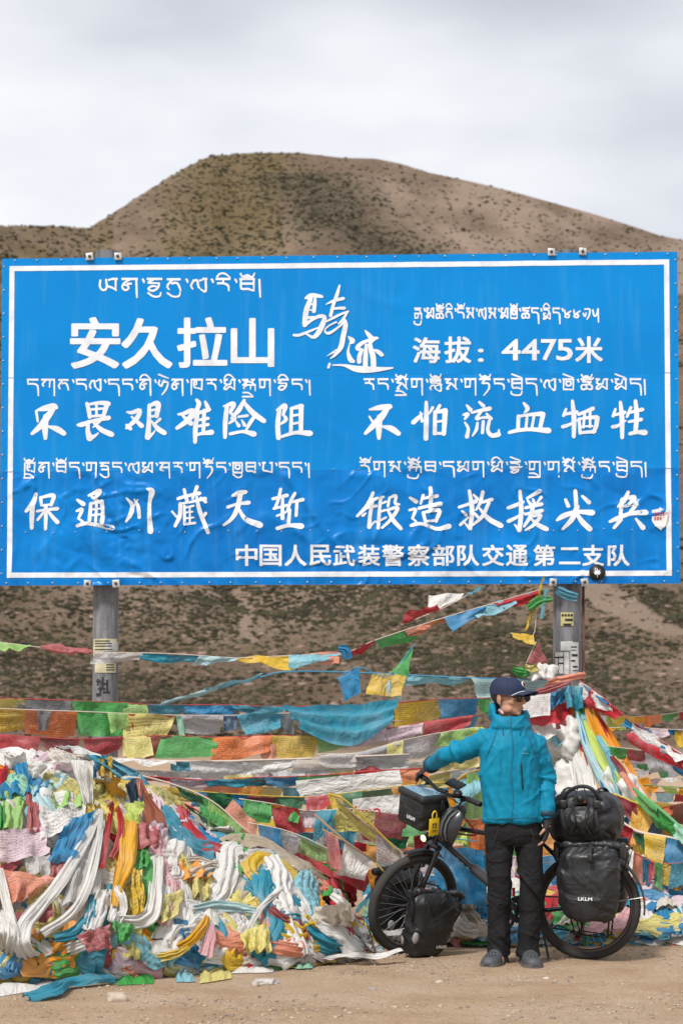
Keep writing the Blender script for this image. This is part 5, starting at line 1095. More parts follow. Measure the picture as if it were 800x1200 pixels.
# fan of scarves tied at the pole and spreading to the ground: one tangled cone
cq = random.Random(77); cone0 = P(680, 1000, 16.8)
cone = empty('scarf_cone', cone0, label='tall cone of scarves and faded flags fanning down from the right pole to the ground', cat='scarves')
for k in range(58):
    t = .50+.50*cq.random(); x0 = 648+t*34; y0 = cq.uniform(805, 850); x1 = 632+t*130+cq.uniform(-10, 14); y1 = cq.uniform(950, 1040)
    if 640 < x1 < 690 and cq.random() < .5: y0 = 900
    Ya = 16.75-.25*abs(t-.5); Yb = 16.2-.9*max(0, t-.3)+cq.uniform(-.15, .2)
    pts = [(x0, y0), (x0+(x1-x0)*.38+cq.uniform(-4, 4), y0+(y1-y0)*.4), (x0+(x1-x0)*.75, y0+(y1-y0)*.75), (x1, y1)]
    s_, w_ = pxs(pts, [Ya, Ya*.6+Yb*.4, Ya*.3+Yb*.7, Yb], [cq.uniform(7, 10), cq.uniform(13, 22), cq.uniform(15, 28), cq.uniform(12, 26)])
    scarf('scarf', [p-cone0 for p in s_], w_, cq.choice(['white', 'white', 'ppink', 'saffron', 'gold', 'cyan', 'blue', 'lime', 'red', 'green', 'cream', 'salmon', 'white', 'pcyan', 'yellow', 'white']), cone, nf=1.8, nw=14, fold=.16, crump=.02)
# ------------------------------------------------------------------ the mound of tangled flags
HX = [-80, 0, 60, 120, 160, 200, 235, 280, 330, 370, 400, 425, 470]
HT = [880, 900, 902, 915, 935, 960, 985, 1003, 1020, 1040, 1062, 1098, 1120]     # top outline, photo px
HB = [1165, 1160, 1156, 1152, 1150, 1146, 1142, 1138, 1136, 1130, 1126, 1120, 1112]  # foot
def hm(x, y):
    "height of the mound at world x, y"
    z = 0
    px = 400+F*x/13.0
    if px < 475:
        tb = interp(px, HX, HB); tt = interp(px, HX, HT)
        yb = ground_pt(px, tb).y
        dep = .35+.95*min(1, max(0, (1100-tt)/180)); yt = yb+dep
        ztop = P(px, tt, yt).z
        t = (y-yb)/dep
        if t > 0:
            s = min(1, t); z = ztop*(1-(1-s)**2.1)
            if t > 1: z = ztop*max(0, 1-(t-1)*.55)
            z += .10*N3(x*2.6, y*2.6, 4)*min(1, t*3)*min(1, ztop*3)
    # low drift of rags behind the bicycle
    px2 = 400+F*x/max(y, 1)
    if px2 > 420 and y > 13.7:
        t = min(1, (y-13.7)/.7); k = min(1, (px2-420)/60)
        z2 = (.10+.20*t+.10*N3(x*1.2, y*1.0, 8)+.05*N3(x*4, y*4, 1))*min(1, t*4)*k*max(0, 1-(y-17)/4 if y > 17 else 1)
        z = max(z, z2)
    return max(0, z)
def YS(px, py, off=.09):
    "depth of the mound face seen at a photo pixel, a little in front of it"
    Y = 11.0
    while Y < 14.6:
        p = P(px, py, Y)
        if p.z < hm(p.x, p.y): return Y-off
        Y += .02
    return 12.6
def hn(x, y):
    e = .03; return Vector((-(hm(x+e, y)-hm(x-e, y))/(2*e), -(hm(x, y+e)-hm(x, y-e))/(2*e), 1)).normalized()
# core of packed cloth
def core(x0, x1, y0, y1, nx, ny, label, name, cat, seed):
    vs = []; fs = []
    for j in range(ny+1):
        for i in range(nx+1):
            x = x0+(x1-x0)*i/nx; y = y0+(y1-y0)*j/ny; z = hm(x, y)
            zz = z-.05+.05*(abs(N3(x*7, y*7, z*7+seed)))+.02*N3(x*22, y*22, z*20)
            vs.append(Vector((x, y, zz if z > .005 else -.06)))
    for j in range(ny):
        for i in range(nx): a = j*(nx+1)+i; fs.append((a, a+1, a+nx+2, a+nx+1))
    c = Vector(((x0+x1)/2, (y0+y1)/2, 0))
    root = empty(name, c, label=label, cat=cat)
    o = obj('packed_cloth', mesh_from('packed_cloth', [v-c for v in vs], fs), packm, root); tag(o, kind='stuff')
    return root, c
packm = bpy.data.materials.new('packed_rags'); packm.use_nodes = True; nt = packm.node_tree; N = nt.nodes.new; L = nt.links.new
b = nt.nodes['Principled BSDF']; b.inputs['Roughness'].default_value = .95
geo = N('ShaderNodeNewGeometry')
vz = N('ShaderNodeTexVoronoi'); vz.inputs['Scale'].default_value = 7; mpn = N('ShaderNodeMapping'); mpn.inputs['Scale'].default_value = (1, 1, 1.8)
nzw = N('ShaderNodeTexNoise'); nzw.inputs['Scale'].default_value = 5; L(geo.outputs['Position'], nzw.inputs['Vector'])
ad = N('ShaderNodeVectorMath'); ad.operation = 'ADD'; L(geo.outputs['Position'], ad.inputs[0]); L(nzw.outputs['Color'], ad.inputs[1]); L(ad.outputs[0], mpn.inputs[0]); L(mpn.outputs[0], vz.inputs['Vector'])
spx = N('ShaderNodeSeparateColor'); L(vz.outputs['Color'], spx.inputs[0])
r = ramp(spx.outputs[0], [(.0, (.35, .33, .30)), (.3, (.30, .27, .22)), (.45, (.03, .16, .25)), (.6, (.38, .25, .04)), (.72, (.28, .04, .04)), (.85, (.36, .33, .30)), (1.0, (.08, .22, .10))])
L(r, b.inputs['Base Color']); r.node.color_ramp.interpolation = 'CONSTANT'
heapL, cL = core(-3.0, .45, 11.6, 14.2, 150, 90, 'great mound of tangled faded prayer flags and white scarves at the left', 'prayer_flag_mound', 'mound', 1)
heapR, cR = core(.1, 4.2, 13.5, 18.5, 150, 130, 'low drift of trampled rags and faded flags on the ground behind the bicycle', 'rag_drift', 'rag drift', 5)
PAL = ['white']*10+['cream']*6+['grey']*2+['pyellow']*4+['yellow']*3+['teal']*4+['blue']*4+['cyan']*2+['pcyan']*2+['red']*2+['rose']*1+['pink']*1+['ppink']*2+['salmon']*1+['green']*3+['mint']*1+['tan']*2+['saffron']*1+['dgrey']*1
hr = random.Random(11)
def rdg(x, y, z): return 1-2.2*abs(N3(x, y, z))
def rag_mesh(x, y, phi, ln, wd, c, lay, seed, nw=8, ns=13, nf=2.0, crum=.025):
    vs = []; fs = []; uv = []; px_, py_ = x, y; ds = ln/ns
    for i in range(ns+1):
        n = hn(px_, py_); n = Vector((n.x, n.y, max(n.z, .25))).normalized(); z = hm(px_, py_)
        d = Vector((math.cos(phi), math.sin(phi), 0)); gz = (hm(px_+d.x*.03, py_+d.y*.03)-z)/.03
        t = Vector((d.x, d.y, gz)).normalized(); side = t.cross(n).normalized(); n = side.cross(t).normalized()
        wv = wd*(.85+.5*N3(i*.3, seed, 0))
        lift = lay+.018*N3(i*.35, seed, 2)
        pc = Vector((px_, py_, z))+n*lift
        for k in range(nw+1):
            q = k/nw*2-1; ph = q*nf*2.2+seed*3+2.4*N3(i*.22, seed, 5)
            h = min(wd, .22)*.075*(abs(math.sin(ph))**.8*1.7-.9)*(.5+.9*abs(N3(i*.2, seed, 12))*2)+crum*(rdg(i*.16, q*.9, seed)*.8+.5*N3(i*.6+3, q*2.2, seed+2))-.18*wd*q*q
            e = ds*.5*N3(q*1.5, seed+4, 1)*(1.2 if i in (0, ns) else .6)
            vs.append(pc+side*(q*wv/2*(1+.3*N3(i*.4, q, seed+9)))+n*(h+wd*.08)+t*e-c); uv.append((k/nw, i/ns*ln/max(wd, .05)*.4))
        st = ds*max(.15, t.xy.length)
        if hm(px_+d.x*.06, py_+d.y*.06) < .05 and hm(px_, py_) >= hm(px_+d.x*.06, py_+d.y*.06): phi += .9*(1 if N3(seed, 3, 3) > 0 else -1); st *= .5
        px_ += d.x*st; py_ += d.y*st; phi += min(1.0, .14/wd)*N3(i*.25, seed, 7)
    for i in range(ns):
        for k in range(nw): a = i*(nw+1)+k; fs.append((a, a+1, a+nw+2, a+nw+1))
    return vs, fs, uv
def scatter(root, c, sampler, n_named, n_rest, seed, sz=1.0):
    lst = []
    for k in range(n_named+n_rest):
        x, y = sampler(); sc_k = hr.random()
        ln = hr.uniform(.2, .45) if sc_k > .25 else hr.uniform(.45, .8); wd = hr.uniform(.05, .10) if hr.random() < .3 else hr.uniform(.10, .25)
        ln *= sz; wd *= sz
        lst.append((ln*wd*max(.6, (20-y)/7), x, y, hr.uniform(0, 6.28), ln, wd, k*1.37+seed))
    lst.sort(reverse=True)
    stuff = {}
    for i, (_, x, y, phi, ln, wd, sd) in enumerate(lst):
        cn = hr.choice(PAL); nf = .9+min(wd, .3)*9*hr.uniform(.6, 1.3); small = i >= n_named
        vs, fs, uv = rag_mesh(x, y, phi, ln, wd, c, hr.uniform(-.03, .02) if small else .02+.10*hr.random(), sd, nw=(8 if small else 18), ns=(8 if small else 17), nf=nf, crum=(.014 if small else .013))
        if not small: obj('rag', mesh_from('rag', vs, fs, uv), cloth(cn, hr.random() < .2 and wd > .12), root)
        else:
            mb = stuff.setdefault(cn, MB()); mb.add(vs, fs)
    if stuff:
        V = []; Fc = []; mi = []; ms = []
        for j, (cn, mb) in enumerate(stuff.items()):
            n = len(V); V += mb.v; Fc += [tuple(a+n for a in f) for f in mb.f]; mi += [j]*len(mb.f); ms.append(cloth(cn))
        me = mesh_from('loose_rags', V, Fc)
        for m_ in ms: me.materials.append(m_)
        me.polygons.foreach_set('material_index', mi)
        o = bpy.data.objects.new('loose_rags', me); C.objects.link(o); o.parent = root; tag(o, kind='stuff')
def samL():
    while True:
        px = hr.uniform(-30, 432); tb = interp(px, HX, HB); tt = interp(px, HX, HT)
        x = (px-400)/F*12.9; yb = ground_pt(px, tb).y; dep = .35+.95*min(1, max(0, (1100-tt)/180))
        t = .03+hr.random()**1.6*1.0; return x, yb+t*dep
def samR():
    while True:
        px = hr.uniform(445, 830); y = 13.65+hr.random()**1.5*3.6
        return (px-400)/F*y, y
def samRi():
    px = hr.uniform(445, 830); y = 13.78+hr.random()**2.0*3.6; return (px-400)/F*y, y
scatter(heapL, cL, samL, 298, 1100, 0)
scatter(heapR, cR, samRi, 298, 1700, 500, .8)
# ---- the big cloths draped on the face of the mound
gC = 'large cloths hanging on the left mound'
def dr(label, cn, c, Y, cat='cloth', name='hanging_cloth', **k):
    Y = tuple(YS(a, b_)-.07-(.03 if isinstance(Y, (int, float)) else .05)-max(0, Yf+.1-(Y if isinstance(Y, (int, float)) else Y[0]))*.25 for a, b_ in c)
    k.setdefault('fold', .02); k.setdefault('nf', 2.0); k.setdefault('nu', 16); k.setdefault('nv', 14); k.setdefault('crump', .022); k.setdefault('fray', .01)
    return lone(name, label, cat, [(a, b_, y) for (a, b_), y in zip(c, Y)], cn, gC, **k)
Yf = 12.35
dr('blue cloth bunched at the top left corner of the mound', 'blue', [(8, 899), (34, 895), (38, 932), (5, 938)], Yf, fold=.04)
dr('blue cloth fold right of the top left blue bunch', 'blue', [(32, 912), (58, 916), (46, 938), (32, 934)], Yf-.02, fold=.03)
dr('red cloth strip at the very left edge of the mound top', 'red', [(-6, 898), (10, 896), (6, 925), (-6, 925)], Yf+.02)
dr('white cloth hood at the top left of the mound', 'white', [(5, 886), (30, 884), (32, 900), (6, 900)], Yf+.02, fold=.03)
dr('white cloth strip over the top of the mound', 'white', [(36, 892), (66, 892), (50, 914), (30, 914)], Yf+.04, fold=.03)
dr('pink cloth across the top of the mound', 'ppink', [(50, 896), (100, 892), (84, 906), (52, 910)], Yf+.05, fold=.03)
dr('long white cloth falling from the mound top left of the yellow bundle', 'white', [(82, 890), (110, 892), (109, 942), (99, 942)], Yf-.04, fold=.02)
dr('bright green cloth near the top of the mound', 'pgreen', [(54, 908), (92, 904), (99, 946), (64, 948)], Yf-.06, fold=.03, sag=.01)
dr('grey white printed lace cloth below the green cloth', 'white', [(46, 926), (100, 932), (100, 968), (45, 986)], Yf-.02, printed=True, fold=.02)
dr('rose cloth strip left of the grey lace cloth', 'rose', [(31, 931), (45, 930), (47, 976), (33, 974)], Yf-.05)
dr('bright green strip at the left edge', 'green', [(-6, 925), (5, 926), (5, 972), (-6, 972)], Yf-.06)
dr('pale green sheer cloth beside the left edge', 'pgreen', [(4, 928), (30, 930), (26, 972), (4, 972)], Yf-.03)
dr('pink plaid cloth with fine lines at the left edge', 'ppink', [(-6, 972), (52, 970), (56, 1001), (-6, 1014)], Yf-.09, printed=True, fold=.02)
dr('big bright blue pleated cloth in the middle of the left mound', 'blue', [(78, 962), (114, 947), (88, 1008), (55, 1011)], (Yf-.08, Yf-.06, Yf-.14, Yf-.14), fold=.03, nf=3, along='u')
dr('grey sheer scrap under the blue pleated cloth', 'sheer', [(30, 1004), (60, 1004), (58, 1026), (30, 1026)], Yf-.08)
dr('salmon printed cloth under the pink plaid cloth', 'salmon', [(4, 1020), (68, 1028), (34, 1053), (9, 1062)], Yf-.14, printed=True, fold=.03)
dr('dark rose cloth tucked under the blue pleated cloth', 'rose', [(58, 1010), (82, 1008), (80, 1032), (60, 1032)], Yf-.06)
dr('dark red crumpled cloth low on the left', 'dred', [(14, 1072), (62, 1058), (60, 1078), (22, 1092)], Yf-.2, fold=.03)
dr('sheer cream cloth with pale flowers inside the white scarf loop', 'sheer', [(98, 965), (124, 950), (118, 1046), (74, 1062)], (Yf-.04, Yf-.04, Yf-.14, Yf-.16), fold=.03)
dr('yellow bundle at the top of the mound', 'gold', [(108, 918), (140, 908), (150, 940), (122, 938)], Yf-.05, fold=.06, nf=2.5, crump=.04)
dr('yellow cloth peak above the yellow bundle', 'yellow', [(114, 890), (132, 886), (134, 912), (116, 910)], Yf+.05, fold=.05)
dr('blue knot beside the yellow peak', 'blue', [(106, 896), (124, 892), (124, 906), (108, 910)], Yf-.0, fold=.05, crump=.04)
dr('teal cloth sloping from the mound top to the right', 'teal', [(100, 884), (126, 886), (160, 905), (140, 912)], Yf+.1, fold=.04)
dr('navy sheer cloth right of the yellow bundle', 'navy', [(146, 918), (164, 912), (168, 936), (154, 940)], Yf+.05, fold=.03)
dr('salmon triangular cloth right of the yellow bundle', 'salmon', [(160, 910), (172, 922), (204, 974), (170, 962)], (Yf+.02, Yf+.02, Yf-.02, Yf-.04), fold=.03)
dr('rose sheer cloth under the salmon triangle', 'rose', [(156, 960), (188, 972), (188, 992), (162, 996)], Yf-.06, fold=.03)
dr('pale lime cloth corner below the yellow bundle', 'lime', [(148, 944), (168, 938), (166, 966), (154, 966)], Yf-.1)
dr('green scrap left of the hanging white scarf', 'green', [(157, 998), (174, 995), (172, 1016), (156, 1021)], Yf-.08)
dr('dark red printed flag near the bottom of the left mound', 'rose', [(90, 1096), (130, 1082), (131, 1110), (104, 1116)], (Yf-.3,)*4, printed=True)
dr('green flag beside the dark red printed flag', 'green', [(132, 1079), (160, 1086), (150, 1102), (136, 1106)], (Yf-.32,)*4)
dr('yellow printed cloth hanging right of the long yellow scarf', 'yellow', [(152, 1018), (166, 1020), (170, 1070), (156, 1072)], Yf-.16, printed=True)
dr('pale yellow cloth on the shoulder of the mound', 'pyellow', [(188, 1050), (216, 1042), (212, 1070), (190, 1082)], Yf-.12, printed=True)
dr('orange brown rag on the middle shoulder of the mound', 'saffron', [(206, 1010), (248, 1004), (244, 1030), (210, 1034)], 12.55, fold=.04)
dr('olive yellow rag pile in the centre of the mound', 'pyellow', [(226, 1018), (250, 1030), (244, 1060), (224, 1052)], 12.5, fold=.05, crump=.04)
dr('large pale yellow cloth low in the centre', 'pyellow', [(282, 1092), (314, 1082), (318, 1118), (284, 1116)], 12.3, fold=.05, nf=3)
dr('cream cloth heap at the right of the mound', 'cream', [(366, 1064), (410, 1058), (414, 1096), (372, 1098)], 12.75, fold=.06, nf=3)
def ds_(label, pts, Y, w_, cn, **k):
    if not isinstance(Y, (list, tuple)): Y = [Y]*len(pts)
    Y = [YS(a, b_)-.12-max(0, Yf-q)*.3 if b_ < 1112 else min(q, YS(a, b_)) for (a, b_), q in zip(pts, Y)]
    return sc_(label, pts, Y, w_, cn, group=gC, name='draped_scarf', **k)
ds_('long white scarf looping from the knot down to the ground at the left', [(118, 948), (100, 985), (74, 1028), (48, 1060), (29, 1084), (26, 1108), (42, 1126), (66, 1118), (100, 1106)], [Yf-.08, Yf-.2, Yf-.28, Yf-.34, Yf-.38, Yf-.4, Yf-.42, Yf-.4, Yf-.38], [6, 12, 15, 16, 20, 22, 24, 16, 14], 'white', fold=.14, nf=3)
ds_('second white scarf hanging from the same knot', [(119, 948), (116, 985), (104, 1035), (84, 1070), (50, 1094)], [Yf-.1, Yf-.22, Yf-.3, Yf-.32, Yf-.34], [5, 8, 11, 11, 12], 'white')
ds_('yellow scarf hanging long from the yellow bundle', [(152, 962), (147, 990), (146, 1012), (138, 1040), (134, 1062)], [Yf-.12, Yf-.16, Yf-.2, Yf-.22, Yf-.24], [18, 26, 22, 12, 8], 'gold')
ds_('left red ribbon scarf hanging in the middle', [(132, 940), (127, 970), (123, 998), (119, 1018)], Yf-.16, [4, 6, 7, 7], 'red', nf=1)
ds_('right red ribbon scarf hanging in the middle', [(136, 938), (142, 965), (138, 990), (130, 1005)], Yf-.15, [4, 7, 8, 5], 'red', nf=1)
ds_('short pink ribbon bow above the red ribbons', [(127, 942), (134, 938), (140, 934)], Yf-.18, [8, 9, 6], 'pink', nf=1)
ds_('white scarf hanging down then turning left on the right shoulder', [(184, 1004), (183, 1035), (180, 1066), (166, 1080), (140, 1078)], [Yf-.1, Yf-.14, Yf-.18, Yf-.22, Yf-.22], [15, 16, 20, 18, 12], 'white')
ds_('blue scarf curving under the white scarf loop', [(108, 1048), (106, 1072), (90, 1092), (64, 1100)], [Yf-.12, Yf-.2, Yf-.28, Yf-.3], [8, 14, 16, 10], 'teal')
ds_('tassel of frilly white cloth below the sheer cloth', [(122, 1044), (114, 1066), (106, 1092)], [Yf-.16, Yf-.22, Yf-.28], [16, 24, 20], 'white', nf=4, crump=.03)
ds_('second frilly white cloth right of the first', [(134, 1040), (140, 1060), (132, 1082)], [Yf-.16, Yf-.2, Yf-.26], [14, 20, 16], 'white', nf=4, crump=.03)
ds_('white knot of cloth tying the mound top', [(128, 908), (122, 928), (112, 944)], Yf-.14, [8, 10, 6], 'white')
ds_('white scarf at the left edge running down', [(0, 1018), (6, 1050), (14, 1080), (24, 1098)], [Yf-.12, Yf-.2, Yf-.26, Yf-.3], [8, 12, 12, 10], 'white')
ds_('frilly white cloth mass at the lower left edge', [(2, 1070), (8, 1095), (4, 1120)], [Yf-.26, Yf-.34, Yf-.4], [22, 28, 24], 'white', nf=4, crump=.03)
ds_('dusty grey scarf over the right shoulder', [(196, 1020), (212, 1014), (230, 1008), (254, 1014)], 12.5, [10, 12, 10, 8], 'cream')
ds_('dull red twisted scarf in the middle of the low mound', [(316, 1064), (332, 1078), (350, 1086), (360, 1102)], [12.5, 12.45, 12.4, 12.35], [10, 13, 13, 10], 'rose')
ds_('teal scarf spreading right at the foot of the mound', [(352, 1084), (366, 1100), (390, 1110), (424, 1110)], [12.5, 12.45, 12.5, 12.6], [16, 26, 20, 12], 'teal')
ds_('white scarf falling toward the front tyre', [(388, 1048), (404, 1062), (412, 1086), (424, 1104), (436, 1112)], [12.8, 12.75, 12.7, 12.7, 12.7], [8, 13, 14, 12, 8], 'white')
ds_('white cloth strip lying flat on the dirt in front of the tyre', [(376, 1121), (410, 1119), (440, 1120), (470, 1112)], [12.7, 12.75, 12.72, 12.8], [8, 12, 16, 8], 'white', normal=Vector((0, -.3, 1)))
ds_('yellow twisted scarf along the foot of the mound', [(166, 1120), (184, 1122), (204, 1118), (222, 1110)], [12.0, 12.0, 12.0, 12.05], [6, 10, 10, 6], 'yellow')
ds_('yellow scarf slope on the left centre', [(204, 1112), (222, 1104), (236, 1088), (244, 1074)], [12.1, 12.15, 12.2, 12.3], [10, 12, 12, 8], 'gold')
ds_('pink scarf beside the yellow slope', [(240, 1120), (246, 1104), (248, 1084)], [12.1, 12.15, 12.25], [18, 14, 8], 'pink')
ds_('pale mint scarf across the middle shoulder', [(226, 1066), (252, 1062), (280, 1064), (300, 1068)], [12.45, 12.42, 12.42, 12.42], [10, 14, 12, 8], 'pcyan')
ds_('white twisted rag ending left of the mint scarf', [(292, 1088), (304, 1066), (322, 1050), (338, 1046)], [12.3, 12.4, 12.5, 12.55], [6, 8, 9, 7], 'white')
ds_('thick cream rope of cloth on the left shoulder', [(200, 1046), (216, 1030), (236, 1020), (256, 1012)], [12.3, 12.4, 12.45, 12.5], [8, 10, 12, 12], 'cream')
# cloths lying on the dirt in front
gG = 'cloths lying on the dirt in front of the mound'
def gpatch(label, cn, c, z=.02, **k):
    c4 = [ground_pt(a, b_, z) for a, b_ in c]; mid = sum(c4, Vector())/4; k.setdefault('fold', .02); k.setdefault('nf', 2); k.setdefault('crump', .02)
    s = cr_.random()*50
    vs = []; fs = []; uv = []
    for j in range(11):
        for i in range(15):
            u = i/14; v = j/10; p = c4[0].lerp(c4[1], u).lerp(c4[3].lerp(c4[2], u), v)
            h = .022*abs(math.sin(u*7+3*N3(v*1.5, s, 1)))+.02*abs(N3(u*5+s, v*4, 0)); e = min(u, 1-u, v, 1-v)*6
            vs.append(p+Vector((.01*N3(v*6, s, 2), .02*N3(u*6, s, 5), h*min(1, e)-z+.008))-mid); uv.append((u, v))
    for j in range(10):
        for i in range(14): a = j*15+i; fs.append((a, a+15, a+16, a+1))
    o = obj('ground_cloth', mesh_from('ground_cloth', vs, fs, uv), cloth(cn)); o.location = mid; tag(o, label, 'cloth', gG)
gpatch('white sheer cloth spread on the dirt at the left', 'white', [(-6, 1144), (68, 1130), (72, 1154), (-6, 1166)])
gpatch('grey white cloth lump on the dirt right of the stone slab', 'white', [(106, 1128), (136, 1126), (138, 1144), (108, 1144)])
gpatch('small light blue rag at the foot of the centre', 'cyan', [(206, 1136), (224, 1134), (228, 1148), (206, 1148)])
gpatch('dull yellow rag on the dirt below the centre', 'pyellow', [(236, 1132), (270, 1130), (272, 1144), (234, 1150)])
gpatch('pale rag strip on the dirt in the centre', 'white', [(270, 1130), (322, 1130), (320, 1137), (272, 1138)])
gpatch('salmon rag beside the pale strip', 'salmon', [(262, 1124), (292, 1120), (296, 1132), (268, 1136)])
gpatch('lime rag right of the salmon one', 'lime', [(318, 1122), (348, 1120), (350, 1132), (318, 1132)])
gpatch('small mint rag on the dirt edge', 'mint', [(346, 1126), (366, 1126), (366, 1132), (346, 1133)])
gpatch('pale green cloth by the foot of the rag pile', 'green', [(136, 1142), (182, 1140), (180, 1150), (138, 1152)])
ds2 = [g for g in (ground_pt(32, 1168, .03), ground_pt(60, 1160, .05), ground_pt(78, 1150, .05), ground_pt(104, 1147, .05), ground_pt(132, 1146, .04))]
o = scarf('blue_scarf', [p-ds2[0] for p in ds2], [.09, .12, .08, .08, .07], 'teal', normal=Vector((0, -.4, 1)), nf=2.5, fold=.3); o.location = ds2[0]; tag(o, 'twisted blue scarf lying on the dirt at the lower left', 'scarf', gG)
# ------------------------------------------------------------------ loaded touring bicycle
BX = P(687, 1000, 12.98).x; BO = Vector((BX, 12.98, 0)); BRZ = R(165)
bike = empty('touring_bicycle', BO, BRZ, label="black touring bicycle with turned front wheel, standing behind the person and loaded with bags", cat='bicycle')
BW_ = Matrix.Translation(BO) @ Matrix.Rotation(BRZ, 4, 'Z')
black = mat('black_frame_paint', (.012, .012, .014), .28, coat=.4); blackm = mat('black_metal', (.02, .02, .02), .4, .6)
rub = mat('tyre_rubber', (.035, .032, .030), .85, bump=(60, .4, .002), var=(8, .35)); rimm = mat('rim_metal', (.10, .085, .075), .35, .7); silver = mat('silver_metal', (.5, .5, .5), .3, .9)
pvc = mat('black_tarpaulin', (.016, .017, .019), .47, spec=.4, var=(9, .35), ridge=(4.5, .7, .024), coat=.05)
pvcd = mat('black_webbing', (.012, .012, .013), .7); plast = mat('black_plastic', (.015, .015, .015), .45); whl = mat('white_mark', (.75, .75, .75), .6)
STA = Vector((-.326, 0, .946)).normalized(); ST0 = Vector((.975, 0, .74)); DEL = R(50)
STM = Matrix.Translation(ST0) @ Matrix.Rotation(DEL, 4, STA) @ Matrix.Translation(-ST0)
STM = Matrix.Translation((0, 0, -.012)) @ STM
Iden = Matrix.Identity(4)
def bpart(mb, name, m, parent=bike, M=None, smooth=True, sharp=True):
    if M is not None: mb.mapv(lambda v: M @ v)
    o = mb.build(name, m, parent, smooth)
    if sharp: auto_smooth(o, 40)
    return o
RW = .338
def wheel(c, M, hub_r=.02):
    # tyre with a real tread profile
    mb = MB(); rings = []; prof = [(-.022, -.040), (-.032, -.026), (-.032, -.010), (-.023, .004), (-.008, .010), (.008, .010), (.023, .004), (.032, -.010), (.032, -.026), (.022, -.040)]
    n = 96
    for i in range(n):
        a = 2*math.pi*i/n; r = []
        for k, (y, d) in enumerate(prof):
            kn = .0025*((i+k) % 2) if 2 <= k <= 7 else 0
            rr = RW-.010+d-kn; r.append(Vector((c.x+rr*math.cos(a), c.y+y, c.z+rr*math.sin(a))))
        rings.append(r)
    rings.append(rings[0]); mb.loft(rings, caps=False)
    wr = bpart(mb, 'wheel', rub, M=M)
    mb = MB(); rings = []
    for i in range(72):
        a = 2*math.pi*i/72; rings.append([Vector((c.x+(RW-.046+d)*math.cos(a), c.y+y, c.z+(RW-.046+d)*math.sin(a))) for y, d in ((-.014, .004), (-.014, -.014), (-.006, -.022), (.006, -.022), (.014, -.014), (.014, .004))])
    rings.append(rings[0]); mb.loft(rings, caps=False); bpart(mb, 'rim', rimm, wr, M)
    mb = MB()
    for i in range(32):
        a = 2*math.pi*i/32; s = 1 if i % 2 else -1; a2 = a+(.28 if (i//2) % 2 else -.28)
        mb.tube([Vector((c.x+.024*math.cos(a2+1.2*s*0), c.y+s*.03, c.z+.024*math.sin(a2))), Vector((c.x+(RW-.062)*math.cos(a), c.y, c.z+(RW-.062)*math.sin(a)))], .0013, 4, caps=False)
    o = bpart(mb, 'spokes', silver, wr, M); o['kind'] = 'stuff'
    mb = MB(); mb.tube([c-Vector((0, .06, 0)), c-Vector((0, .035, 0)), c-Vector((0, .03, 0)), c+Vector((0, .03, 0)), c+Vector((0, .035, 0)), c+Vector((0, .06, 0))], [.012, .03, .017, .017, .03, .012], 14)
    bpart(mb, 'hub', blackm, wr, M)
    # brake disc
    mb = MB(); rings = []
    for i in range(36):
        a = 2*math.pi*i/36; w_ = .004*(i % 2); rings.append([Vector((c.x+r_*math.cos(a), c.y+y, c.z+r_*math.sin(a))) for r_, y in ((.08-w_, .040), (.064+w_, .040), (.064+w_, .042), (.08-w_, .042))])
    rings.append(rings[0]); mb.loft(rings, caps=False)
    for k in range(5):
        a = k*1.2566; mb.tube([c+Vector((.018*math.cos(a), .041, .018*math.sin(a))), c+Vector((.066*math.cos(a+.4), .041, .066*math.sin(a+.4)))], .003, 4)
    bpart(mb, 'brake_disc', silver, wr, M)
    return wr
RA = Vector((0, 0, RW)); FA = Vector((1.125, 0, RW))
wheel(RA, None); wheel(FA, STM)
BB = Vector((.44, 0, .30)); HT_ = Vector((.937, 0, .85)); HL_ = ST0; SC = Vector((.285, 0, .76)); 
mb = MB()
mb.tube([HL_+STA*-.01, HT_], .021, 14); mb.tube([HL_+STA*.025, BB], [.020, .0195], 14); mb.tube([HT_-STA*.02, SC+Vector((.01, 0, -.03))], [.017, .015], 12); mb.tube([BB, SC], .016, 12)
mb.tube([BB-Vector((0, .036, 0)), BB+Vector((0, .036, 0))], .022, 14)
for s in (-1, 1):
    mb.tube([BB+Vector((-.02, s*.02, 0)), Vector((.25, s*.05, .305)), Vector((0, s*.062, RW))], [.012, .010, .008], 8)
    mb.tube([SC+Vector((0, s*.012, -.03)), Vector((.2, s*.05, .65)), Vector((0, s*.062, RW))], [.009, .008, .007], 8)
bpart(mb, 'frame', black)
# maker-less pale lettering strokes on the down tube
mb = MB(); dt = (BB-HL_).normalized()
for k in range(6):
    p = HL_+dt*(.10+.045*k)+Vector((0, .0205, 0)); mb.box(p, (.022, .0015, .006 if k % 2 else .010), rot=Matrix.Rotation(-math.atan2(dt.z, dt.x), 3, 'Y'))
bpart(mb, 'frame_mark', mat('pale_mark', (.35, .35, .35), .5), sharp=False)
mb = MB(); mb.tube([SC, SC+Vector((-.028, 0, .1))], .0135, 12); bpart(mb, 'seat_post', blackm)
mb = MB(); rings = []
for t in range(11):
    x = .27*t/10; wd = interp(x, [0, .05, .12, .2, .27], [.06, .075, .045, .022, .012]); zz = .012*math.cos(x*9)
    rings.append([Vector((.135+x, wd*math.cos(a), .885+zz+.028*max(0, math.sin(a))+.012*min(0, math.sin(a)))) for a in [2*math.pi*i/16 for i in range(16)]])
mb.loft(rings); bpart(mb, 'saddle', plast)
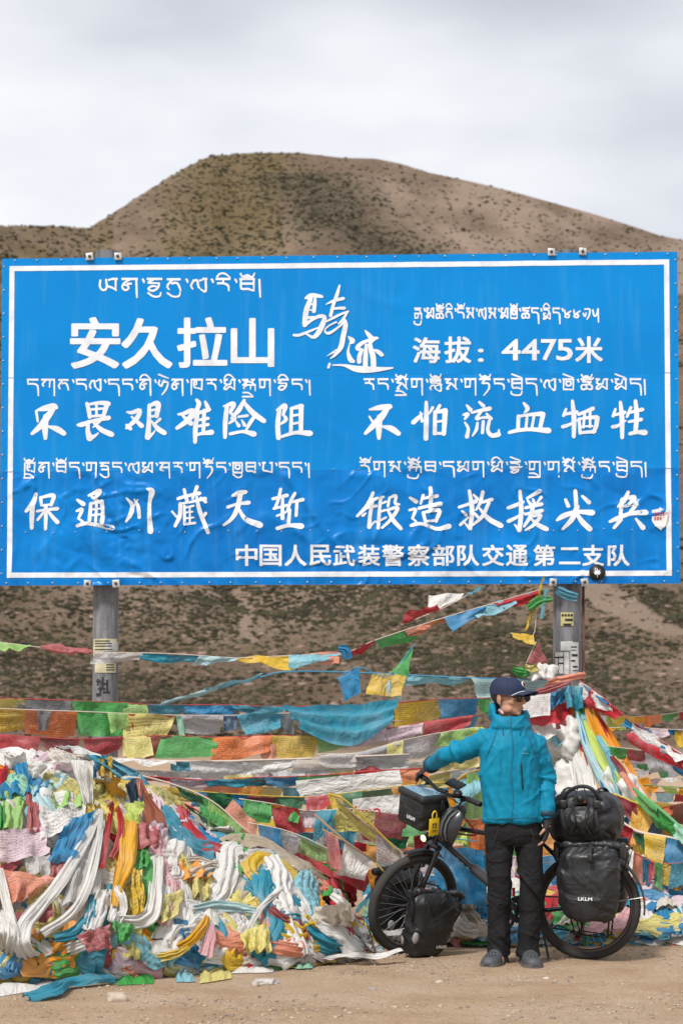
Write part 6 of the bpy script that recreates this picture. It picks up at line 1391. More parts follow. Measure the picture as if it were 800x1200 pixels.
# fork, stem, bars (steered group)
mb = MB()
for s in (-1, 1): mb.tube([ST0-STA*.03+Vector((.0, s*.03, 0)), ST0-STA*.05+Vector((.005, s*.055, 0)), Vector((1.085, s*.058, .50)), FA+Vector((0, s*.056, 0))], [.016, .019, .015, .010], 10)
mb.tube([ST0-STA*.03+Vector((0, -.06, 0)), ST0-STA*.03+Vector((0, .06, 0))], .02, 10); mb.tube([ST0-STA*.04, ST0], .02, 12)
bpart(mb, 'fork', black, M=STM)
BC = Vector((.935, 0, 1.065))
mb = MB(); mb.tube([HT_, HT_+STA*.13], .016, 12); mb.tube([HT_+STA*.12, BC], [.018, .016], 12); mb.tube([BC-Vector((0, .03, 0)), BC+Vector((0, .03, 0))], .021, 12)
bpart(mb, 'stem', blackm, M=STM)
HB_ = .345
mb = MB(); mb.tube(catmull([tuple(BC+Vector((x, y, z))) for x, y, z in ((-.04, -HB_, .015), (-.02, -.2, .018), (0, -.06, 0), (0, .06, 0), (-.02, .2, .018), (-.04, HB_, .015))], 6), .0125, 12)
hb = bpart(mb, 'handlebar', blackm, M=STM)
for s in (-1, 1):
    mb = MB(); a = BC+Vector((-.026, s*(HB_-.125), .018)); b_ = BC+Vector((-.042, s*(HB_+.005), .015)); mb.tube([a, a.lerp(b_, .1), b_.lerp(a, .1), b_], [.015, .018, .018, .016], 12)
    bpart(mb, 'grip', plast, hb, STM)
    mb = MB(); a = BC+Vector((-.015, s*(HB_-.15), .005)); mb.tube([a, a+Vector((.045, s*.02, -.03)), a+Vector((.05, s*.11, -.045))], [.008, .006, .005], 7); mb.box(a, (.03, .03, .025), bev=.006)
    bpart(mb, 'brake_lever', blackm, M=STM)
mb = MB(); mb.ell(BC+Vector((.01, .17, .045)), (.03, .035, .022)); bpart(mb, 'bell', plast, M=STM)
GRIPW = BW_ @ (STM @ (BC+Vector((-.035, -(HB_-.04), .017))))
# brake and gear cables
mb = MB()
for s, q in ((-1, .0), (1, .01), (1, .03)):
    mb.tube(catmull([tuple(p) for p in (BC+Vector((.03, s*(.19+q), -.01)), BC+Vector((.10, s*.12, .03+q)), BC+Vector((.10, s*.03, -.05)), ST0+Vector((.03, .02*s, .02+q)))], 6), .0028, 5, caps=False)
bpart(mb, 'cable', plast, M=STM, sharp=False)
# phone mount and phone
mb = MB(); mb.box(BC+Vector((-.03, .085, .075)), (.075, .15, .012), rot=Matrix.Rotation(R(20), 3, 'Y'), bev=.005); bpart(mb, 'phone_holder', plast, M=STM)
# fenders
def fender(c, a0, a1, M, nm='fender'):
    mb = MB(); rings = []
    for i in range(25):
        a = R(a0+(a1-a0)*i/24); rr = RW+.022
        rings.append([Vector((c.x+(rr+.006*math.cos(q*1.4))*math.cos(a), q*.034, c.z+(rr+.008*math.cos(q*1.4)-(.016 if abs(q) > .9 else 0))*math.sin(a))) for q in (-1, -.6, -.2, .2, .6, 1)]+[Vector((c.x+(rr-.003+.006*math.cos(q*1.4))*math.cos(a), q*.032, c.z+(rr-.003+.008*math.cos(q*1.4)-(.016 if abs(q) > .9 else 0))*math.sin(a))) for q in (1, .6, .2, -.2, -.6, -1)])
    mb.loft(rings); 
    bpart(mb, nm, plast, M=M)
fender(FA, 78, 122, STM); fender(RA, 70, 188, None)
mb = MB()
for s in (-1, 1): mb.tube([RA+Vector((0, s*.05, 0)), RA+(RW+.02)*Vector((math.cos(R(170)), 0, math.sin(R(170))))+Vector((0, s*.03, 0))], .0025, 5)
bpart(mb, 'fender_stay', silver)
# racks
mb = MB()
for s in (-1, 1):
    y = s*.085
    mb.tube([Vector((.0, s*.068, .36)), Vector((.04, y, .52)), Vector((.06, y, .70)), Vector((-.28, y, .70)), Vector((-.24, y, .56)), Vector((.0, s*.068, .36))], .006, 7)
    mb.tube([Vector((.06, y, .70)), Vector((.22, s*.03, .68))], .005, 6)
    mb.tube([Vector((.05, y, .5)), Vector((.10, y+.01*s, .30)), Vector((.06, y+.01*s, .17)), Vector((-.14, y+.01*s, .15)), Vector((-.17, y, .5))], .007, 7)
for x in (-.26, -.15, -.05, .05): mb.tube([Vector((x, -.085, .703)), Vector((x, .085, .703))], .005, 6)
bpart(mb, 'rear_rack', blackm)
mb = MB()
for s in (-1, 1):
    y = s*.085
    mb.tube([FA+Vector((-.03, s*.06, .16)), FA+Vector((.10, y, .12)), FA+Vector((.12, y, -.02)), FA+Vector((-.12, y, -.02)), FA+Vector((-.13, y, .13)), FA+Vector((-.03, s*.06, .16))], .0055, 7)
    mb.tube([FA+Vector((0, s*.06, 0)), FA+Vector((0, y, -.02))], .006, 6)
bpart(mb, 'front_rack', blackm, M=STM)
# drivetrain (on the right-hand side of the frame, seen through the spokes)
def gear(c, r_, teeth, y, th=.004):
    mb = MB(); a = [2*math.pi*i/(teeth*2) for i in range(teeth*2)]
    ro = [Vector((c.x+(r_+(.004 if i % 2 else -.003))*math.cos(t), y-th/2, c.z+(r_+(.004 if i % 2 else -.003))*math.sin(t))) for i, t in enumerate(a)]
    ri = [Vector((c.x+r_*.72*math.cos(t), y-th/2, c.z+r_*.72*math.sin(t))) for t in a]
    mb.loft([ro, [v+Vector((0, th, 0)) for v in ro], [v+Vector((0, th, 0)) for v in ri], ri, ro], caps=False)
    for k in range(5): t = k*1.2566; mb.tube([c+Vector((0, y, 0)), Vector((c.x+r_*.75*math.cos(t), y, c.z+r_*.75*math.sin(t)))], .007, 5)
    return mb
mb = gear(BB, .088, 40, -.052); mb2 = gear(BB, .065, 30, -.044); mb.add(mb2.v, mb2.f); bpart(mb, 'chainring', blackm)
for k in range(7): bpart(gear(RA, .026+.0045*k, 12+2*k, -.052+.004*k, .0025), 'sprocket', silver)
mb = MB()
for s, a in ((-1, R(-60)), (1, R(120))):
    tip = BB+Vector((.17*math.cos(a), s*.078, .17*math.sin(a))); mb = MB(); mb.tube([BB+Vector((0, s*.05, 0)), BB+Vector((0, s*.07, 0)), tip], [.014, .014, .010], 8)
    cr1 = bpart(mb, 'crank', blackm)
for s, a in ((-1, R(-60)), (1, R(120))):
    tip = BB+Vector((.17*math.cos(a), s*.125, .17*math.sin(a))); mb = MB(); mb.box(tip, (.095, .085, .022), bev=.006); bpart(mb, 'pedal', plast, cr1)
mb = MB()
path = [BB+Vector((0, -.05, .088)), RA+Vector((0, -.046, .045)), RA+Vector((-.045, -.046, 0)), RA+Vector((.0, -.046, -.045)), Vector((.05, -.046, .235)), Vector((.03, -.046, .16)), Vector((.07, -.046, .17)), BB+Vector((0, -.05, -.088)), BB+Vector((.088, -.05, 0))]
mb.tube(path, .005, 5, closed=True); bpart(mb, 'chain', blackm, sharp=False)
mb = MB(); mb.tube([RA+Vector((0, -.06, -.01)), Vector((.03, -.055, .24)), Vector((.045, -.05, .16))], [.012, .012, .01], 8); mb.disc(Vector((.03, -.046, .235)), .018, (0, 1, 0), .008); mb.disc(Vector((.048, -.046, .165)), .02, (0, 1, 0), .008); bpart(mb, 'derailleur', blackm)
mb = MB(); mb.tube([Vector((.30, .05, .305)), Vector((.22, .15, .012))], [.009, .007], 8); mb.box((.22, .155, .008), (.03, .03, .01), bev=.003); bpart(mb, 'kickstand', blackm)
# bottle cage, red bottle end, pump
mb = MB(); c0 = HL_.lerp(BB, .52)+Vector((.03, 0, .05)); mb.tube([c0, c0+dt*.16], [.034, .034], 14); mb.tube([c0-dt*.03, c0], [.014, .03], 14); bpart(mb, 'bottle', mat('bottle_plastic', (.05, .05, .055), .35))
mb = MB(); c1 = BB+Vector((.02, .045, .09)); mb.tube([c1, c1+Vector((0, 0, .055))], .010, 8); bpart(mb, 'tail_lamp', mat('red_plastic', (.45, .01, .01), .3))
# headlight: lit warm lens
lp = STM @ (ST0+Vector((.075, .0, .035)))
mb = MB(); q = ST0+Vector((.07, 0, .035)); mb.tube([q-Vector((.03, 0, 0)), q, q+Vector((.025, 0, 0))], [.015, .026, .030], 14); mb.tube([ST0+Vector((.01, 0, .02)), q], .007, 6); hl = bpart(mb, 'headlight', plast, M=STM)
mb = MB(); mb.ell(q+Vector((.026, 0, 0)), (.012, .028, .022)); bpart(mb, 'lens', mat('lit_lens', (.9, .8, .6), .2, emit=((1.0, .70, .38), 1.1)), hl, STM)
# ------------------------------------------------------------------ bags: each rests on the bicycle but lifts off, so each is a thing
def bagmesh(w_, t_, h_, seed, taper=.88, puff=.25, pw=3.2, wr=.014, nz_=40, na=84, flat_back=False, top_in=.55):
    mb = MB(); rings = []
    for j in range(nz_+1):
        v = j/nz_; z = -h_/2+h_*v
        k = (1-(abs(2*v-1))**5)**.5 if 0 < j < nz_ else .0
        e = .62+.38*k if 0 < j < nz_ else .55
        sx = w_/2*(taper+(1-taper)*v)*e; sy = t_/2*e*(1+puff*math.sin(math.pi*min(1, v*1.2))*.5)
        if v > .86: sy *= 1-(v-.86)/.14*top_in
        r = []
        for i in range(na):
            a = 2*math.pi*i/na; c_, s_ = math.cos(a), math.sin(a)
            r.append(Vector((sx*abs(c_)**(2/pw)*(1 if c_ > 0 else -1), sy*abs(s_)**(2/pw)*(1 if s_ > 0 else -1), z)))
        rings.append(r)
    mb.loft(rings); me = mb.mesh('bag')
    def fn(co, n):
        d = wr*.8*foldr((co.x+co.z*.4, co.y, co.z*1.3), seed, 5, .09)+wr*.35*foldr((co.x, co.y, co.z-co.x*.5), seed+9, 11, .10)+wr*.08*N3(co.x*30, co.z*30+seed, co.y*30)
        return n*d
    displace(me, fn); return me
bagR = Matrix.Rotation(BRZ, 4, 'Z')
def bag(name, label, M, me_or, **k):
    "M: bag frame in bicycle space (already steered if need be); x along travel, y outward, z up"
    root = empty(name, (0, 0, 0), label=label, cat='bag', group=k.get('group'))
    root.matrix_world = BW_ @ M
    return root
def text_mark(txt, root, c, w_, h_, face=1, name='logo'):
    "flat print on the +y face (face=1); x runs to the viewer's right from outside"
    v, f = glyph_mesh(txt, .0); xa, xb = min(q[0] for q in v), max(q[0] for q in v); ya, yb = min(q[1] for q in v), max(q[1] for q in v)
    V = []; Fc = []
    for kk, (dx, dz) in enumerate(((0, 0), (.04, 0), (-.04, 0), (0, .05), (0, -.05))):
        n = len(V)
        for q in v:
            u = (q[0]-xa)/(xb-xa)-.5+dx*.35; t = (q[1]-ya)/(yb-ya)-.5+dz; V.append(Vector(c)+Vector((-u*w_, .0001*kk, t*h_)))
        Fc += [tuple(i+n for i in q) for q in f]
    return obj(name, mesh_from(name, V, Fc, smooth=False), whl, root)
def strap(root, pts, w_=.022, name='strap', th=.004, m=None):
    mb = MB(); mb.tube(pts, w_/2, 8, flat=th/w_*1.6) if False else None
    vs = []; fs = []
    pts = [Vector(p) for p in pts]
    mb = MB(); mb.tube(pts, [w_/2]*len(pts), 8, flat=.28); o = mb.build(name, m or pvcd, root); return o
G1 = 'black waterproof bags on the bicycle'
def face_surf(me, x, z, side=1):
    "outermost y near (x, z)"
    best = 0
    for v in me.vertices:
        if abs(v.co.x-x) < .03 and abs(v.co.z-z) < .03 and v.co.y*side > best: best = v.co.y*side
    return best*side
# rear pannier, near side
me1 = bagmesh(.40, .18, .46, 1, wr=.022, taper=.84)
r1 = bag('pannier_bag', 'big black rear pannier with white letters hanging below the duffel', Matrix.Translation((-.045, .19, .50)), me1, group=G1)
obj('bag_body', me1, pvc, r1); text_mark('LKLM', r1, (.015, face_surf(me1, .0, -.09)+.004, -.095), .085, .019)
mb = MB(); mb.tube(catmull([(-.2, .0, .222), (-.08, .01, .238), (.05, .005, .236), (.2, .0, .226)], 9), .033, 14, flat=.75); me_ = mb.mesh('roll_top'); displace(me_, lambda co, n: n*.010*crease(co, 6, 14, .1)); o = obj('roll_top', me_, pvc, r1)
for s in (-1, 1): mb = MB(); mb.box((s*.205, .0, .20), (.035, .06, .10), bev=.012); auto_smooth(mb.build('buckle', plast, r1))
strap(r1, [(-.02, .075, .25), (-.02, .125, .17), (-.02, .128, .13)], .02); mb = MB(); mb.box((-.02, .128, .16), (.032, .014, .045), bev=.004); mb.build('buckle', plast, r1)
me2 = bagmesh(.40, .17, .45, 2, wr=.016)
r2 = bag('pannier_bag', 'far side black rear pannier mostly hidden behind the rear wheel', Matrix.Translation((-.045, -.19, .50)) @ Matrix.Rotation(math.pi, 4, 'Z'), me2, group=G1); obj('bag_body', me2, pvc, r2)
mb = MB(); mb.box((0, .0, .235), (.40, .085, .05), bev=.02); auto_smooth(mb.build('roll_top', pvc, r2))
# front panniers in the steered frame
me3 = bagmesh(.37, .16, .41, 3, wr=.036, taper=.70, top_in=.5)
r3 = bag('pannier_bag', 'crumpled black front pannier with oval reflector, nearly touching the dirt', STM @ Matrix.Translation(FA+Vector((-.01, .175, -.072))) @ Matrix.Rotation(R(-10), 4, 'Y'), me3, group=G1)
obj('bag_body', me3, pvc, r3); text_mark('LKLM', r3, (-.06, face_surf(me3, -.06, -.13)+.006, -.125), .075, .017)
mb = MB(); mb.tube(catmull([(-.215, .0, .175), (-.15, .01, .205), (-.05, .0, .195), (.06, .005, .212), (.15, .0, .2), (.22, .01, .19)], 7), [.026]+[.020]*34+[.028], 14); me_ = mb.mesh('roll_top'); displace(me_, lambda co, n: n*.014*crease(co, 2, 16, .1)); auto_smooth(obj('roll_top', me_, pvc, r3))
for s in (-1, 1): strap(r3, [(s*.195, .02, .20), (s*.19, .05, .10), (s*.165, .04, .02)], .02)
mb = MB(); yq = face_surf(me3, .125, -.06); mb.ell((.135, yq-.022, -.075), (.022, .012, .040), rot=Matrix.Rotation(R(-14), 3, 'Z')); refl = mat('reflector', (.30, .30, .29), .4); mb.build('reflector', refl, r3)
me4 = bagmesh(.35, .15, .40, 4, wr=.022, taper=.8)
r4 = bag('pannier_bag', 'black front pannier on the far side of the front wheel', STM @ Matrix.Translation(FA+Vector((0, -.175, -.02))) @ Matrix.Rotation(math.pi, 4, 'Z'), me4, group=G1); obj('bag_body', me4, pvc, r4)
mb = MB(); mb.box((0, .01, .205), (.40, .06, .045), bev=.018); auto_smooth(mb.build('roll_top', pvc, r4))
mb = MB(); mb.ell((-.10, -.085, -.14), (.026, .010, .034)); mb.build('reflector', refl, r4)
# duffel on the rack
mb = MB(); rings = []
for j in range(31):
    v = j/30; y = -.24+.48*v; k = (1-abs(2*v-1)**3.5)**.5 if 0 < j < 30 else .35
    rings.append([Vector(((.228*abs(math.cos(a))**.62*(1 if math.cos(a) > 0 else -1))*max(k, .5), y, (.178*abs(math.sin(a))**.7*(1 if math.sin(a) > 0 else -1))*max(k, .5))) for a in [2*math.pi*i/90 for i in range(90)]])
mb.loft(rings); me5 = mb.mesh('duffel')
displace(me5, lambda co, n: n*(.030*foldr((co.x+co.z*.5, co.y, co.z), 2, 4.5, .10)+.014*foldr((co.x-co.z*.6, co.y, co.z), 8, 9, .10)+.002*N3(co.x*30, co.z*30, co.y*30)))
r5 = bag('duffel_bag', 'crumpled black duffel strapped across the rear rack with a camera on top', Matrix.Translation((-.0, .02, .885)), me5, group=G1); obj('bag_body', me5, pvc, r5)
for x in (-.10, .11):
    mb = MB(); pth = [Vector((x+.02*math.sin(a*2), .245*math.cos(a), .195*math.sin(a))) for a in [R(t) for t in range(-70, 251, 16)]]
    mb.tube(pth, .014, 8, flat=.35); mb.build('strap', pvcd, r5)
    mb = MB(); mb.box((x, .225, .10), (.045, .03, .05), bev=.008); mb.build('buckle', plast, r5)
mb = MB(); mb.tube(catmull([(-.12, .17, .12), (-.07, .2, .19), (.0, .2, .21), (.08, .19, .18), (.13, .17, .11)], 5), .012, 7); mb.build('handle', pvcd, r5)
mb = MB()
for s in (-1, 1): mb.tube(catmull([(s*.02, .21, .2), (s*.05, .25, .10), (s*.03, .26, 0), (s*.07, .24, -.10)], 4), .004, 5)
mb.build('cord', pvcd, r5)
# bicycle tail camera pouch
cp = bag('camera_pouch', 'small black camera pouch with a red dot tied on top of the duffel', Matrix.Translation((-.0, .235, 1.015)) @ Matrix.Rotation(R(8), 4, 'Y'), None)
mb = MB(); mb.box((0, 0, 0), (.085, .06, .065), bev=.012); auto_smooth(mb.build('pouch_body', pvcd, cp)); mb = MB(); mb.tube([(0, .02, .005), (0, .045, .005)], .022, 14); mb.build('lens_tube', plast, cp)
mb = MB(); mb.ell((-.025, .033, -.02), .005); mb.build('red_mark', mat('red_plastic', (.45, .01, .01), .3), cp)
# handlebar bag
HBM = STM @ Matrix.Translation(BC+Vector((.165, 0, -.085))) @ Matrix.Rotation(R(-3), 4, 'Y')
r6 = bag('handlebar_bag', 'boxy black handlebar bag with a yellow tag and white letters', HBM, None, group=G1)
mb = MB(); mb.box((0, 0, -.015), (.185, .265, .195), bev=.022); me6 = mb.mesh('bag_body'); displace(me6, lambda co, n: n*.004*N3(co.x*12, co.y*10, co.z*12)); auto_smooth(obj('bag_body', me6, pvc, r6), 50)
mb = MB(); mb.box((0, 0, .095), (.20, .285, .045), bev=.016); o = mb.build('lid', pvc, r6); auto_smooth(o, 50)
mb = MB(); mb.box((-.0, 0, .1195), (.155, .235, .004), bev=.001); mb.build('map_window', mat('clear_window', (.16, .25, .30), .08, spec=.9, coat=.6), r6)
v, f = glyph_mesh('LKLM', 0); xa, xb = min(q[0] for q in v), max(q[0] for q in v); ya, yb = min(q[1] for q in v), max(q[1] for q in v)
V = []; Fc = []
for kk, (du, dv) in enumerate(((0, 0), (.02, 0), (-.02, 0), (0, .05), (0, -.05))):
    n = len(V); V += [Vector((.0965+.0001*kk, ((q[0]-xa)/(xb-xa)-.5+du)*.085+.03, ((q[1]-ya)/(yb-ya)-.5+dv)*.021-.045)) for q in v]; Fc += [tuple(i+n for i in q) for q in f]
obj('logo', mesh_from('logo', V, Fc, smooth=False), whl, r6)
mb = MB(); mb.box((-.055, .147, .055), (.02, .012, .07), bev=.004); mb.build('buckle', plast, r6)
# yellow tag
tg = bag('luggage_tag', 'yellow luggage tag hanging from the side of the handlebar bag', HBM @ Matrix.Translation((.005, .162, -.075)) @ Matrix.Rotation(R(3), 4, 'Y'), None)
tg['category'] = 'tag'
yel = mat('yellow_rubber', (.80, .55, .02), .5)
mb = MB(); mb.box((0, 0, 0), (.075, .007, .115), bev=.0033); auto_smooth(mb.build('tag_plate', yel, tg)); mb = MB(); mb.tube(catmull([(-.014, 0, .055), (-.016, 0, .085), (0, 0, .105), (.016, 0, .085), (.014, 0, .055)], 5), .005, 6); mb.build('tag_loop', yel, tg)
mb = MB(); ik = mat('tag_ink', (.03, .03, .02), .6)
for (x, z, w_, h_) in ((0, .022, .03, .006), (-.011, .012, .008, .014), (.011, .012, .008, .014), (0, -.002, .034, .005), (0, -.022, .038, .004), (0, -.031, .03, .003)): mb.box((x, .0045, z), (w_, .002, h_))
mb.build('tag_print', ik, tg)
# helmet hanging under the bar
hm_ = bag('helmet', 'dark bicycle helmet hanging from the handlebar above the frame', Matrix.Translation((.80, .13, .83)) @ Matrix.Rotation(R(68), 4, 'Y') @ Matrix.Rotation(R(-20), 4, 'X'), None); hm_['category'] = 'helmet'
mb = MB(); rings = []
for j in range(13):
    v = j/12; x = -.15+.30*v; rr = math.sqrt(max(.0, 1-(2*v-1)**2)); rr = max(rr, .12)
    rings.append([Vector((x, .105*rr*math.cos(a), .105*rr*math.sin(a)-.0)) for a in [math.pi*i/20 for i in range(21)]])
mb.loft(rings, caps=False, closed=False); inner = [[Vector((p.x*.9, p.y*.85, p.z*.85)) for p in r] for r in rings]; mb.loft(inner, caps=False, closed=False); o = mb.build('shell', mat('helmet_shell', (.016, .018, .02), .3, coat=.4), hm_); auto_smooth(o)
for k in range(5):
    y = -.07+.035*k; mb = MB(); mb.tube([Vector((x, y, (.112*math.sqrt(max(0, 1-(x/.155)**2-(y/.11)**2)))+.001)) for x in (-.10, -.05, 0, .05, .10)], .009, 6); mb.build('vent', mat('helmet_vent', (.10, .105, .11), .5), hm_)
mb = MB(); mb.tube(catmull([(-.08, .08, .0), (-.02, .05, -.10), (.02, -.03, -.12), (.06, -.08, .0)], 5), .006, 6); mb.build('chin_strap', mat('strap_red', (.25, .03, .03), .7), hm_)
# ------------------------------------------------------------------ the person
PO = Vector((P(600, 1000, 12.72).x, 12.72, 0))
person = empty('person', PO, label="person in blue hooded jacket, navy cap and sunglasses, one hand on the handlebar", cat='person')
HR = GRIPW-PO+Vector((-.012, .0, .014))                       # right hand on the far grip
skin = mat('skin', (.43, .235, .155), .5, var=(14, .12), spec=.4)
K = .0053
SHR = Vector((-.150, 0, 1.385)); ELR = Vector((-.395, .17, 1.285)); WRR = HR+Vector((.062, -.062, .052))
SHL = Vector((.136, .0, 1.372)); ELL_ = Vector((.208, .03, 1.15)); WRL = Vector((.210, -.04, .905))
def wrinkle(co, n, dirv, amp, fr, seed, rd=.5):
    d = Vector(dirv).normalized(); a = co.dot(d)
    q = co*2.2
    return n*amp*(.30-abs(N3(q.x+seed, q.y, q.z+a*fr)))*1.6
# ---- body: one continuous skin surface, head to feet
hc = Vector((-.020, -.014, 1.644)); HRZ = R(50)
hm3 = Matrix.Rotation(HRZ, 3, 'Z') @ Matrix.Rotation(R(4), 3, 'X')
HS = 1.11
def H(x, y, z): return hc + hm3 @ (Vector((x, y, z))*HS)
mb = MB()
def hell(c, r, rot=None): mb.ell(H(*c), Vector(r)*HS, rot=(hm3 if rot is None else hm3 @ rot), seg=20, rings=14)
# face looks to local -y
hell((0, .012, .035), (.074, .093, .083)); hell((0, -.018, -.015), (.062, .072, .078)); hell((0, -.045, -.062), (.040, .038, .036)); hell((0, -.070, -.083), (.019, .016, .015))
for s in (-1, 1): hell((s*.037, -.05, -.018), (.026, .028, .024)); hell((s*.045, -.02, -.06), (.020, .04, .025)); hell((s*.030, -.072, .022), (.026, .012, .007))
mb.tube([H(0, -.083, .022), H(0, -.096, .0), H(0, -.108, -.020), H(0, -.098, -.028)], [.009, .011, .014, .009], 8)
for s in (-1, 1): hell((s*.011, -.094, -.024), (.008, .009, .007))
hell((0, -.089, -.046), (.020, .010, .005)); hell((0, -.087, -.056), (.018, .011, .0065))
for s in (-1, 1):
    hell((s*.077, .012, -.006), (.008, .020, .032), Matrix.Rotation(R(s*12), 3, 'Z')); hell((s*.078, .004, -.034), (.006, .010, .010))
mb.tube([H(0, .02, -.05), Vector((-.015, .01, 1.53)), Vector((-.01, .01, 1.45))], [.056, .056, .075], 14)
mb.loft([[Vector((-.01+a*math.cos(t), .01+b_*math.sin(t), z)) for t in [2*math.pi*i/18 for i in range(18)]] for z, a, b_ in ((1.49, .055, .05), (1.46, .075, .06), (1.40, .12, .085), (1.2, .14, .10), (1.05, .13, .09), (.92, .155, .10), (.84, .14, .10))])
for a, b_, c_ in ((SHR, ELR, WRR), (SHL, ELL_, WRL)): mb.tube([a+Vector((0, 0, -.015)), a.lerp(b_, .5), b_, b_.lerp(c_, .5), c_], [.044, .040, .036, .034, .027], 12)
AKR = Vector((-.090, .0, .09)); AKL = Vector((.092, -.03, .09)); HPR = Vector((-.085, .0, .87)); HPL = Vector((.095, 0, .87)); KNR = Vector((-.082, -.02, .475)); KNL = Vector((.110, -.035, .48))
for h_, k_, a_ in ((HPR, KNR, AKR), (HPL, KNL, AKL)): mb.tube([h_, h_.lerp(k_, .5), k_, k_.lerp(a_, .4), a_], [.085, .072, .053, .05, .034], 12); mb.tube([a_, a_+Vector((0, 0, -.04)), a_+Vector((0, -.09, -.055))], [.034, .034, .03], 10)
def fingers(w_, d, side, palmn, curl, mb, sc=1.0, spread=.012, thumb=None):
    "w_: wrist, d: hand direction, side: toward the index finger, palmn: palm normal"
    d = d.normalized(); side = (side-side.dot(d)*d).normalized(); pn = palmn.normalized()
    pc = w_+d*.045*sc
    rt = Matrix((side, pn, d)).transposed()
    mb.ell(pc, (.041*sc, .017*sc, .052*sc), rot=rt, seg=16, rings=12); mb.tube([w_-d*.03, w_+d*.02], [.026*sc, .027*sc], 10)
    tips = []
    for k, ln in enumerate((.070, .078, .073, .058)):
        b_ = w_+d*.088*sc+side*(.030-.020*k)*sc; p = b_; dd = d.copy(); pts = [p-d*.02, p]
        for seg, fr in enumerate((.45, .30, .25)):
            ang = curl[k][seg]; ax = side
            dd = (Matrix.Rotation(ang, 3, dd.cross(pn).normalized()) @ dd).normalized() if False else (dd*math.cos(ang)+pn*math.sin(ang)).normalized()
            nn = (pn*math.cos(ang)-d*math.sin(ang)).normalized() if seg == 0 else pn
            p = p+dd*ln*fr*sc; pts.append(p)
            pn_old = pn
        mb.tube(pts, [.0095*sc, .0095*sc, .009*sc, .0082*sc, .007*sc], 8); mb.ell(pts[-1], .007*sc, seg=8, rings=6); tips.append(pts)
    tb = w_+d*.03*sc+side*.028*sc; t1 = tb+(side*.6+d*.5+pn*.35).normalized()*.035*sc; t2 = t1+(d*.75+side*.1+pn*.5).normalized()*.030*sc
    mb.tube([tb-side*.012, tb, t1, t2], [.014*sc, .013*sc, .0105*sc, .008*sc], 8); mb.ell(t2, .008*sc, seg=8, rings=6)
    return pc, tips
# left hand hangs, slightly curled; right hand closes over the grip
handL = (WRL+Vector((0, -.005, -.035)), Vector((-.12, -.10, -1)), Vector((-.2, -1, 0)), Vector((-1, .15, 0)), [(.35, .5, .5), (.4, .6, .5), (.45, .65, .5), (.5, .7, .5)])
gd = (HR-WRR).normalized()
handR = (WRR+gd*.005, gd, Vector((.25, .6, .35)), Vector((-.15, -.1, -1)), [(.7, .9, .9), (.75, .95, .9), (.8, .95, .9), (.8, 1., .9)])
for h_ in (handL, handR): fingers(h_[0], h_[1], h_[2], h_[3], h_[4], mb, .98)
me = remesh(mb, .0048, 3, .5, 'body')
bm = bmesh.new(); bm.from_mesh(me)
hv = [v for v in bm.verts if v.co.z > 1.53 and (hm3.transposed() @ (v.co-hc)).y > -.088*HS]
for _ in range(7): bmesh.ops.smooth_vert(bm, verts=hv, factor=.5, use_axis_x=True, use_axis_y=True, use_axis_z=True)
bm.to_mesh(me); bm.free()
body = obj('body', me, skin, person)
# brows and mouth line
mb = MB(); mb.tube([H(-.014, -.098, -.051), H(0, -.100, -.0505), H(.014, -.098, -.051)], .0022, 6); mb.build('mouth', mat('lips', (.32, .12, .10), .5), person)
# hair
mb = MB(); mb.ell(H(0, .026, .028), (.088, .097, .090), rot=hm3, seg=28, rings=20); me = mb.mesh('hair')
bm = bmesh.new(); bm.from_mesh(me)
kill = [v for v in bm.verts if (lambda q: (q.y < .0 and q.z < .06) or (q.z < -.045) or (q.z < .005 and q.y < .022))(hm3.transposed() @ (v.co-hc))]
bmesh.ops.delete(bm, geom=kill, context='VERTS'); bm.to_mesh(me); bm.free()
displace(me, lambda co, n: n*.004*N3(co.x*90, co.y*90, co.z*40))
obj('hair', me, mat('black_hair', (.012, .011, .010), .55, bump=(120, .6, .004)), person)
# cap
navy = mat('navy_cloth', (.006, .014, .050), .75, bump=(150, .3, .001), var=(10, .15))
mb = MB(); cz = .040; rings = []
for j in range(11):
    v = j/10; a = v*math.pi/2*.99; zz = cz+.076*math.sin(a)*(1.0); rr = max(.002, math.cos(a)**.72)
    rings.append([H(.088*rr*math.cos(t), .010+.106*rr*math.sin(t)+(.01*v), zz+.004*math.cos(t*6)*(1-v)*0) for t in [2*math.pi*i/36 for i in range(36)]])
low = [p-(hm3 @ Vector((0, 0, .024)))*1 for p in rings[0]]
mb.loft([low]+rings); cap = mb.build('cap', navy, person); auto_smooth(cap, 60)
mb = MB(); rows = []
for j in range(9):
    v = j/8
    rows.append([H(.076*u*(1-.22*v*v)*(1), -.070-.026*(1-u*u)-.092*v*(1-.30*u*u), cz-.002+.004*v-.026*u*u+.010*math.sin(v*2.4)) for u in [-1+2*i/14 for i in range(15)]])
top = [p for r_ in rows for p in r_]; n_ = len(top); bot = [p+Vector((0, 0, -.004)) for p in top]
fs = []
for j in range(8):
    for i in range(14): a = j*15+i; fs.append((a, a+1, a+16, a+15)); fs.append((n_+a, n_+a+15, n_+a+16, n_+a+1))
rim = [i for i in range(15)]+[15*j+14 for j in range(1, 9)]+[8*15+i for i in range(13, -1, -1)]+[15*j for j in range(7, 0, -1)]
for k in range(len(rim)): a, b_ = rim[k], rim[(k+1) % len(rim)]; fs.append((a, n_+a, n_+b_, b_))
mb.add(top+bot, fs); vis = mb.build('visor', navy, cap); auto_smooth(vis, 50)
mb = MB(); mb.tube([p+Vector((0, 0, .003)) for p in [rows[0][i].lerp(rows[1][i], .5) for i in range(0, 15)]], .0028, 5); mb.build('white_piping', mat('white_thread', (.7, .7, .7), .7), vis)
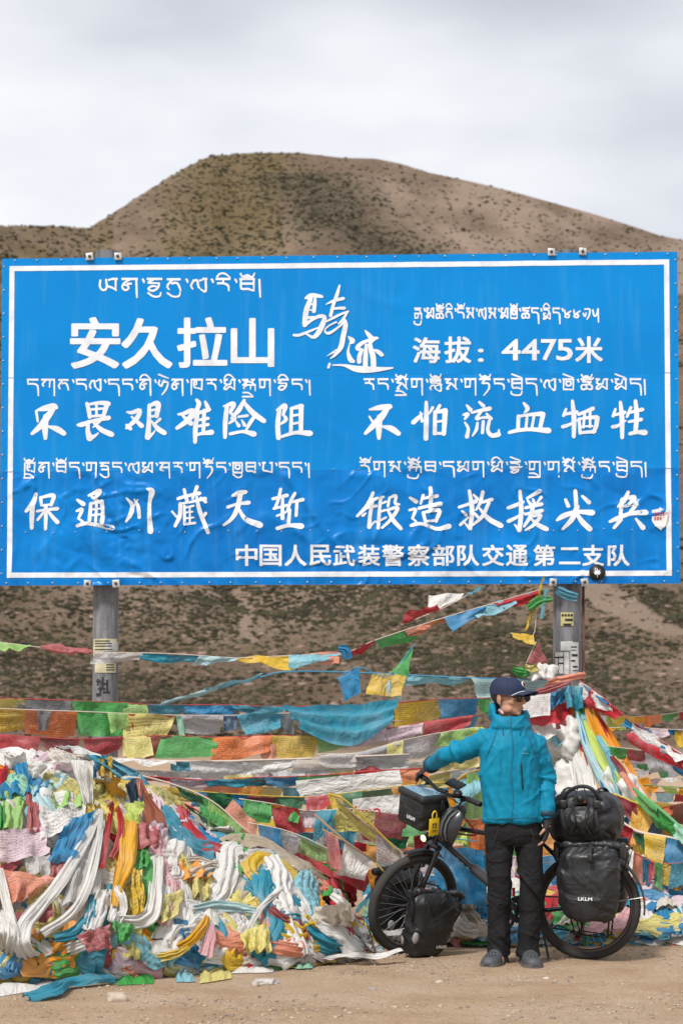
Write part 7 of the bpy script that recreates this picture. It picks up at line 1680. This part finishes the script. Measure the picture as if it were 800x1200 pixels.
mb = MB(); mb.ell(H(0, .012, cz+.0765), (.008, .008, .004)); mb.build('button', navy, cap)
for k in range(6):
    t_ = k*math.pi/3+.52; mb = MB()
    mb.tube([H(.0885*rr_*math.cos(t_), .010+.1065*rr_*math.sin(t_)+.01*v_, cz+.0765*math.sin(v_*1.555)) for v_, rr_ in [(q/8, max(.002, math.cos(q/8*1.555)**.72)) for q in range(9)]], .0013, 4, caps=False); mb.build('cap_seam', navy, cap)
# round patch on the front of the cap
def cap_pt(t, zz): 
    v = math.asin(min(1, (zz-cz)/.076)); rr = math.cos(v)**.72; return H(.088*rr*math.cos(t)*1.012, .010+.106*rr*math.sin(t)*1.012, zz)
pc = cap_pt(R(-78), cz+.040); pn_ = (pc-H(0, .01, cz+.0)).normalized()
mb = MB(); mb.disc(pc+pn_*.000, .0185, pn_, .006, 24); pt = mb.build('patch', mat('patch_white', (.72, .70, .66), .6), cap)
mb = MB(); mb.disc(pc+pn_*.0025, .0145, pn_, .004, 24); mb.build('patch_centre', mat('patch_navy', (.03, .05, .16), .6), pt)
mb = MB(); mb.tube([pc+pn_*.0035+(hm3 @ Vector((math.cos(t)*.0165, 0, math.sin(t)*.0165))) for t in [2*math.pi*i/20 for i in range(20)]], .0016, 5, closed=True); mb.build('patch_ring', mat('patch_orange', (.6, .25, .05), .6), pt)
# sunglasses
sg = mat('dark_lens', (.005, .005, .006), .15, spec=.35); fr_ = mat('glasses_frame', (.01, .01, .01), .25)
mb = MB()
for s in (-1, 1): mb.ell(H(s*.034, -.094, .005), (.037, .011, .027), rot=hm3 @ Matrix.Rotation(R(-s*14), 3, 'Z'), seg=18, rings=10)
gl = mb.build('sunglasses', sg, person); gl['kind'] = 'part'
del gl['kind']
mb = MB(); mb.tube([H(-.012, -.096, .014), H(0, -.098, .016), H(.012, -.096, .014)], .003, 6)
for s in (-1, 1): mb.tube([H(s*.058, -.082, .014), H(s*.072, -.062, .014), H(s*.080, -.01, .010), H(s*.082, .018, .004)], [.0045, .004, .003, .003], 6); mb.tube(catmull([tuple(H(s*x, -.0895+abs(x-.033)*.25, z)) for x, z in ((.006, .02), (.03, .027), (.06, .018), (.061, .0), (.045, -.011), (.02, -.011), (.007, .0))], 3), .0026, 5)
mb.build('glasses_frame', fr_, gl)
# ---- jacket
jb = bpy.data.materials.new('blue_shell_fabric'); jb.use_nodes = True; nt = jb.node_tree; N = nt.nodes.new; L = nt.links.new
b = nt.nodes['Principled BSDF']; b.inputs['Roughness'].default_value = .62; b.inputs['Specular IOR Level'].default_value = .22; b.inputs['Sheen Weight'].default_value = .0
tcn = N('ShaderNodeTexCoord'); OV = tcn.outputs['Object']
L(ramp(nz(5, 5, .6, OV), [(.3, (.0, .165, .28)), (.7, (.0, .215, .355))]), b.inputs['Base Color'])
mpj = N('ShaderNodeMapping'); mpj.inputs['Rotation'].default_value = (0, R(28), 0); mpj.inputs['Scale'].default_value = (1.3, 1, .7); L(OV, mpj.inputs[0])
ridge_bump(nt, b, mpj.outputs[0], 4.0, .75, .024, 2)
mb = MB()
tor = [(.872, .004, .196, .132), (.90, .004, .202, .138), (.98, .0, .198, .136), (1.08, -.008, .192, .135), (1.2, -.012, .200, .140), (1.32, -.012, .205, .140), (1.37, -.012, .19, .132), (1.415, -.012, .160, .118), (1.455, -.012, .125, .10), (1.51, -.014, .09, .09)]
mb.loft([[Vector((cx+.93*a*abs(math.cos(t))**.85*(1 if math.cos(t) > 0 else -1), b_*abs(math.sin(t))**.9*(1 if math.sin(t) > 0 else -1), z)) for t in [2*math.pi*i/40 for i in range(40)]] for z, cx, a, b_ in tor])
mb.tube([SHR+Vector((.05, 0, 0)), SHR, SHR.lerp(ELR, .5)+Vector((0, 0, -.012)), ELR, ELR.lerp(WRR, .5), WRR+(WRR-ELR)*-.18, WRR+(WRR-ELR)*-.10], [.070, .074, .066, .056, .050, .043, .039], 20)
mb.tube([SHL+Vector((-.05, 0, .0)), SHL+Vector((.005, 0, -.01)), SHL.lerp(ELL_, .5)+Vector((.008, 0, 0)), ELL_, ELL_.lerp(WRL, .5), WRL+Vector((.0, 0, .03)), WRL], [.066, .071, .067, .060, .056, .050, .044], 20)
# collar and hood: open ring round the neck, hood bunched behind
def ringp(z, a, b_, cx, cy, tilt=0): return [Vector((cx+a*math.cos(t), cy+b_*math.sin(t), z+tilt*math.sin(t))) for t in [2*math.pi*i/32 for i in range(32)]]
mb.loft([ringp(1.46, .13, .115, -.012, .0), ringp(1.50, .112, .108, -.014, .0), ringp(1.530, .100, .102, -.014, .0, .010), ringp(1.545, .095, .098, -.014, .0, .018), ringp(1.550, .090, .092, -.014, .0, .020)])
mb.ell((-.045, .075, 1.535), (.098, .075, .065)); mb.ell((-.075, .045, 1.555), (.065, .06, .062)); mb.ell((.05, .055, 1.53), (.07, .06, .045))
mej = remesh(mb, .0075, 5, .5, 'jacket')
def armt(co, A, B):
    ab = B-A; t = (co-A).dot(ab)/ab.length_squared; q = A+ab*max(0, min(1, t)); return t, (co-q).length
def fj(co, n):
    tR1, dR1 = armt(co, SHR, ELR); tR2, dR2 = armt(co, ELR, WRR); tL1, dL1 = armt(co, SHL, ELL_); tL2, dL2 = armt(co, ELL_, WRL)
    m_ = min(dR1, dR2, dL1, dL2); d = Vector()
    s_ = N3(co.x*3, co.y*3, co.z*3)
    if m_ < .10 and (co.x < -.2 or co.x > .155):
        if min(dR1, dR2) < min(dL1, dL2): t = tR1 if dR1 < dR2 else 1+tR2; L_ = .3
        else: t = tL1 if dL1 < dL2 else 1+tL2; L_ = .28
        env = .5+.9*math.exp(-((t-1)/.35)**2)+.5*math.exp(-((t-1.85)/.15)**2)
        d += n*.020*env*foldr((t*.55+.25*s_, co.y*.7, co.z*.35+co.x*.4), 7, 5.5, .10)
    else:
        # long diagonal drags from the shoulder and soft vertical folds
        d += n*.021*foldr((co.x+co.z*.55, co.y*.4, co.z*.25), 3, 5.0, .09)
        d += n*.017*foldr((co.x*.7-co.z*.6, co.y*.4, co.z*.6), 11, 6.0, .09)
        if co.z > 1.44: d += n*.012*foldr(co, 5, 9, .12)
        if co.z < .90: d += n*.006*math.sin(co.x*30)
    d += n*.0035*N3(co.x*26, co.y*26, co.z*26)
    return d
displace(mej, fj)
# open the collar
for v in mej.vertices:
    r_ = math.sqrt(((v.co.x+.014)/.086)**2+(v.co.y/.090)**2)
    if r_ < 1 and v.co.z > 1.44: v.co.z = min(v.co.z, 1.44+.09*max(0, min(1, (r_-.72)/.28))**.5)
mej.update()
jk = obj('jacket', mej, jb, person)
def surf(x, z, me=mej):
    best = 9
    for v in me.vertices:
        if abs(v.co.x-x) < .012 and abs(v.co.z-z) < .012 and v.co.y < best: best = v.co.y
    return best if best < 9 else -.13
dk_ = mat('zip_dark', (.008, .05, .075), .5)
mb = MB(); mb.tube([Vector((-.012+.006*math.sin(z*20), surf(-.012, z)-.0005, z)) for z in [.885+.025*i for i in range(27)]], [.004]*27, 6); mb.build('front_zip', mat('zip_blue', (.0, .13, .235), .5), jk)
mb = MB(); mb.tube([Vector((.045+.001*i, surf(.045, 1.245-.02*i)-.001, 1.245-.02*i)) for i in range(9)], [.0045]*9, 6); mb.build('pocket_zip', mat('zip_black', (.01, .012, .015), .5), jk)
mb = MB()
for (x0, z0, x1, z1) in ((.062, 1.322, .070, 1.334), (.070, 1.334, .076, 1.322), (.066, 1.318, .073, 1.316), (.048, 1.303, .092, 1.300)): mb.tube([Vector((x0, surf(x0, z0)-.002, z0)), Vector((x1, surf(x1, z1)-.002, z1))], .0014, 5)
mb.build('chest_mark', mat('pale_thread', (.22, .42, .50), .6), jk)
mb = MB()
for (x0, z0, x1, z1) in ((.218, 1.275, .226, 1.262), (.226, 1.262, .222, 1.252), (.220, 1.262, .229, 1.248)): mb.tube([Vector((x0, surf(x0, z0)-.002, z0)), Vector((x1, surf(x1, z1)-.002, z1))], .0014, 5)
mb.build('sleeve_mark', mat('pale_thread', (.3, .5, .6), .6), jk)
mb = MB()
for s in (-1, 1): x = -.012+s*.055; mb.tube(catmull([(x+s*.004, surf(x, 1.455)-.003, 1.462), (x, surf(x, 1.44)-.006, 1.44), (x-s*.004, surf(x, 1.42)-.006, 1.415)], 3), .0025, 5)
mb.build('drawcord', dk_, jk)
for s in (-1, 1):
    sx_ = (SHR if s < 0 else SHL); mb = MB(); pts_ = []
    for q in range(9):
        x = -.012+s*(.085+.075*(q/8)**1.2); z = 1.47-.20*(q/8); pts_.append(Vector((x, surf(x, z)-.0005, z)))
    mb.tube(pts_, .0017, 5); mb.build('raglan_seam', dk_, jk)
mb = MB(); mb.tube([Vector((x, surf(x, .905)-.0003, .905+.004*math.sin(x*20))) for x in [-.17+.02*q for q in range(18)]], .0016, 5); mb.build('hem_seam', dk_, jk)
for w_, e_ in ((WRR+(WRR-ELR)*-.10, ELR), (WRL, ELL_)):
    d = (w_-e_).normalized(); mb = MB(); mb.tube([w_-d*.035, w_-d*.03, w_-d*.002, w_+d*.004], [.049, .057, .054, .034], 18); me = mb.mesh('cuff'); displace(me, lambda co, n: n*.003*N3(co.x*40, co.y*40, co.z*40)); obj('cuff', me, mat('cuff_dark', (.0, .030, .055), .6), jk)
# hood rim
mb = MB(); mb.tube([Vector((-.014+.088*math.cos(t), .092*math.sin(t), 1.540+.026*math.sin(t)+.005*math.sin(3*t))) for t in [2*math.pi*i/36 for i in range(36)]], .0085, 8, closed=True)
obj('hood_rim', remesh(mb, .004, 2, .5, 'hood_rim'), jb, jk)
mb = MB(); mb.tube([Vector((-.06, -.075, 1.545)), Vector((-.075, -.035, 1.572)), Vector((-.07, .01, 1.57))], .008, 8); mb.build('scarf', mat('pink_scarf', (.55, .38, .42), .8), person)
# ---- gloves (fingerless)
glv = mat('black_glove', (.014, .014, .016), .75, bump=(90, .4, .002))
for h_, full in ((handL, False), (handR, True)):
    w_, d, side, pn, cu = h_; mb = MB(); d = d.normalized(); side2 = (side-side.dot(d)*d).normalized(); rt = Matrix((side2, pn.normalized(), d)).transposed()
    pc, tips = fingers(w_, d, side, pn, cu, MB(), .98)
    mb.ell(pc, (.045, .0215, .055), rot=rt); mb.tube([w_-d*.03, w_+d*.01], [.031, .032], 12)
    for t in tips:
        q = t[:4] if full else t[:3]; mb.tube(q, [.0125]*len(q), 8)
    tb = w_+d*.03+side2*.028; mb.tube([tb-side2*.012, tb, tb+(side2*.6+d*.5+pn*.35).normalized()*.024], [.017, .016, .0135], 8)
    obj('glove', remesh(mb, .004, 2, .5, 'glove'), glv, person)
# ---- trousers
tr = mat('black_trousers', (.010, .010, .011), .8, spec=.25, var=(8, .25), ridge=(4.5, .8, .025))
mb = MB()
mb.loft([[Vector((.005+.93*a*math.cos(t), b_*math.sin(t), z)) for t in [2*math.pi*i/32 for i in range(32)]] for z, a, b_ in ((.93, .165, .11), (.88, .185, .122), (.82, .192, .125), (.77, .188, .12), (.735, .16, .10))])
for h_, k_, a_, hw in ((HPR, KNR, AKR, .100), (HPL, KNL, AKL, .100)):
    mb.tube([h_+Vector((0, 0, -.03)), h_.lerp(k_, .35), k_+Vector((0, 0, .06)), k_, k_.lerp(a_, .5), a_+Vector((0, 0, .03)), a_+Vector((0, 0, -.035))], [.092, .086, .075, .074, .067, .066, .072], 24)
met = remesh(mb, .0075, 4, .5, 'trousers')
def ft(co, n):
    k = math.exp(-((co.z-.47)/.10)**2); b_ = math.exp(-((co.z-.12)/.08)**2); c_ = math.exp(-((co.z-.78)/.07)**2)
    return n*((.008+.014*k+.016*b_+.010*c_)*1.2*foldr((co.x*.8+co.z*.4, co.y*.4, co.z*1.2+co.x*.6), 4, 7, .11) + .007*(.3-abs(N3(co.x*12, co.z*2.5, co.y*8)))+.002*N3(co.x*40, co.y*40, co.z*40))
displace(met, ft); tz = obj('trousers', met, tr, person)
mb = MB()
for s in (-1, 1): mb.tube([Vector((.005+s*.10, surf(.005+s*.10, .80, met)-.001, .84)), Vector((.005+s*.135, surf(.005+s*.135, .72, met)-.001, .71))], .002, 5)
mb.build('pocket_seam', mat('seam_dark', (.03, .03, .032), .8), tz)
# ---- clogs
cg = mat('grey_clog', (.062, .066, .072), .6, bump=(40, .2, .002), var=(12, .2)); sole = mat('clog_sole', (.11, .10, .09), .8)
for a_, yaw in ((AKR, R(-24)), (AKL, R(6))):
    sh = empty('shoe', (a_.x, a_.y, 0), yaw); sh.parent = person
    M3 = lambda x, y, z: Vector((x, y, z))
    mb = MB(); rings = []
    prof = [(.075, .030, .045), (.06, .040, .062), (.03, .043, .070), (0, .044, .072), (-.04, .047, .078), (-.08, .052, .070), (-.12, .054, .056), (-.155, .048, .044), (-.18, .034, .034), (-.19, .018, .022)]
    for y, hw, h_ in prof:
        rings.append([M3(1.12*hw*math.cos(t), y*1.1, .018+(1.15*h_*max(0, math.sin(t))**.75 if math.sin(t) > 0 else -.004)) for t in [2*math.pi*i/22 for i in range(22)]])
    mb.loft(rings); up = mb.build('upper', cg, sh); auto_smooth(up, 60)
    mb = MB(); ol = [(hw*1.2, y*1.1) for y, hw, _ in prof]; loop = [M3(x, y, 0) for x, y in ol]+[M3(-x, y, 0) for x, y in ol[::-1]]
    mb.add([v+Vector((0, 0, .001)) for v in loop]+[v+Vector((0, 0, .026)) for v in loop], [tuple(range(len(loop))), tuple(range(len(loop), 2*len(loop)))[::-1]]+[(i, i+len(loop), (i+1) % len(loop)+len(loop), (i+1) % len(loop)) for i in range(len(loop))])
    o = mb.build('sole', sole, sh, smooth=False)
    mb = MB()
    for (x, y) in ((-.02, -.10), (.0, -.105), (.02, -.10), (-.028, -.125), (-.009, -.13), (.011, -.13), (.03, -.125), (-.017, -.15), (.003, -.153), (.02, -.148)):
        hw = interp(-y, [.08, .12, .155, .18], [.052, .054, .048, .034]); h_ = interp(-y, [.08, .12, .155, .18], [.070, .056, .044, .034]); zz = .018+1.15*h_*max(0, (1-(x/hw/1.12)**2))**.375
        mb.disc((x, y*1.1, zz), .0052, (x*8, -.25, 1), .004, 8)
    o = mb.build('vent_holes', mat('hole_black', (.006, .006, .006), .9), sh); o['kind'] = 'stuff'
    mb = MB(); mb.tube([M3(.045, -.035, .055), M3(.047, .02, .062), M3(.035, .07, .066), M3(0, .085, .066), M3(-.035, .07, .066), M3(-.047, .02, .062), M3(-.045, -.035, .055)], .006, 6); mb.build('heel_strap', cg, sh)
